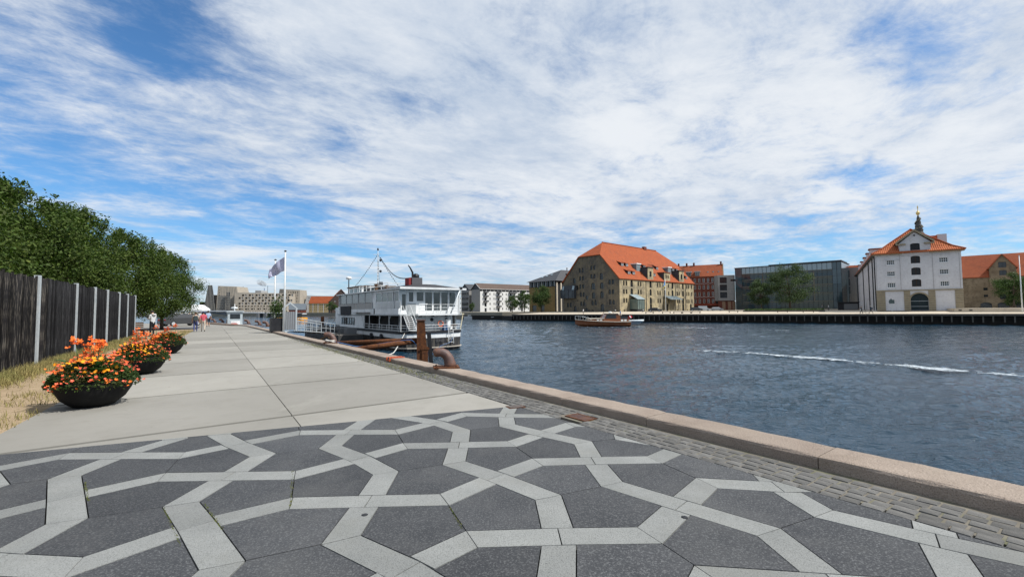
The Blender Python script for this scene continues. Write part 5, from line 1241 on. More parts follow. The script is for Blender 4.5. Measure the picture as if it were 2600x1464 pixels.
# ------------------------------------------------------------------ old white ferry
def ferry():
    e=empty('old_ferry',(-10.2,41.3,0),QANG,'old white two-deck ferry with black hull moored stern towards the quay','ferry')
    wp=M('chalky_white_paint',(.76,.77,.76),(.66,.675,.675),.8,rough=.5,c3=(.36,.33,.28),s3=1.6,a3=.22,bump=.08,bscale=3)
    gp=M('grey_white_panel',(.44,.46,.46),(.36,.38,.385),.8,rough=.6)
    hullb=M('streaked_black_hull',(.020,.021,.024),(.045,.045,.047),1.5,rough=.55,stretch=(1.6,1.6,.22),c3=(.17,.15,.12),s3=2.2,a3=.7)
    stains(wp,2.2,(.42,.33,.22),.60,.74,.5,(1,1,.25)); stains(wp,.7,(.45,.46,.46),.52,.75,.5)
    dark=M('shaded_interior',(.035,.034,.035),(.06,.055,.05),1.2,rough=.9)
    gl=M('ferry_window_glass',(.02,.026,.03),(.07,.085,.09),.7,rough=.06,spec=.7)
    W=6.6
    out=lambda k,f=0:[(0-f,1.3),(.10-f,.62),(.5,.12-f),(1.2,-.08-f),(3.3,-.22-f),(5.4,-.08-f),(6.1,.12-f),(6.5+f,.62),(6.6+f,1.3),(6.6+f,21.5),(5.7,26),(3.3,29.5+f),(.9,26),(0-f,21.5)]
    def ring(name,z0,z1,f0,f1,mat,parent=e):
        a,b_=out(0,f0),out(0,f1); n=len(a); b=MB(); b.add([(p[0],p[1],z0) for p in a]+[(p[0],p[1],z1) for p in b_],[(i,(i+1)%n,(i+1)%n+n,i+n) for i in range(n)]+[list(range(n))[::-1],[i+n for i in range(n)]]); return b.build(name,mat,parent)
    hl=ring('hull',-3.4,-1.0,-.15,-.02,hullb); ring('white_band',-1.0,-.56,-.02,.0,wp,hl); ring('rubbing_strake',-.559,-.33,.07,.07,black_paint,hl)
    ring('fender_ledge',-1.95,-1.86,.12,.12,M('pale_ledge',(.40,.36,.31)),hl)
    B(.02,6.58,.4,22,-.329,-.30).build('main_deck',gp,e)
    # ---- main deck house
    f=Face(e,.9,1.6,0); hs=[(1.35,2.25,-.28,1.1,0),(2.72,3.0,.58,.86,0),(4.35,4.63,.58,.86,0)]
    st=f.wall([(0,-.3),(5.2,-.3),(5.2,1.18),(0,1.18)],hs,wp,.12,'stern_house_wall')
    B(2.26,3.14,1.66,1.70,-.27,1.09).build('cabin_door',wp,e)
    for x in (3.76,5.39): MB().lathe([(.17,-.03),(.17,.03),(.12,.03)],12).build('porthole',black_paint,e,loc=(x,1.56,.72),rot=(R(90),0,0))
    for x,z in ((2.4,1.0),(3.7,1.02),(5.2,1.0)): B(x,x+.28,1.48,1.59,z,z+.1).build('deck_lamp',black_paint,e)
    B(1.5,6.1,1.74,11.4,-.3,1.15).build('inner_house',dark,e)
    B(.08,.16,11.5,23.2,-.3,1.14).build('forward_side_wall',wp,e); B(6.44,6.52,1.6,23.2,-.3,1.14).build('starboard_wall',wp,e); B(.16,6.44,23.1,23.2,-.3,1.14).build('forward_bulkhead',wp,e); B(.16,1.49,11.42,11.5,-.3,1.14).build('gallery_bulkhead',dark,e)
    for k in range(6):
        y=15.0+k*1.0; w=B(.03,.079,y,y+.72,.02,.86).build('side_window',frame_dark,e); B(.012,.029,y+.08,y+.64,.08,.80).build('pane',gl,w)
    B(1.35,1.49,2.3,4.2,-.28,1.1).build('side_locker_wall',wp,e)
    for y,z in ((2.7,.5),(3.0,.15),(3.6,.5)): B(1.27,1.34,y,y+.25,z,z+.25).build('switch_box',frame_dark,e)
    for y in (.55,3.6,6.4,9.6,11.3): MB().tube([(.1,y,-.3),(.1,y,1.15)],.035,6).build('deck_post',wp,e); 
    for y in (3.6,6.4): MB().tube([(.1,y,.75),(.1,y-.45,1.14)],.025,5).build('post_brace',wp,e)
    MB().tube([(.1,11.3,-.3),(.1,12.3,1.14)],.05,6).build('diagonal_brace',gp,e)
    # ---- main deck railing
    def railing(pts,z0,hh,n,mat,rails=(1,.55),r=.022,name='railing'):
        rl=[]
        b=MB()
        for f_ in rails: b.tube([(x,y,z0+hh*f_) for x,y in pts],r,5)
        o=b.build(name,mat,e)
        for (x0,y0),(x1,y1) in zip(pts[:-1],pts[1:]):
            L=math.hypot(x1-x0,y1-y0); k=max(1,int(L/n))
            for i in range(k+1): MB().tube([(x0+(x1-x0)*i/k,y0+(y1-y0)*i/k,z0),(x0+(x1-x0)*i/k,y0+(y1-y0)*i/k,z0+hh)],r*.9,5).build('rail_post',mat,o)
        return o
    railing([(.06,11.2),(.06,1.3),(.16,.64),(.55,.18)],-.33,.55,1.4,wp); railing([(1.4,-.04),(3.3,-.18),(5.4,-.04),(6.1,.18),(6.5,.66),(6.55,1.6)],-.33,.58,1.0,wp)
    # ---- upper deck
    B(-.02,6.62,.55,22.4,1.16,1.30).build('upper_deck',gp,e); B(1.6,5.9,-.02,.55,1.16,1.32).build('stern_balcony',wp,e)
    up_=[]
    b=MB(); b.box(.0,.06,.9,7.6,1.302,1.87).build('bulwark',wp,e)
    for y0,y1 in ((2.1,7.5),(.5,1.95)):
        B(.05,.07,y0,y1,1.88,2.50).build('slat_backing',gp,e)
        for k in range(6): B(.015,.049,y0+.02,y1-.02,1.90+k*.10,1.975+k*.10).build('slat',wp,e)
    B(.03,.11,.9,8.5,3.46,3.70).build('window_header',wp,e)
    for y in (.9,1.95,2.45,4.0,5.62,7.3,8.4): B(.02,.12,y-.07,y+.07,2.50,3.46).build('window_post',wp,e)
    for y0,y1 in ((1.0,1.85),(2.55,3.9),(4.1,5.52),(5.72,7.2)): 
        w=B(.05,.075,y0+.04,y1-.04,2.54,3.44).build('upper_window',gl,e); B(.04,.049,y0,y1,2.50,2.56).build('sill',wp,w)
    B(.075,.12,7.4,8.4,1.88,3.46).build('cabin_panel',wp,e)
    # ---- stern face of the upper cabin
    f=Face(e,.05,.92,0)
    hs=[(.22,.78,1.44,3.38,0),(1.0,1.45,2.5,3.4,0),(1.8,2.5,2.55,3.42,0),(2.68,3.42,1.62,3.42,0),(3.58,4.28,1.62,3.42,0),(4.44,5.15,1.62,3.42,0),(5.35,6.0,2.0,3.42,0)]
    f.wall([(0,1.302),(6.4,1.302),(6.4,3.7),(0,3.7)],hs,wp,.08,'stern_cabin_wall')
    for h in hs[1:]: w=f.bx('stern_window',h[0]+.002,h[1]-.002,h[2]+.002,h[3]-.002,.05,.08,gl)
    dr=f.bx('stern_door',.225,.775,1.445,3.375,.03,.07,wp); f.bx('pane',.32,.68,1.7,3.2,.015,.029,gl,dr)
    for k in range(9): f.bx('weatherboard',.82,1.72,1.34+k*.115,1.43+k*.115,-.03,-.004,gp)
    railing([(1.7,.02),(3.2,-.0),(4.7,.0),(5.85,.02)],1.31,.9,.74,wp,(1,.66,.33),.022,'balcony_railing')
    B(1.7,2.55,-.01,.05,2.22,2.30).build('balcony_board',wp,e)
    # ---- stair from the upper deck to the stern
    st=MB(); n=9
    for s in (.36,1.12):
        MB().tube([(s,.75,1.36),(s+.28,-.15,-.28)],.04,5).build('stair_stringer',wp,e)
        MB().tube([(s,.75,2.1),(s+.28,-.15,.45),(s+.28,-.15,-.25)],.022,5).build('stair_handrail',wp,e)
    for k in range(n): f_=(k+.5)/n; B(.38+.28*f_,1.10+.28*f_,.64-.9*f_,.84-.9*f_,1.36-1.64*f_-.03,1.36-1.64*f_+.02).build('stair_tread',wp,e)
    B(.4,1.5,1.0,1.55,-.3,1.15).build('stair_backing',black_paint,e)
    # ---- side screens of the covered forward deck
    cs=M('clear_plastic_screen',(.16,.155,.15),(.26,.25,.24),.5,rough=.25,spec=.5,c3=(.10,.095,.09),s3=.9,a3=.6)
    for k in range(5): B(.04+.012*(k%2),.07+.012*(k%2),8.55+k*2.5,10.95+k*2.5,2.55,3.68).build('plastic_screen',cs,e)
    for k in range(6): B(.0,.10,8.45+k*2.5,8.55+k*2.5,1.31,3.68).build('screen_post',gp,e)
    B(.02,.06,8.5,15,1.86,2.52).build('canvas_skirt',M('grey_canvas',(.34,.335,.32),(.42,.41,.39),1.1,rough=.9),e); B(.0,.05,8.0,21.2,1.302,1.85).build('forward_bulwark',wp,e); B(.02,.06,15.05,21.2,1.86,2.52).build('canvas_skirt',MATS['grey_canvas'],e)
    B(-.10,-.01,16.2,20.6,1.14,2.25).build('black_board',M('black_board',(.028,.028,.03)),e)
    B(-.35,-.01,9.0,14.2,1.42,1.48).build('folded_shade',black_paint,e)
    B(6.5,6.58,.9,22.2,1.302,3.68).build('starboard_side',wp,e); B(.1,6.5,22.1,22.2,1.302,3.68).build('forward_wall',wp,e)
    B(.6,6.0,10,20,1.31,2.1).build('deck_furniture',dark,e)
    # ---- roof
    rf=B(-.18,6.78,.0,22.5,3.70,3.80).build('roof',wp,e); B(-.22,6.82,-.04,.10,3.66,3.86).build('roof_edge',wp,rf)
    b=MB(); z0,z1=3.802,4.28; b.add([(-.1,.15,z0),(6.7,.15,z0),(6.7,8,z0),(-.1,8,z0),(2.2,2.2,z1),(4.4,2.2,z1),(4.4,6,z1),(2.2,6,z1)],[(0,1,5,4),(1,2,6,5),(2,3,7,6),(3,0,4,7),(4,5,6,7)]); b.build('aft_roof',M('dark_felt_roof',(.035,.036,.04),(.05,.05,.055),2),rf)
    fn=B(2.0,3.1,2.4,3.6,4.2,4.95).build('funnel',M('grey_funnel',(.10,.10,.11)),e); B(1.7,1.995,2.5,3.5,4.2,4.9).build('funnel_stripe',M('red_funnel_side',(.22,.03,.03)),fn)
    MB().tube([(2.3,3,4.95),(2.3,3,5.5),(2.0,2.9,5.95),(1.75,2.8,6.2)],[.10,.10,.07,.05],6).build('exhaust_pipe',frame_dark,fn); MB().lathe([(.24,0),(.3,.2),(.2,.42),(.05,.45)],10).build('exhaust_cap',black_paint,fn,loc=(2.65,3,4.95)); MB().lathe([(.08,0),(.08,.35)],6).build('vent_pipe',black_paint,fn,loc=(2.95,3,4.95))
    # ---- roof terrace
    railing([(.2,13.6),(.2,8.4),(.9,6.2),(5.8,6.2),(6.4,8.4),(6.4,14)],3.82,.75,1.2,wp,(1,.5),.025,'terrace_railing')
    for k,(x,y) in enumerate(((1.2,9),(1.4,10.6),(1.1,12.2),(2.6,9.5),(4.2,10.5))):
        b=MB(); b.box(x-.35,x+.35,y-.35,y+.35,4.42,4.46); b.tube([(x,y,3.82),(x,y,4.42)],.04,5); b.build('terrace_table',frame_timber if k%2 else wp,e)
    for k,(x,y,hh) in enumerate(((2.2,13.6,1.1),(2.9,14.0,1.35),(3.7,14.2,1.0),(1.6,14.4,.8))): B(x-.22,x+.22,y-.2,y+.2,3.82,3.82+hh).build('terrace_heater',black_paint if k%2 else frame_timber,e,bevel=.05)
    wh=B(1.0,5.2,15.2,20.8,3.82,4.62).build('wheelhouse',wp,e); B(.8,5.4,15.0,21.0,4.621,4.75).build('wheelhouse_roof',frame_timber,wh)
    for y in (15.6,17.2,19.0): B(.97,.995,y,y+1.2,4.0,4.5).build('wheelhouse_window',gl,wh)
    B(1.2,5.0,15.165,15.195,4.0,4.5).build('wheelhouse_aft_window',gl,wh)
    B(.3,6.2,22.3,24.6,-.3,2.1).build('bow_house',wp,e); B(.9,5.6,24.6,26,-.3,1.4).build('bow_step',wp,e); B(.05,.28,21.6,22.2,.0,2.3).build('bow_fin',wp,e)
    # ---- mast, signal lines
    ms=MB(); ms.tube([(3.2,16,3.82),(3.2,16,9.3)],[.07,.04],6); ms=ms.build('mast',wp,e)
    MB().tube([(2.6,16,8.7),(3.2,16,8.75),(3.5,16,8.9)],.025,4).build('yard',galv,ms); MB().lathe([(.10,0),(.12,.15),(.05,.3)],8).build('mast_light',black_paint,ms,loc=(3.2,16,9.3))
    for z in (8.0,6.6): MB().lathe([(.05,-.1),(.16,0),(.16,.15),(.05,.22)],8).build('signal_lamp',black_paint,ms,loc=(3.55,16,z)); MB().tube([(3.2,16,z),(3.55,16,z)],.02,4).build('lamp_arm',wp,ms)
    for k in range(9): B(3.1,3.3,15.85,15.93,4.3+k*.45,4.33+k*.45).build('mast_step',galv,ms)
    def line(a,b_,sag,n,bulbs):
        P=[Vector(a).lerp(Vector(b_),i/n)-Vector((0,0,sag*math.sin(math.pi*i/n))) for i in range(n+1)]
        o=MB().tube(P,.012,3).build('light_string',black_paint,e)
        if bulbs:
            b=MB()
            for p in P: b.lathe([(.02,.05),(.05,.0),(.04,-.08),(.01,-.1)],5,tuple(p))
            b.build('bulbs',black_paint,o)
    line((3.2,16,8.8),(1.2,21.5,4.0),.25,24,1); line((3.2,16,8.8),(5.0,20.5,4.8),.2,16,1); line((3.55,16,8.4),(2.3,3.2,5.0),1.0,34,1); line((3.3,16,8.6),(3.8,10,4.2),.1,16,1)
    MB().tube([(1.2,21.6,3.8),(1.2,21.6,5.9)],[.09,.06],6).build('radar_post',frame_dark,e); MB().lathe([(.1,0),(.34,.05),(.36,.28),(.30,.36),(.05,.42)],14).build('radar_dome',wp,e,True,loc=(1.2,21.6,5.85))
    # ---- stern crane, stair cage on the starboard quarter, ladder, ring buoy
    MB().tube([(4.85,.25,.55),(6.2,.05,3.85)],[.09,.07],8).build('crane_jib',galv,e,True); MB().lathe([(.16,0),(.16,.9),(.22,.95)],10).build('crane_base',wp,e,loc=(4.85,.3,-.3)); B(6.08,6.36,-.05,.2,3.72,3.98).build('crane_head',black_paint,e)
    B(4.75,5.2,.3,.75,.0,.75).build('crane_winch',wp,e)
    for k,x in enumerate((6.25,6.62)):
        for y in (1.2,2.2,3.2): MB().tube([(x,y,1.3),(x,y,3.6),(x-.2,y,3.82),(x-.45,y,3.85)],.03,5).build('cage_hoop',wp,e)
    for z in (2.0,2.7,3.3): MB().tube([(6.3,1.0,z),(7.0,1.4,z),(7.0,3.4,z)],.026,5).build('cage_rail',wp,e)
    for x,y in ((7.0,1.4),(7.0,2.4),(7.0,3.4)): MB().tube([(x,y,1.3),(x,y,3.7),(x-.25,y,3.85)],.03,5).build('cage_post',wp,e)
    cream=M('cream_steel',(.55,.49,.34)); B(6.62,7.15,1.0,3.6,1.2,1.3).build('cage_platform',cream,e)
    for y in (1.1,3.4): MB().tube([(7.05,y,1.2),(6.5,y-.4,-.4)],.05,5).build('cage_strut',cream,e)
    for x in (4.62,5.16): MB().tube([(x,-.28,-.2),(x+.06,-.30,-1.6)],.03,5).build('ladder_stile',wp,e)
    for k in range(4): MB().tube([(4.64+.012*k,-.29,-.45-.34*k),(5.18+.012*k,-.29,-.45-.34*k)],.022,5).build('ladder_rung',wp,e)
    a=[(4.15+.27*math.cos(t),.42,.32+.27*math.sin(t)) for t in [2*math.pi*i/16 for i in range(17)]]
    MB().tube(a,.06,6).build('ring_buoy',M('orange_buoy',(.62,.13,.05),(.70,.55,.45),1.4,lo=.48,hi=.52),e,True)
    B(4.35,4.95,.15,.5,-.3,.12).build('deck_box',M('blue_deck_box',(.04,.09,.2)),e); B(5.3,6.0,.2,.6,.1,.16).build('stern_bench',frame_timber,e)
    MB().tube([(3.2,.45,-.3),(3.9,.45,2.1)],.015,4).build('antenna',galv,e)
    text_mesh('SUND',.34,M('faded_letter_grey',(.10,.10,.105)),'name_lettering',e,(3.75,-.262,-1.38),(R(90),0,0)); text_mesh('OSLO',.17,M('pale_letter',(.45,.46,.46)),'port_lettering',e,(4.28,-.262,-1.68),(R(90),0,0))
    # hanging cleats and tyre fenders on the port side
    for y in (5.2,8.3): MB().lathe([(.12,-.1),(.3,-.08),(.3,.08),(.12,.1)],12).build('tyre_fender',black_paint,e,loc=(-.14,y,-1.0),rot=(0,R(90),0))
    # ---- pontoon alongside
    p=empty('mooring_pontoon',tuple(Vector((-10.2,41.3,0))+T*-3.2+Q*9.5),QANG,'grey floating pontoon with dark railing along the ferry side','pontoon')
    pg=M('weathered_pontoon_deck',(.13,.12,.105),(.18,.165,.145),1.5,rough=.9)
    B(0,2.6,0,17,-2.5,-.95).build('float',M('dark_float',(.05,.05,.05),(.08,.078,.075),1),p); 
    for k in range(28): B(-.03,2.63,.02+k*.607,.58+k*.607,-.948,-.90).build('deck_plank',pg,p)
    for x in (.08,):
        for k in range(15): B(x-.03,x+.03,k*1.2,k*1.2+.06,-.9,.15).build('railing_post',frame_dark,p)
        for z in (.12,-.35): B(x-.025,x+.025,-.02,17,z,z+.05).build('handrail',frame_dark,p)
        for k in range(46): B(x-.012,x+.012,.2+k*.36,.232+k*.36,-.88,.1).build('baluster',frame_dark,p)
        B(x-.02,x+.02,.3,16.8,-.62,-.42).build('toe_panel',frame_dark,p)
    for k in range(5): B(1.2,2.2,1+k*3,2.4+k*3,-.89,-.2-.1*(k%2)).build('cable_box',M('mid_grey_box',(.16,.165,.17)),p)
ferry()
# ------------------------------------------------------------------ mooring dolphin: rusty pile with two brace pipes
def dolphin():
    P=Vector((-4.38,22.2,0)); e=empty('rusty_mooring_pile',P,R(12),'tall rusty steel mooring pile standing in the water by the kerb','pile')
    b=MB(); b.add([(-.36,-.3,-4),(.40,-.3,-4),(.40,.3,-4),(-.36,.3,-4),(-.36,-.3,1.12),(.02,-.3,1.12),(.02,.3,1.12),(-.36,.3,1.12)],[(0,1,5,4),(1,2,6,5),(2,3,7,6),(3,0,4,7),(4,5,6,7)]); b.build('pile',rust,e)
    B(-.40,.06,-.34,.34,1.121,1.17).build('cap_plate',rust_iron,e)
    B(-.12,.18,-.345,-.302,-1.3,-.15).build('welded_plate',rust,e); B(-.18,.24,-.36,-.346,-.3,-.2).build('plate_lip',rust,e)
    b=MB(); b.add([(.42,-.16,-3.5),(.62,-.16,-3.5),(.62,.16,-3.5),(.42,.16,-3.5),(.12,-.16,.55),(.32,-.16,.55),(.32,.16,.55),(.12,.16,.55)],[(0,1,5,4),(1,2,6,5),(2,3,7,6),(3,0,4,7),(4,5,6,7),(0,3,2,1)]); b.build('rubber_fender',black_paint,e)
    inv=Matrix.Rotation(-R(12),4,'Z')
    for a,z0,z1,r in ((qt(KT+KW-.02,22.0),-.32,.16,.135),(qt(KT+KW-.02,26.5),-.2,.18,.125)):
        l0=inv@(a-P); MB().tube([(l0.x,l0.y,z0),(-.2,0,z1-.02)],r,10).build('brace_pipe',rust,e,True)
dolphin()
# ------------------------------------------------------------------ bollards
def bollard_mesh():
    parts={}
    b=MB(); b.tube([(.15,0,.0),(.15,0,.10),(.11,0,.24),(.04,0,.34),(-.06,0,.395),(-.17,0,.40),(-.25,0,.385),(-.285,0,.375)],[.17,.155,.135,.125,.118,.118,.108,.05],14); parts['horn']=b.mesh('horn',rust_iron,True)
    b=MB(); b.prism([(-.28,-.24),(.38,-.30),(.38,.30),(-.28,.24)],.0,.035); parts['base_plate']=b.mesh('base_plate',rust)
    b=MB()
    for x,y in ((-.2,-.15),(-.2,.15),(.3,-.2),(.3,.2)): b.lathe([(.025,.036),(.025,.06),(.01,.065)],6,(x,y,0))
    parts['bolts']=b.mesh('bolts',rust)
    return parts
BM=bollard_mesh()
def bollard(p,rz,label,s=1):
    e=empty('mooring_bollard',p,rz,label,'bollard','rusty bollards along the kerb'); e.scale=(s,s,s)
    for k,me in BM.items(): link(k,me,e)
bz=KH+.002
bollard(qt(KT+.27,10.52,bz),R(12),'nearest rusty hooked bollard on the kerb, in front of the tall pile',1.0)
bollard(qt(KT+.27,22.25,bz),R(15),'rusty bollard with a white mooring rope, second along the kerb')
for i,(u,v) in enumerate(((675,829),(655,825.5),(627,822),(562,819),(542,818.5))):
    p=g(u,v,KH); bollard((p.x,p.y,bz),R(20),['dark bollard left of the flagpole','small bollard second left of the flagpole','small bollard beside the red fishing boat','tiny bollard on the bend of the quay','tiny farthest bollard by the walkers'][i],1.15)
# ropes
rope_w=M('white_rope',(.55,.54,.50),(.40,.39,.36),14,rough=.9); rope_b=M('blue_rope',(.05,.13,.30),(.05,.10,.22),14,rough=.8)
def rope(name,pts,r,mat,label):
    P=[Vector(p) for p in pts]; out=[]
    for i in range(len(P)-1):
        for k in range(6): out.append(P[i].lerp(P[i+1],k/6))
    out.append(P[-1]); sm=[out[0]]+[(out[i-1]+out[i]*2+out[i+1])/4 for i in range(1,len(out)-1)]+[out[-1]]
    o=MB().tube(sm,r,5).build(name,mat,None,True); meta(o,label,'rope')
bp=qt(KT+.25,22.25)
rope('mooring_rope',[bp+Vector((-.15,-.15,.24)),bp+Vector((.15,-.2,.22)),bp+Vector((.28,.02,.23)),bp+Vector((.1,.2,.22)),bp+Vector((-.15,.12,.24)),bp+Vector((-.12,-.16,.27)),bp+Vector((.3,-.15,.14)),bp+Vector((1.0,.05,-.2)),bp+Vector((1.6,1.2,-.6)),bp+Vector((.9,8,-1.2)),(-10.2,42.5,-.45)],.04,rope_w,'white mooring rope looped round the second bollard')
rope('blue_mooring_rope',[bp+Vector((.3,-.1,.18)),bp+Vector((1.3,.2,-.1)),(-6.2,22.0,.05),(-4.9,21.8,.22),(-4.5,22.1,-.4),(-6.2,36,-1.9),(-6.9,42.6,-1.75),(-6.0,43.3,-1.45),tuple(Vector((-10.2,41.3,0))+T*5.1-Q*.3+Vector((0,0,-1.0)))],.022,rope_b,'blue rope running from the pile to the ferry stern ladder')
# orange grab ladder on the kerb
def grab():
    p=qt(KT,13.75,KH); e=empty('orange_kerb_ladder',p,QANG,'orange plastic ladder grip hooked over the kerb','ladder'); om=M('orange_plastic',(.50,.115,.05),(.42,.09,.04),3,rough=.6); e.scale=(.8,.75,.8)
    for y in (-.17,.17): B(-.03,.56,y-.025,y+.025,.002,.035).build('side_bar',om,e); B(-.06,-.02,y-.025,y+.025,-.12,.034).build('hook',om,e)
    for x in (.0,.12,.24,.36,.48): B(x,x+.045,-.144,.144,.004,.03).build('rung',om,e)
    B(-.058,-.022,-.144,.144,-.11,-.07).build('hook_bar',om,e)
grab()
# ------------------------------------------------------------------ flagpoles, planter, gangway
def poles():
    for i,(x,y,z,h,lab) in enumerate(((-17.15,33.55,.12,6.05,'tall white flagpole carrying the grey-violet flag'),(-19.2,36.0,.1,5.7,'white flagpole partly hidden behind the flag'))):
        e=empty('white_flagpole',(x,y,0),0,lab,'flagpole')
        MB().tube([(0,0,z-.3),(0,0,z+h)],[.075,.05],10).build('pole',white_paint,e,True); MB().lathe([(.09,0),(.10,.04),(.04,.09)],10).build('truck',black_paint,e,loc=(0,0,z+h)); B(-.16,.16,-.16,.16,z-.3,z+.02).build('foot',galv,e)
        MB().tube([(.09,-.02,z+1.2),(.08,-.02,z+h-.1)],.008,3).build('halyard',rope_w,e)
    # flag: hoisted edge vertical, cloth drooping left
    top,bot=4.95+.75,4.0+.55; n,m_=18,12; V=[]
    for i in range(n+1):
        f=i/n
        for j in range(m_+1):
            q=j/m_; x=-.06-1.30*f**.95+.10*f*q; z=5.76-.9*f**1.15*1.05-(1.06*(1-.30*f))*q+.06*math.sin(f*7+q*2)*f; y=.12*math.sin(f*9+q*3.0)*f+.05*math.sin(f*15-q*4)*f
            V.append((x,y,z))
    b=MB(); b.add(V,[(i*(m_+1)+j,(i+1)*(m_+1)+j,(i+1)*(m_+1)+j+1,i*(m_+1)+j+1) for i in range(n) for j in range(m_)])
    fm=M('grey_violet_flag',(.46,.46,.62),(.50,.50,.64),1.2,rough=.8,c3=(.36,.33,.36),s3=2.6,a3=.35)
    o=b.build('waving_flag',fm,None,True,loc=(-17.15,33.55,0),rot=(0,0,R(-8))); so=o.modifiers.new('t','SOLIDIFY'); so.thickness=.006; meta(o,'faded grey-violet flag with pale lettering blowing left from the flagpole','flag')
    text_mesh('OFO',.36,M('faded_flag_print',(.36,.34,.38)),'flag_print',o,(-.72,-.16,4.62),(R(90),R(-36),R(10)),.003)
    p=qt(KT+.15,37.2); e=empty('black_planter_box',(-18.3,34.6,KH),QANG,'black square planter with a leafy shrub beside the flagpole','planter')
    B(-.42,.42,-.42,.42,0,1.0).build('box',black_paint,e); B(-.38,.38,-.38,.38,.96,1.02).build('soil',joint,e)
    rs=np.random.RandomState(5); n=700; d=rs.normal(size=(n,3)); pos=d*[.26,.26,.34]+[0,0,1.75]; nr=rs.normal(size=(n,3)); nr/=np.linalg.norm(nr,axis=1)[:,None]; a=np.cross(nr,rs.normal(size=(n,3))); a/=np.linalg.norm(a,axis=1)[:,None]; c=np.cross(nr,a)
    v=np.stack([pos-a*.09,pos+c*.04,pos+a*.09,pos-c*.04],1).reshape(-1,3); link('leaves',fastmesh('leaves',v,np.arange(n*4).reshape(-1,4),leaf_b),e)['kind']='stuff'; MB().tube([(0,0,.9),(.03,0,1.5),(0,.02,2.0)],[.03,.02,.01],5).build('stem',bark,e)
    # gangway
    A=Vector((-17.6,35.2,.05)); C=Vector((-19.5,47.2,-.75)); d=(C-A); L=d.length; e=empty('gangway',A,math.atan2(d.y,d.x),'grey metal gangway with pipe railings leading to the pontoon','gangway'); sl=-math.asin(d.z/L)
    def ln(name,x0,x1,y,z,r=.028): MB().tube([(x0,y,z-x0*.067),(x1,y,z-x1*.067)],r,5).build(name,galv,e)
    for y in (-.65,.65):
        ln('handrail',0,L,y,1.02,.04); ln('mid_rail',0,L,y,.5); ln('toe_rail',0,L,y,.06,.04)
        for k in range(8): x=L*k/7; MB().tube([(x,y,-x*.067),(x,y,1.02-x*.067)],.028,5).build('rail_post',galv,e)
    for k in range(24): x=L*k/24; MB().add([(x,-.62,.02-x*.067),(x+L/24-.03,-.62,.02-(x+L/24)*.067),(x+L/24-.03,.62,.02-(x+L/24)*.067),(x,.62,.02-x*.067)],[(0,1,2,3)]).build('tread',M('grating',(.16,.165,.17)),e)
    e=empty('gangway_gate',(-17.3,34.7,KH),QANG,'narrow grey house-shaped gate at the head of the gangway','gate')
    for x in (-.45,.45): B(x-.05,x+.05,-.05,.05,0,1.75).build('gate_post',galv,e)
    MB().extrude([(-.55,1.75),(0,2.25),(.55,1.75),(.55,1.65),(0,2.12),(-.55,1.65)],'y',-.05,.05).build('gate_peak',galv,e); B(-.4,.4,-.02,.02,.1,1.5).build('gate_leaf',M('grey_gate_mesh',(.15,.155,.165)),e)
    for k in range(6): B(-.38+k*.15,-.355+k*.15,-.03,-.021,.1,1.5).build('gate_bar',galv,e)
    # brown pile beyond the gangway
    P=at(819,800,60); e=empty('brown_mooring_pile',(P.x,60,0),0,'short dark red mooring pile beyond the gangway railing','pile'); MB().lathe([(.22,-4),(.22,.9),(.15,.95)],12).build('pile',rust,e,True); MB().lathe([(.235,.2),(.235,.32)],12).build('collar',black_paint,e)
poles()
# ------------------------------------------------------------------ people
skin=M('skin',(.48,.29,.20),None,rough=.6)
CL={}
def cloth(c):
    if c not in CL: CL[c]=M('cloth_%d'%len(CL),c,tuple(x*.82 for x in c),9,rough=.9)
    return CL[c]
def hand_parts(b,wrist,dirv,side,mi):
    d=Vector(dirv).normalized(); x=d.cross(Vector((0,0,1))); x=(x if x.length>.05 else Vector((1,0,0))).normalized(); y=d.cross(x)
    w=Vector(wrist); b.tube([w-d*.02,w+d*.035,w+d*.085],[.026,.036,.034],6,mi)
    for k,(o,l) in enumerate(((-.027,.062),(-.009,.075),(.009,.078),(.027,.066))):
        a=w+d*.078+x*o; b.tube([a,a+d*l*.5+y*.006,a+d*l+y*.026],[.0095,.009,.006],5,mi)
    a=w+d*.03+x*.030*side; b.tube([a,a+d*.03+x*.026*side,a+d*.058+x*.034*side+y*.012],[.012,.011,.007],5,mi)
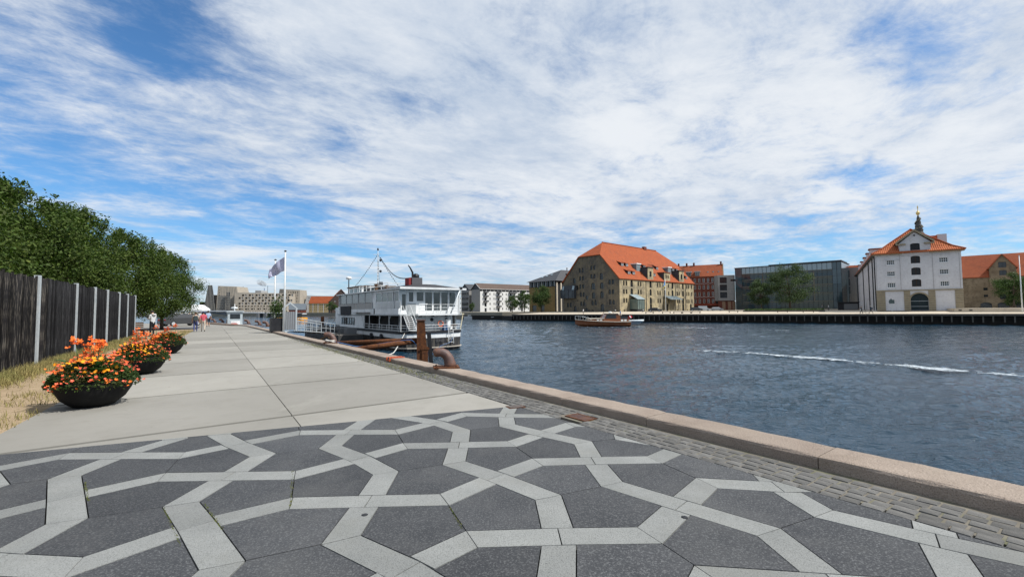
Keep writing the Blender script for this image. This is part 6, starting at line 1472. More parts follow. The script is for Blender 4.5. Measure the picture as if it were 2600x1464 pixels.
def person(label,loc,rz,height,pose,shirt,legs,shoes=(.04,.04,.045),hair=(.05,.035,.025),sleeves='long',extra=None,cat='person',group=None,shorts=False):
    """one continuous body grown on a skeleton, hair and bags as children"""
    s=height/1.75; e=empty('person',loc,rz,label,cat,group); e.scale=(s,s,s)
    # faces +y ; pose: walk angle, arms
    st=pose.get('stride',.0); J={}
    hipz=.93
    J['pel']=(0,0,hipz); J['spine']=(0,.0,1.12); J['chest']=(0,-.01,1.33); J['neck']=(0,.0,1.49); J['h0']=(0,.02,1.56); J['h1']=(0,.03,1.66); J['h2']=(0,.02,1.74)
    if pose.get('headdown'): J['h1']=(0,.07,1.645); J['h2']=(0,.10,1.715)
    sit=pose.get('sit')
    for sd,n in ((-1,'l'),(1,'r')):
        f=st*sd
        J[n+'hip']=(.095*sd,0,hipz-.03); J[n+'sh']=(.185*sd,-.01,1.42)
        if sit: J[n+'kn']=(.11*sd,.42,.90); J[n+'an']=(.11*sd,.44,.50); J[n+'to']=(.11*sd,.60,.46)
        else:
            J[n+'kn']=(.10*sd,f*.55+.03,.50+abs(f)*.02); J[n+'an']=(.10*sd,f*.95-(.10 if f<0 else -.02),.085+(.06 if f<-.15 else 0)); J[n+'to']=(.115*sd,J[n+'an'][1]+.17,.035+(0 if f>-.15 else -.005))
        ar=pose.get('arms','down')
        if ar=='down': J[n+'el']=(.24*sd,-f*.45-.03,1.15); J[n+'wr']=(.25*sd,-f*.85+.06,.92)
        elif ar=='phone': J[n+'el']=(.23*sd,.03,1.16); J[n+'wr']=(.06*sd,.30,1.20)
        elif ar=='bike': J[n+'el']=(.24*sd,.16,1.20); J[n+'wr']=(.20*sd,.42,1.10)
    segs=[('pel','spine','t',.135,.125),('spine','chest','t',.125,.14),('chest','neck','t',.14,.062),('neck','h0','k',.056,.062),('h0','h1','k',.075,.092),('h1','h2','k',.09,.06)]
    for n in 'lr': segs+=[('pel',n+'hip','g',.13,.095),(n+'hip',n+'kn','g',.092,.062),(n+'kn',n+'an','s' if shorts else 'g',.058,.042),(n+'an',n+'to','f',.042,.036),('chest',n+'sh','t',.12,.066),(n+'sh',n+'el','t',.058,.044),(n+'el',n+'wr','a',.042,.030)]
    names=[];rad={}
    for a,b,_,ra,rb in segs:
        for q,r in ((a,ra),(b,rb)):
            if q not in rad: names.append(q); rad[q]=r
    me=bpy.data.meshes.new('b'); me.from_pydata([J[n] for n in names],[(names.index(a),names.index(b)) for a,b,*_ in segs],[])
    ob=bpy.data.objects.new('b',me); COL.objects.link(ob); md=ob.modifiers.new('s','SKIN'); md.use_smooth_shade=True
    for i,n in enumerate(names):
        v=me.skin_vertices[0].data[i]; r=rad[n]; v.radius=(r*(1.28 if n in('pel','spine','chest') else 1),r*(.82 if n in('pel','spine','chest') else 1)) if n in ('pel','spine','chest') else (r,r); v.use_root=(n=='pel')
    ss=ob.modifiers.new('u','SUBSURF'); ss.levels=1; ss.render_levels=1
    dg=bpy.context.evaluated_depsgraph_get(); body=bpy.data.meshes.new_from_object(ob.evaluated_get(dg)); bpy.data.objects.remove(ob)
    mats=[cloth(shirt),cloth(legs),skin,cloth(shoes)]; body.materials.clear(); [body.materials.append(m_) for m_ in mats]
    code={'t':0,'g':1,'k':2,'f':3,'s':2,'a':0 if sleeves=='long' else 2}
    SG=[(np.array(J[a]),np.array(J[b]),code[c]) for a,b,c,*_ in segs]
    for p in body.polygons:
        c=np.array(p.center); best=min(SG,key=lambda q:np.linalg.norm(c-(q[0]+(q[1]-q[0])*np.clip(np.dot(c-q[0],q[1]-q[0])/np.dot(q[1]-q[0],q[1]-q[0]),0,1)))); p.material_index=best[2]; p.use_smooth=True
    hb=MB()
    for sd,n in ((-1,'l'),(1,'r')): hand_parts(hb,J[n+'wr'],Vector(J[n+'wr'])-Vector(J[n+'el']),-sd,2)
    hx,hy,hz=J['h1']; hb.add([(-.016,hy+.085,hz-.01),(.016,hy+.085,hz-.01),(0,hy+.118,hz-.022),(0,hy+.085,hz+.03)],[(0,1,2),(1,3,2),(3,0,2)],2)
    for sd in (-1,1): hb.lathe([(.004,-.02),(.018,-.01),(.018,.012),(.004,.024)],5,(hx+.088*sd,hy+.005,hz-.005),2)
    bm=bmesh.new(); bm.from_mesh(body); t=hb.mesh('h',mats); bm.from_mesh(t); bm.to_mesh(body); bm.free()
    link('body',body,e)
    # face: eyes and mouth
    fb=MB()
    for sd in (-1,1): fb.box(hx+.03*sd-.011,hx+.03*sd+.011,hy+.080,hy+.088,hz+.006,hz+.016)
    fb.box(hx-.02,hx+.02,hy+.076,hy+.084,hz-.055,hz-.047); fb.build('face_marks',cloth((.05,.03,.028)),e)
    # hair or hat
    def cap(r,z0,mat,name,brim=0,dy=-.012):
        b=MB(); pr=[(r*1.02,z0),(r*1.08,.02),(r*.92,.065),(r*.5,.10),(.01,.112)]
        if brim: pr=[(r+brim,z0+.01),(r+brim,z0+.02)]+pr[1:]
        b.lathe(pr,12,(hx,hy+dy,hz)); b.build(name,mat,e,True)
    hat=(extra or {}).get('hat')
    cap(.095,-.045,cloth(hair),'hair')
    if hat: cap(.103,.02,cloth(hat),'hat',.075,0)
    if (extra or {}).get('bag'):
        c=extra['bag']; b=MB(); b.box(-.15,.15,-.30,-.13,1.0,1.43); b.build('backpack',cloth(c),e,bevel=.03)
        for sd in (-1,1): MB().tube([(.10*sd,-.14,1.38),(.11*sd,.0,1.49),(.11*sd,.125,1.36),(.12*sd,.02,1.08)],.018,5).build('strap',cloth(c),e)
    if (extra or {}).get('hood'): MB().lathe([(.12,-.05),(.15,0),(.12,.06),(.06,.06)],10,(0,-.07,1.46)).build('hood',cloth(shirt),e,True)
    if (extra or {}).get('phone'): B(-.035,.035,.385,.395,1.18,1.32).build('phone',black_paint,e)
    return e
def gp(u,v,z=0): p=g(u,v,z); return (p.x,p.y,z)
away=math.atan2(Q.y,Q.x)-math.pi/2
person('man in pale grey hoodie and black trousers looking down at his phone by the trees',(-24.6,30.5,-.01),R(80),1.8,{'arms':'phone','headdown':1},(.52,.53,.54),(.02,.02,.024),hair=(.045,.04,.035),extra={'hood':1,'phone':1})
person('woman with sun hat, dark backpack and blue jeans walking away',gp(496,842),away,1.64,{'stride':.12},(.45,.36,.30),(.07,.085,.22),(.6,.6,.62),sleeves='short',extra={'hat':(.55,.44,.27),'bag':(.05,.07,.075)})
person('walker in pink shirt, blue cap and cream trousers walking away',gp(515.5,841.5),away,1.68,{'stride':-.16},(.52,.10,.13),(.52,.44,.36),(.03,.03,.03),sleeves='short',extra={'hat':(.08,.20,.50)})
person('man in light blue shirt and black shorts walking ahead of the pink walker',gp(528,829.5),away,1.80,{'stride':.2},(.36,.45,.60),(.02,.02,.024),(.02,.02,.02),shorts=True,sleeves='short')
person('distant person in pale clothes beneath the white canopy',gp(480,820),away+.6,1.7,{'stride':.1},(.55,.45,.42),(.5,.45,.42))
person('distant person in dark clothes beneath the white canopy',gp(487,820),away+2,1.75,{'stride':.1},(.03,.03,.035),(.03,.03,.04))
person('distant person in blue top left of the white canopy',gp(467,821),away+1,1.72,{'stride':.1},(.10,.20,.38),(.10,.10,.14))
person('distant person in light top at the tree trunk side of the canopy',gp(461,820.5),away+4,1.7,{'stride':.15},(.45,.48,.5),(.06,.08,.15))
person('distant person in white shirt right of the white canopy',gp(507,819),away,1.7,{'stride':.15},(.6,.6,.6),(.10,.10,.12))
FZ=.2
def fp_(u,n,z=.2):
    # point on the far quay, n metres inland, on the sight line of column u
    best=min((abs(1300+F*(fq(t,n).x/fq(t,n).y)-u),t) for t in [x*.25 for x in range(-180,600)])[1]; p=fq(best,n); return (p.x,p.y,z)
al=math.atan2(-FD.y,-FD.x)-math.pi/2
person('person in dark clothes with white cap striding left on the far quay, with backpack',fp_(2211,2.2,.12),al,1.78,{'stride':.3},(.06,.09,.13),(.02,.02,.025),extra={'hat':(.65,.65,.65),'bag':(.02,.02,.025)})
person('person in black walking left beside a pushed bicycle on the far quay',fp_(2187,2.2,.12),al,1.8,{'stride':.2,'arms':'bike'},(.025,.025,.03),(.03,.03,.035))
person('person in white top standing before the glass office',fp_(2103,26,.75),al,1.75,{'stride':.05},(.62,.62,.62),(.05,.05,.06))
person('person in grey standing beside the one in white at the glass office',fp_(2087,26,.75),al,1.75,{'stride':.05},(.2,.2,.22),(.05,.05,.06))
person('person in white shirt on the quay before the stone gable',fp_(1480,3,.13),al,1.75,{'stride':.1},(.6,.6,.62),(.04,.04,.05))
# bicycle pushed along the quay and one parked
def bicycle(loc,rz,label):
    e=empty('bicycle',loc,rz,label,'bicycle')
    for x in (-.5,.5):
        w=MB().tube([(x+.33*math.cos(t),0,.34+.33*math.sin(t)) for t in [2*math.pi*i/18 for i in range(19)]],.018,5).build('wheel',black_paint,e)
        b=MB(); [b.tube([(x,0,.34),(x+.32*math.cos(t),0,.34+.32*math.sin(t))],.004,3) for t in [math.pi*k/5 for k in range(10)]]; b.build('spokes',galv,w)
    b=MB(); 
    for a,c in (((-.5,0,.34),(-.1,0,.3)),((-.1,0,.3),(-.22,0,.85)),((-.22,0,.8),(.36,0,.85)),((-.1,0,.3),(.36,0,.8)),((-.5,0,.34),(-.22,0,.8)),((.36,0,.9),(.5,0,.34))): b.tube([a,c],.018,5)
    b.build('bicycle_frame',frame_dark,e); MB().tube([(.36,-.25,1.02),(.38,0,.95),(.36,.25,1.02)],.016,5).build('handlebar',galv,e); MB().lathe([(.05,0),(.11,.03),(.08,.07)],8,(-.24,0,.86)).build('saddle',black_paint,e); B(.4,.72,-.17,.17,.72,.98).build('basket',white_paint,e)
p=fp_(2192,2.8,.14); bicycle(p,math.atan2(-FD.y,-FD.x),'bicycle with pale basket being pushed along the far quay')
for i,u in enumerate((1560,1630)): 
    p=fp_(u,16,.5); bicycle(p,1.0,['parked bicycle near the corner of the stone warehouse','parked bicycle left of the black car'][i])
# ------------------------------------------------------------------ cars
def car(loc,rz,label,paint,van=0,L=4.5):
    e=empty('parked_car',loc,rz,label,'car','cars parked by the stone warehouse'); h=1.45+.45*van; w=.88
    prof=[(-L/2,.35),(-L/2+.05,.75),(-L/2+.15,.95),(-L/2+.45,1.0),(-L/2+.75,h),(L/2-1.6 if not van else L/2-1.3,h),(L/2-.95,1.0),(L/2-.15,.85),(L/2,.6),(L/2,.32),(-L/2+.1,.28)]
    n=len(prof); V=[]
    for y in (-w,-w*.93,w*.93,w):
        k=abs(y)/w
        V+=[(x,y*(.86 if z>1.02 else 1)*(1 if k==1 else 1),z-(0.03 if k==1 else 0) if z>.4 else z) for x,z in prof]
    b=MB(); fs=[(r*n+i,r*n+(i+1)%n,(r+1)*n+(i+1)%n,(r+1)*n+i) for r in range(3) for i in range(n)]+[list(range(n)),[3*n+i for i in range(n)][::-1]]
    b.add(V,[f[::-1] for f in fs]); b.build('body',paint,e,bevel=.03)
    for y in (-1,1):
        x0,x1=-L/2+.95,L/2-1.55 if not van else L/2-1.3; b=MB(); b.add([(x0-.12,y*w*.95,1.02),(x1+.45,y*w*.95,1.02),(x1,y*w*.872,h-.12),(x0,y*w*.872,h-.12)],[(0,1,2,3)]); b.build('side_window',glass_dark,e)
        for x in (-L/2+.85,L/2-.9):
            wh=MB().lathe([(.2,-.1),(.32,-.09),(.33,0),(.32,.09),(.2,.1)],14).build('wheel',black_paint,e,loc=(x,y*(w-.06),.33),rot=(R(90),0,0)); MB().lathe([(.05,-.105),(.2,-.102),(.2,.102),(.05,.105)],10).build('rim',galv,wh)
        B(L/2-.12,L/2+.01,y*.62-.14,y*.62+.14,.62,.76).build('headlight',white_paint,e); B(-L/2-.01,-L/2+.1,y*.66-.1,y*.66+.1,.7,.85).build('tail_light',M('red_lens',(.35,.02,.02)),e)
    b=MB(); b.add([(L/2-1.5 if not van else L/2-1.22,-.72,h-.08),(L/2-1.5 if not van else L/2-1.22,.72,h-.08),(L/2-.93,.8,1.03),(L/2-.93,-.8,1.03)],[(0,1,2,3)]); b.build('windscreen',glass_dark,e,loc=(.02,0,.03))
def P2(u,Y,z=.72): p=at(u,780,Y); return (p.x,Y,z)
wf=math.atan2(.67,.74)
car(P2(1663,151,.62),wf-1.1,'black estate car parked in front of the stone warehouse',M('black_car_paint',(.012,.012,.014),None,rough=.2,spec=.6))
car(P2(1768,168,.72),wf-1.2,'dark grey car at the right corner of the stone warehouse',M('dark_grey_car_paint',(.05,.052,.055),None,rough=.25,spec=.6))
car(P2(1786,172,.72),wf-1.2,'white van behind the dark grey car',M('white_car_paint',(.6,.62,.64),None,rough=.3,spec=.6),1,4.9)
car(P2(1820,176,.72),wf-1.0,'silver car in front of the red brick house',M('silver_car_paint',(.32,.34,.36),None,rough=.3,spec=.6))
# ------------------------------------------------------------------ things on the far quay
def quay_things():
    p=P2(1690.5,146,.6); e=empty('quay_flagpole',p,0,'white flagpole with small blue and yellow flag before the stone warehouse','flagpole'); MB().tube([(0,0,0),(0,0,10.9)],[.11,.06],8).build('pole',white_paint,e,True); MB().lathe([(.1,0),(.12,.08),(.03,.16)],8,(0,0,10.9)).build('finial',galv,e)
    b=MB(); V=[]; n=8
    for i in range(n+1):
        for j in range(5): f=i/n; V.append((-.1-.9*f*(.5+.12*j),.25*math.sin(f*5+j),10.5-.55*j*(1)-1.6*f*(1-j*.12)))
    b.add(V,[(i*5+j,(i+1)*5+j,(i+1)*5+j+1,i*5+j+1) for i in range(n) for j in range(4)],0); b.m=[1 if (k%4)==3 else 0 for k in range(len(b.f))]; fl=b.build('limp_flag',[M('flag_blue',(.08,.28,.60)),M('flag_yellow',(.70,.55,.08))],None,loc=p); meta(fl,'limp blue and yellow flag hanging on the quay flagpole','flag')
    p=fp_(2592,6,.3); e=empty('quay_flagpole',p,0,'tall thin white flagpole at the right edge of the picture','flagpole'); MB().tube([(0,0,0),(0,0,11.6)],[.12,.06],8).build('pole',white_paint,e,True); MB().lathe([(.1,0),(.12,.08),(.03,.16)],8,(0,0,11.6)).build('finial',galv,e)
    p=fp_(2262,11,.45); e=empty('direction_sign',p,math.atan2(FD.y,FD.x),'small grey-green arrow-shaped sign on a thin post before the pale warehouse','sign'); B(-.03,.03,-.03,.03,0,2.2).build('post',galv,e); sg=M('sign_green_grey',(.06,.085,.09)); B(-.5,.5,-.06,-.031,2.0,2.9).build('board',sg,e); MB().extrude([(-.62,2.4),(-.1,3.3),(.05,2.92),(-.5,2.2)],'y',-.075,-.061).build('arrow',sg,e)
    for i,(u,n_) in enumerate(((1648,4),(1690,4),(1720,4),(1742,4),(1765,4),(1860,10),(1985,9),(2050,8))):
        e=empty('quay_bench',fp_(u,n_,.2+n_*.026),math.atan2(FD.y,FD.x),'low dark bench on the far quay, %s from the left'%['first','second','third','fourth','fifth','sixth','seventh','eighth'][i],'bench','low benches on the far quay'); B(-1.3,1.3,-.25,.25,.34,.44).build('seat',frame_timber,e)
        for x in (-1.1,1.1): B(x-.08,x+.08,-.22,.22,0,.34).build('leg',frame_dark,e)
    e=empty('planting_bed',fp_(1985,20,.62),math.atan2(FD.y,FD.x),'long dark planted bed under the trees at the glass office','plant bed'); B(-10,10,-1.5,1.5,0,.35).build('edging',M('bed_edging',(.10,.095,.08)),e); rs=np.random.RandomState(3); n=2500; pos=np.stack([rs.uniform(-9.8,9.8,n),rs.uniform(-1.4,1.4,n),rs.uniform(.3,.8,n)],1); nr=rs.normal(size=(n,3)); nr/=np.linalg.norm(nr,axis=1)[:,None]; a=np.cross(nr,rs.normal(size=(n,3))); a/=np.linalg.norm(a,axis=1)[:,None]; c=np.cross(nr,a); v=np.stack([pos-a*.14,pos+c*.08,pos+a*.14,pos-c*.08],1).reshape(-1,3); link('ground_cover',fastmesh('ground_cover',v,np.arange(n*4).reshape(-1,4),leaf_b),e)['kind']='stuff'
    # pale step beside the right warehouse
    e=empty('stone_ramp',fp_(2490,14,.3),math.atan2(FD.y,FD.x),'pale raised ramp in front of the brown masonry warehouse','ramp'); B(-5,30,-3,12,-.3,.9).build('slab',plaza_mat,e); 
    for x in (-4.3,-2.6): B(x,x+.5,-3.06,-3.0,.35,.6).build('vent',black_paint,e)
    # ivy on the brown warehouse
quay_things()
# ------------------------------------------------------------------ varnished motor boat
def motorboat():
    e=empty('varnished_motor_boat',(21.0,100,WATER),R(4),'varnished mahogany motor boat heading left with a dinghy at its stern','boat')
    wood=M('varnished_mahogany',(.16,.050,.018),(.22,.075,.025),2.2,rough=.25,spec=.5,stretch=(.3,1,3)); crm=M('cream_deck',(.58,.54,.45)); 
    # bow at -x
    st=[(-7.0,.05,1.62,.9),(-6.2,.75,1.50,.25),(-4.5,1.45,1.35,-.1),(-2,1.85,1.18,-.3),(1.5,1.95,1.05,-.35),(4.2,1.75,1.02,-.3),(5.2,1.6,1.04,-.2)]
    V=[];n=7
    for x,w,zt,zb in st:
        for k in range(n):
            t=k/(n-1)*2-1; y=w*(1 if abs(t)==1 else (.93 if abs(t)>.6 else .62 if abs(t)>.3 else 0))*(1 if t>0 else -1 if t<0 else 0); z=zt if abs(t)==1 else (zt*.35 if abs(t)>.6 else zb*.7 if abs(t)>.3 else zb); V.append((x,y,z))
    b=MB(); b.add(V,[(i*n+k,(i+1)*n+k,(i+1)*n+k+1,i*n+k+1) for i in range(len(st)-1) for k in range(n-1)]+[[(len(st)-1)*n+k for k in range(n)]]); b.build('hull',wood,e)
    b=MB(); b.add([(x,s*w*.985,zt-.03) for x,w,zt,_ in st for s in (-1,1)],[(2*i,2*i+1,2*i+3,2*i+2) for i in range(len(st)-1)]); b.build('deck',crm,e)
    for s in (-1,1): MB().tube([(x,s*w*1.01,zt+.02) for x,w,zt,_ in st],.06,6).build('gunwale',crm if s<0 else wood,e)
    B(-3.9,-.9,-1.25,1.25,1.1,1.72).build('fore_cabin',wood,e,bevel=.05); B(-4.2,-.7,-1.4,1.4,1.721,1.84).build('fore_cabin_roof',crm,e,bevel=.03)
    for x in (-2.4,-1.7): B(x,x+.5,-1.262,-1.251,1.3,1.6).build('cabin_window',white_paint,e)
    b=MB(); b.extrude([(-1.0,1.05),(3.1,1.05),(2.9,2.2),(2.4,2.85),(-.1,2.85),(-.7,1.95)],'y',-1.3,1.3); b.build('wheelhouse',wood,e); b=MB(); b.extrude([(-.55,1.80),(2.05,1.80),(1.8,2.68),(-.05,2.68)],'y',-1.32,-1.301); b.build('wheelhouse_glass',glass_dark,e); B(-.3,2.7,-1.45,1.45,2.851,2.95).build('wheelhouse_roof',crm,e,bevel=.02)
    B(3.1,4.6,-1.3,1.3,1.05,1.9).build('aft_cabin',wood,e); b=MB(); b.extrude([(2.95,1.75),(4.6,1.7),(4.5,2.2),(2.98,2.3)],'y',-1.32,-1.301); b.build('aft_screen',glass_dark,e)
    for x in (3.0,3.75): B(x,x+.55,-1.33,-1.321,1.2,1.55).build('aft_window',white_paint,e)
    MB().tube([(-1.3,0,1.8),(-.9,0,2.4),(-.4,0,3.3)],[.07,.06,.04],6).build('mast',wood,e)
    MB().lathe([(.1,0),(.36,.06),(.4,.25),(.3,.34)],10,(1.0,.2,2.96)).build('searchlight',white_paint,e)
    for x in (2.6,3.1,3.5): MB().lathe([(.03,0),(.22,.1),(.24,.3),(.05,.42)],8,(x,.5,2.3)).build('cushion',crm,e)
    for s in (-1,1):
        MB().tube([(-6.9,s*.15,2.35),(-5.6,s*1.0,2.3),(-4.4,s*1.45,2.1),(-3.6,s*1.5,1.5)],.025,5).build('bow_rail',galv,e)
        for x,y,z in ((-6.9,.15,1.6),(-6.0,.75,1.5),(-4.9,1.3,1.4)): MB().tube([(x,s*y,z),(x,s*y,2.32)],.025,5).build('rail_stanchion',galv,e)
    for k in range(5): MB().tube([(4.7+.1*k,-1.3+.5*k,1.05),(4.9,-1.2+.5*k,1.9)],.04,5).build('stern_rail_post',wood,e)
    MB().tube([(4.95,-1.3,1.9),(5.0,1.3,1.9)],.05,5).build('stern_rail',wood,e); MB().tube([(5.3,0,1.1),(5.9,0,2.7)],.04,5).build('flag_staff',wood,e)
    b=MB(); V=[(5.8-.9*i/6+.15*j,.15*math.sin(i*1.3+j),2.6-.55*j/2-.10*i) for i in range(7) for j in range(3)]; b.add(V,[(i*3+j,(i+1)*3+j,(i+1)*3+j+1,i*3+j+1) for i in range(6) for j in range(2)]); b.m=[1 if i==2 else 0 for i in range(6) for j in range(2)]; fl=b.build('ensign',[M('ensign_red',(.40,.02,.03)),white_paint],None,loc=(21.0,100,WATER),rot=(0,0,R(4))); meta(fl,'small red and white ensign on the motor boat stern','flag')
    # dinghy carried across the stern
    d=empty('white_dinghy',(21.0+6.5,100.4,WATER+.62),R(4),'white inflatable dinghy hung behind the motor boat stern','dinghy'); gw=M('dinghy_grey_white',(.60,.64,.66),(.5,.55,.58),1.5,rough=.5)
    MB().tube([(1.75,-.5,.62),(1.2,-.62,.58),(-1.2,-.62,.55),(-1.5,0,.55),(-1.2,.62,.55),(1.2,.62,.58),(1.75,.5,.62),(2.0,0,.66),(1.75,-.5,.62)],.22,8).build('tube',gw,d,True); b=MB(); b.add([(-1.4,-.6,.45),(1.9,-.5,.5),(1.9,.5,.5),(-1.4,.6,.45),(-.9,0,-.25),(1.0,0,-.2)],[(0,1,5,4),(3,4,5,2),(1,2,5),(0,4,3),(0,3,2,1)]); b.build('keel',gw,d)
    person('person in blue shirt standing on the motor boat',(24.3,100.2,WATER+1.9),R(90),1.78,{'stride':.03},(.08,.24,.55),(.02,.03,.06))
    person('person in pale top seated behind the motor boat wheelhouse',(22.6,99.6,WATER+1.75),R(90),1.7,{'sit':1},(.6,.5,.48),(.3,.3,.35))
motorboat()
# ------------------------------------------------------------------ boats on the left
def small_boats():
    e=empty('red_fishing_boat',(-39.6,63.6,WATER),away+math.pi/2,'small red and grey fishing boat moored at the bend of the quay','boat'); red=M('red_hull',(.30,.05,.045),(.22,.04,.035),1.5,rough=.5); gr=M('pale_blue_grey_cabin',(.40,.45,.47),(.34,.38,.40),1)
    b=MB(); pts=[(-4.4,-1.2),(2.5,-1.4),(4.6,0),(2.5,1.4),(-4.4,1.2)]; b.prism(pts,-.6,1.6); b.build('hull',red,e); b=MB(); b.prism([(p[0]*1.01,p[1]*1.03) for p in pts],1.602,1.74); b.build('gunwale',white_paint,e)
    wh=B(-.9,1.2,-.9,.9,1.75,3.85).build('wheelhouse',gr,e); B(-1.1,1.4,-1.05,1.05,3.851,4.0).build('wheelhouse_roof',gr,wh)
    for y0,y1 in ((.901,.93),(-.93,-.901)):
        for x in (-.7,.35): B(x,x+.65,y0,y1,2.9,3.55).build('window',glass_dark,wh)
    B(-.35,.45,.901,.94,1.76,2.75).build('orange_door',M('rusty_orange_door',(.36,.17,.06),(.28,.12,.045),2),wh); B(-.93,-.901,-.6,.6,2.9,3.55).build('window',glass_dark,wh)
    B(-2.3,-1.3,-.5,.6,1.75,2.6).build('white_box',white_paint,e); B(1.5,2.1,-.5,.6,1.75,3.4).build('engine_casing',M('dark_red_casing',(.20,.05,.05)),e); MB().lathe([(.25,0),(.6,.15),(.62,.5),(.3,.75)],10,(-3.2,.3,1.6)).build('red_buoy',red,e,True)
    MB().lathe([(.5,0),(.8,.25),(.45,.7)],9,(3.1,0,1.74)).build('net_heap',red,e); MB().tube([(.3,0,4.0),(.3,0,5.0)],.05,5).build('mast',white_paint,e); MB().lathe([(.1,0),(.45,.08),(.45,.22),(.1,.3)],10,(.9,0,4.3)).build('radar_dome',white_paint,e); MB().tube([(.9,0,4.0),(.9,0,4.32)],.05,5).build('radar_post',white_paint,e)
    for k in range(5): MB().tube([(2.2+.4*k,-.3+.1*k,1.75),(2.5+.35*k,.5-.1*k,2.6-.12*k)],.045,5).build('deck_spar',white_paint if k%2 else red,e)
    MB().tube([(1.8,0,3.4),(3.6,0,2.9),(4.4,0,1.8)],.04,5).build('boom',white_paint,e)
    P=at(746,800,205); e=empty('yellow_harbour_ferry',(P.x,205,WATER),R(8),'low yellow and black harbour ferry on the far water behind the flagpole','boat'); yl=M('orange_yellow_hull',(.72,.33,.03),(.65,.28,.03),1); b=MB(); b.prism([(-8,-1.8),(4,-2),(6,0),(4,2),(-8,1.8)],-.4,1.25); b.build('hull',yl,e); B(-7.5,3,-1.7,1.7,1.251,2.9).build('cabin',glass_dark,e); B(-7.8,3.3,-1.85,1.85,2.901,3.15).build('roof',black_paint,e); b=MB(); b.box(-8.02,3.0,-1.86,-1.81,.35,.6); b.build('stripe',M('dark_yellow_stripe',(.30,.13,.02)),e)
    for k in range(5): B(-7.2+k*2,-5.6+k*2,-1.73,-1.701,1.5,2.6).build('window',frame_dark,e)
    e=empty('moored_rowing_boat',(-17.8,41.8,WATER),QANG+R(72),'slim dark varnished boat moored beyond the gangway','boat'); b=MB(); b.prism([(-4.5,-.6),(2,-.8),(4.8,0),(2,.8),(-4.5,.6)],-.3,.75); b.build('hull',frame_timber,e); b=MB(); b.tube([(-4.5,-.62,.8),(2,-.82,.85),(4.8,0,1.25),(2,.82,.85),(-4.5,.62,.8)],.07,6); b.build('gunwale',M('light_gunwale',(.35,.22,.11)),e); B(-2,-1.6,-.7,.7,.55,.62).build('thwart',M('light_gunwale',(.35,.22,.11)),e)
    for i,(u,Y,l,c,lab) in enumerate(((1200,205,9,(.45,.46,.46),'pale low barge moored below the grey apartment row'),(1240,196,8,(.05,.03,.028),'dark wooden boat with white foredeck moored below the white apartments'),(1275,184,9,(.035,.035,.035),'black flat barge moored beside the far quay corner'))):
        p=at(u,800,Y); e=empty('moored_barge',(p.x,Y,WATER),R(-40+i*10),lab,'boat','boats moored along the canal bank'); m_=M('barge_paint_%d'%i,c); b=MB(); b.prism([(-l/2,-1.3),(l/2-1.5,-1.4),(l/2,0),(l/2-1.5,1.4),(-l/2,1.3)],-.3,1.0); b.build('hull',m_,e); B(-l/4,l/4,-.9,.9,1.001,1.7).build('cabin',white_paint if i!=2 else m_,e); B(-l/4+.3,l/4-.3,-.93,-.901,1.15,1.5).build('window',glass_dark,e)
        MB().tube([(-l/2,-1.3,1.02),(l/2-1.5,-1.4,1.02),(l/2,0,1.05)],.06,5).build('rub_rail',white_paint,e)
    # food stall with white canopy at the end of the promenade
    p=g(492,821); e=empty('canopy_stall',(p.x,p.y,0),R(10),'white canopy stall at the far end of the promenade','stall')
    b=MB(); b.add([(-1.6,-1.3,2.1),(1.6,-1.3,2.1),(1.6,1.3,2.1),(-1.6,1.3,2.1),(-1.0,-.6,2.75),(1.0,-.6,2.75),(1.0,.6,2.75),(-1.0,.6,2.75),(-1.6,-1.3,1.85),(1.6,-1.3,1.85),(1.6,1.3,1.85),(-1.6,1.3,1.85)],[(0,1,5,4),(1,2,6,5),(2,3,7,6),(3,0,4,7),(4,5,6,7),(8,9,1,0),(9,10,2,1),(10,11,3,2),(11,8,0,3)]); b.build('canopy',white_paint,e)
    for x in (-1.5,1.5):
        for y in (-1.2,1.2): B(x-.03,x+.03,y-.03,y+.03,0,1.9).build('pole',galv,e)
    B(-1.2,1.2,-.6,0,0,.95).build('counter',frame_dark,e)
    # bench by the trees and parked vehicle in their shade
    e=empty('park_bench',(-27.0,31.5,-.02),R(60),'dark wooden bench in the shade behind the standing man','bench')
    for k in range(4): B(-.9,.9,-.3+k*.15,-.18+k*.15,.43,.47).build('seat_slat',frame_timber,e)
    for k in range(3): B(-.9,.9,.28,.32,.58+k*.14,.68+k*.14).build('back_slat',frame_timber,e)
    for x in (-.75,.75): B(x-.04,x+.04,-.28,.27,0,.428).build('leg',frame_dark,e)
    q=g(355,842); car((q.x-9,q.y+17,-.02),away+.5,'dark car parked in tree shade beyond the fence end',MATS['dark_grey_car_paint'])
small_boats()
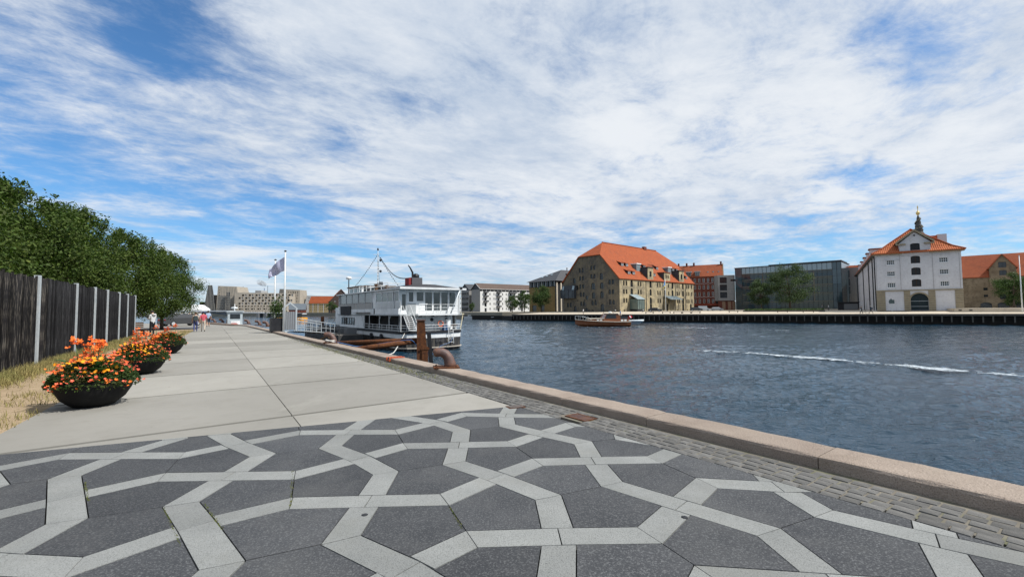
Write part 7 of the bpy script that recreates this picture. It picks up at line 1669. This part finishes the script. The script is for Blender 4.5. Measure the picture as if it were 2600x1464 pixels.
# ------------------------------------------------------------------ foam of wakes on the water
def foam():
    rs=np.random.RandomState(17); m=M('wake_foam',(.62,.67,.70),(.50,.57,.62),1.2,rough=.8)
    def strip(name,label,pts,w,n,sz):
        V=[];Fc=[]; P=[Vector(p) for p in pts]
        for _ in range(n):
            f=rs.uniform(0,len(P)-1.001); i=int(f); p=P[i].lerp(P[i+1],f-i); d=(P[i+1]-P[i]).normalized(); nr=Vector((-d.y,d.x,0)); fade=min(1,(f/(len(P)-1))*3+.12)
            dens=math.sin(f*3.1+.5)+.9*math.sin(f*11.3+1)+.7*math.sin(f*29+2)+.55
            if rs.rand()>max(.03,dens*.30)*fade: continue
            c=p+nr*rs.normal(0,w)+d*rs.normal(0,.3); l=sz*rs.uniform(.4,1.8); ww=l*rs.uniform(.12,.3); k=7; o=len(V)
            for j in range(k):
                t=2*math.pi*j/k; r=rs.uniform(.6,1.15); q=c+d*math.cos(t)*l*r+nr*math.sin(t)*ww*r; V.append((q.x,q.y,WATER+.10+rs.uniform(-.01,.01)))
            Fc.append(list(range(o,o+k)))
        b=MB(); b.v=V; b.f=Fc; b.m=[0]*len(Fc); o=b.build(name,m); meta(o,label,'foam',kind='stuff')
    strip('wake_foam','long broken white foam streak crossing the water on the right',[g(u,v,WATER) for u,v in ((1780,892),(1900,898),(2000,906),(2150,918),(2300,932),(2450,946),(2640,960))],.34,3000,.19)
    strip('boat_wake','white wake behind the motor boat',[g(u,v,WATER) for u,v in ((1608,829),(1640,830),(1700,832),(1800,834),(2000,840))],.4,600,.28)
    strip('bow_wave','thin white bow wave along the motor boat hull',[g(u,v,WATER) for u,v in ((1462,829),(1500,831),(1540,831.5),(1600,831))],.15,260,.25)
foam()
# ivy
def ivy():
    rs=np.random.RandomState(8); d=Vector((.72,-.69,0)).normalized(); A=at(2440,770,137); nrm=Vector((-.69,-.72,0)); n=3800
    t=rs.uniform(9.2,20,n); z=rs.uniform(1.8,9.0,n); keep=(np.sin(t*1.3)+np.sin(z*1.7+t)+rs.normal(0,.5,n))>-.7; t,z=t[keep],z[keep]; n=len(t)
    dd=rs.uniform(.38,.75,n); pos=np.stack([A.x+d.x*t+nrm.x*dd,A.y+d.y*t+nrm.y*dd,z],1); nr=rs.normal(size=(n,3))*.6+np.array(nrm); nr/=np.linalg.norm(nr,axis=1)[:,None]; a=np.cross(nr,rs.normal(size=(n,3))); a/=np.linalg.norm(a,axis=1)[:,None]; c=np.cross(nr,a); v=np.stack([pos-a*.16,pos+c*.1,pos+a*.16,pos-c*.1],1).reshape(-1,3)
    o=link('wall_ivy',fastmesh('wall_ivy',v,np.arange(n*4).reshape(-1,4),leaf_b)); meta(o,'green ivy covering the wall of the brown masonry warehouse','ivy',kind='stuff')
ivy()
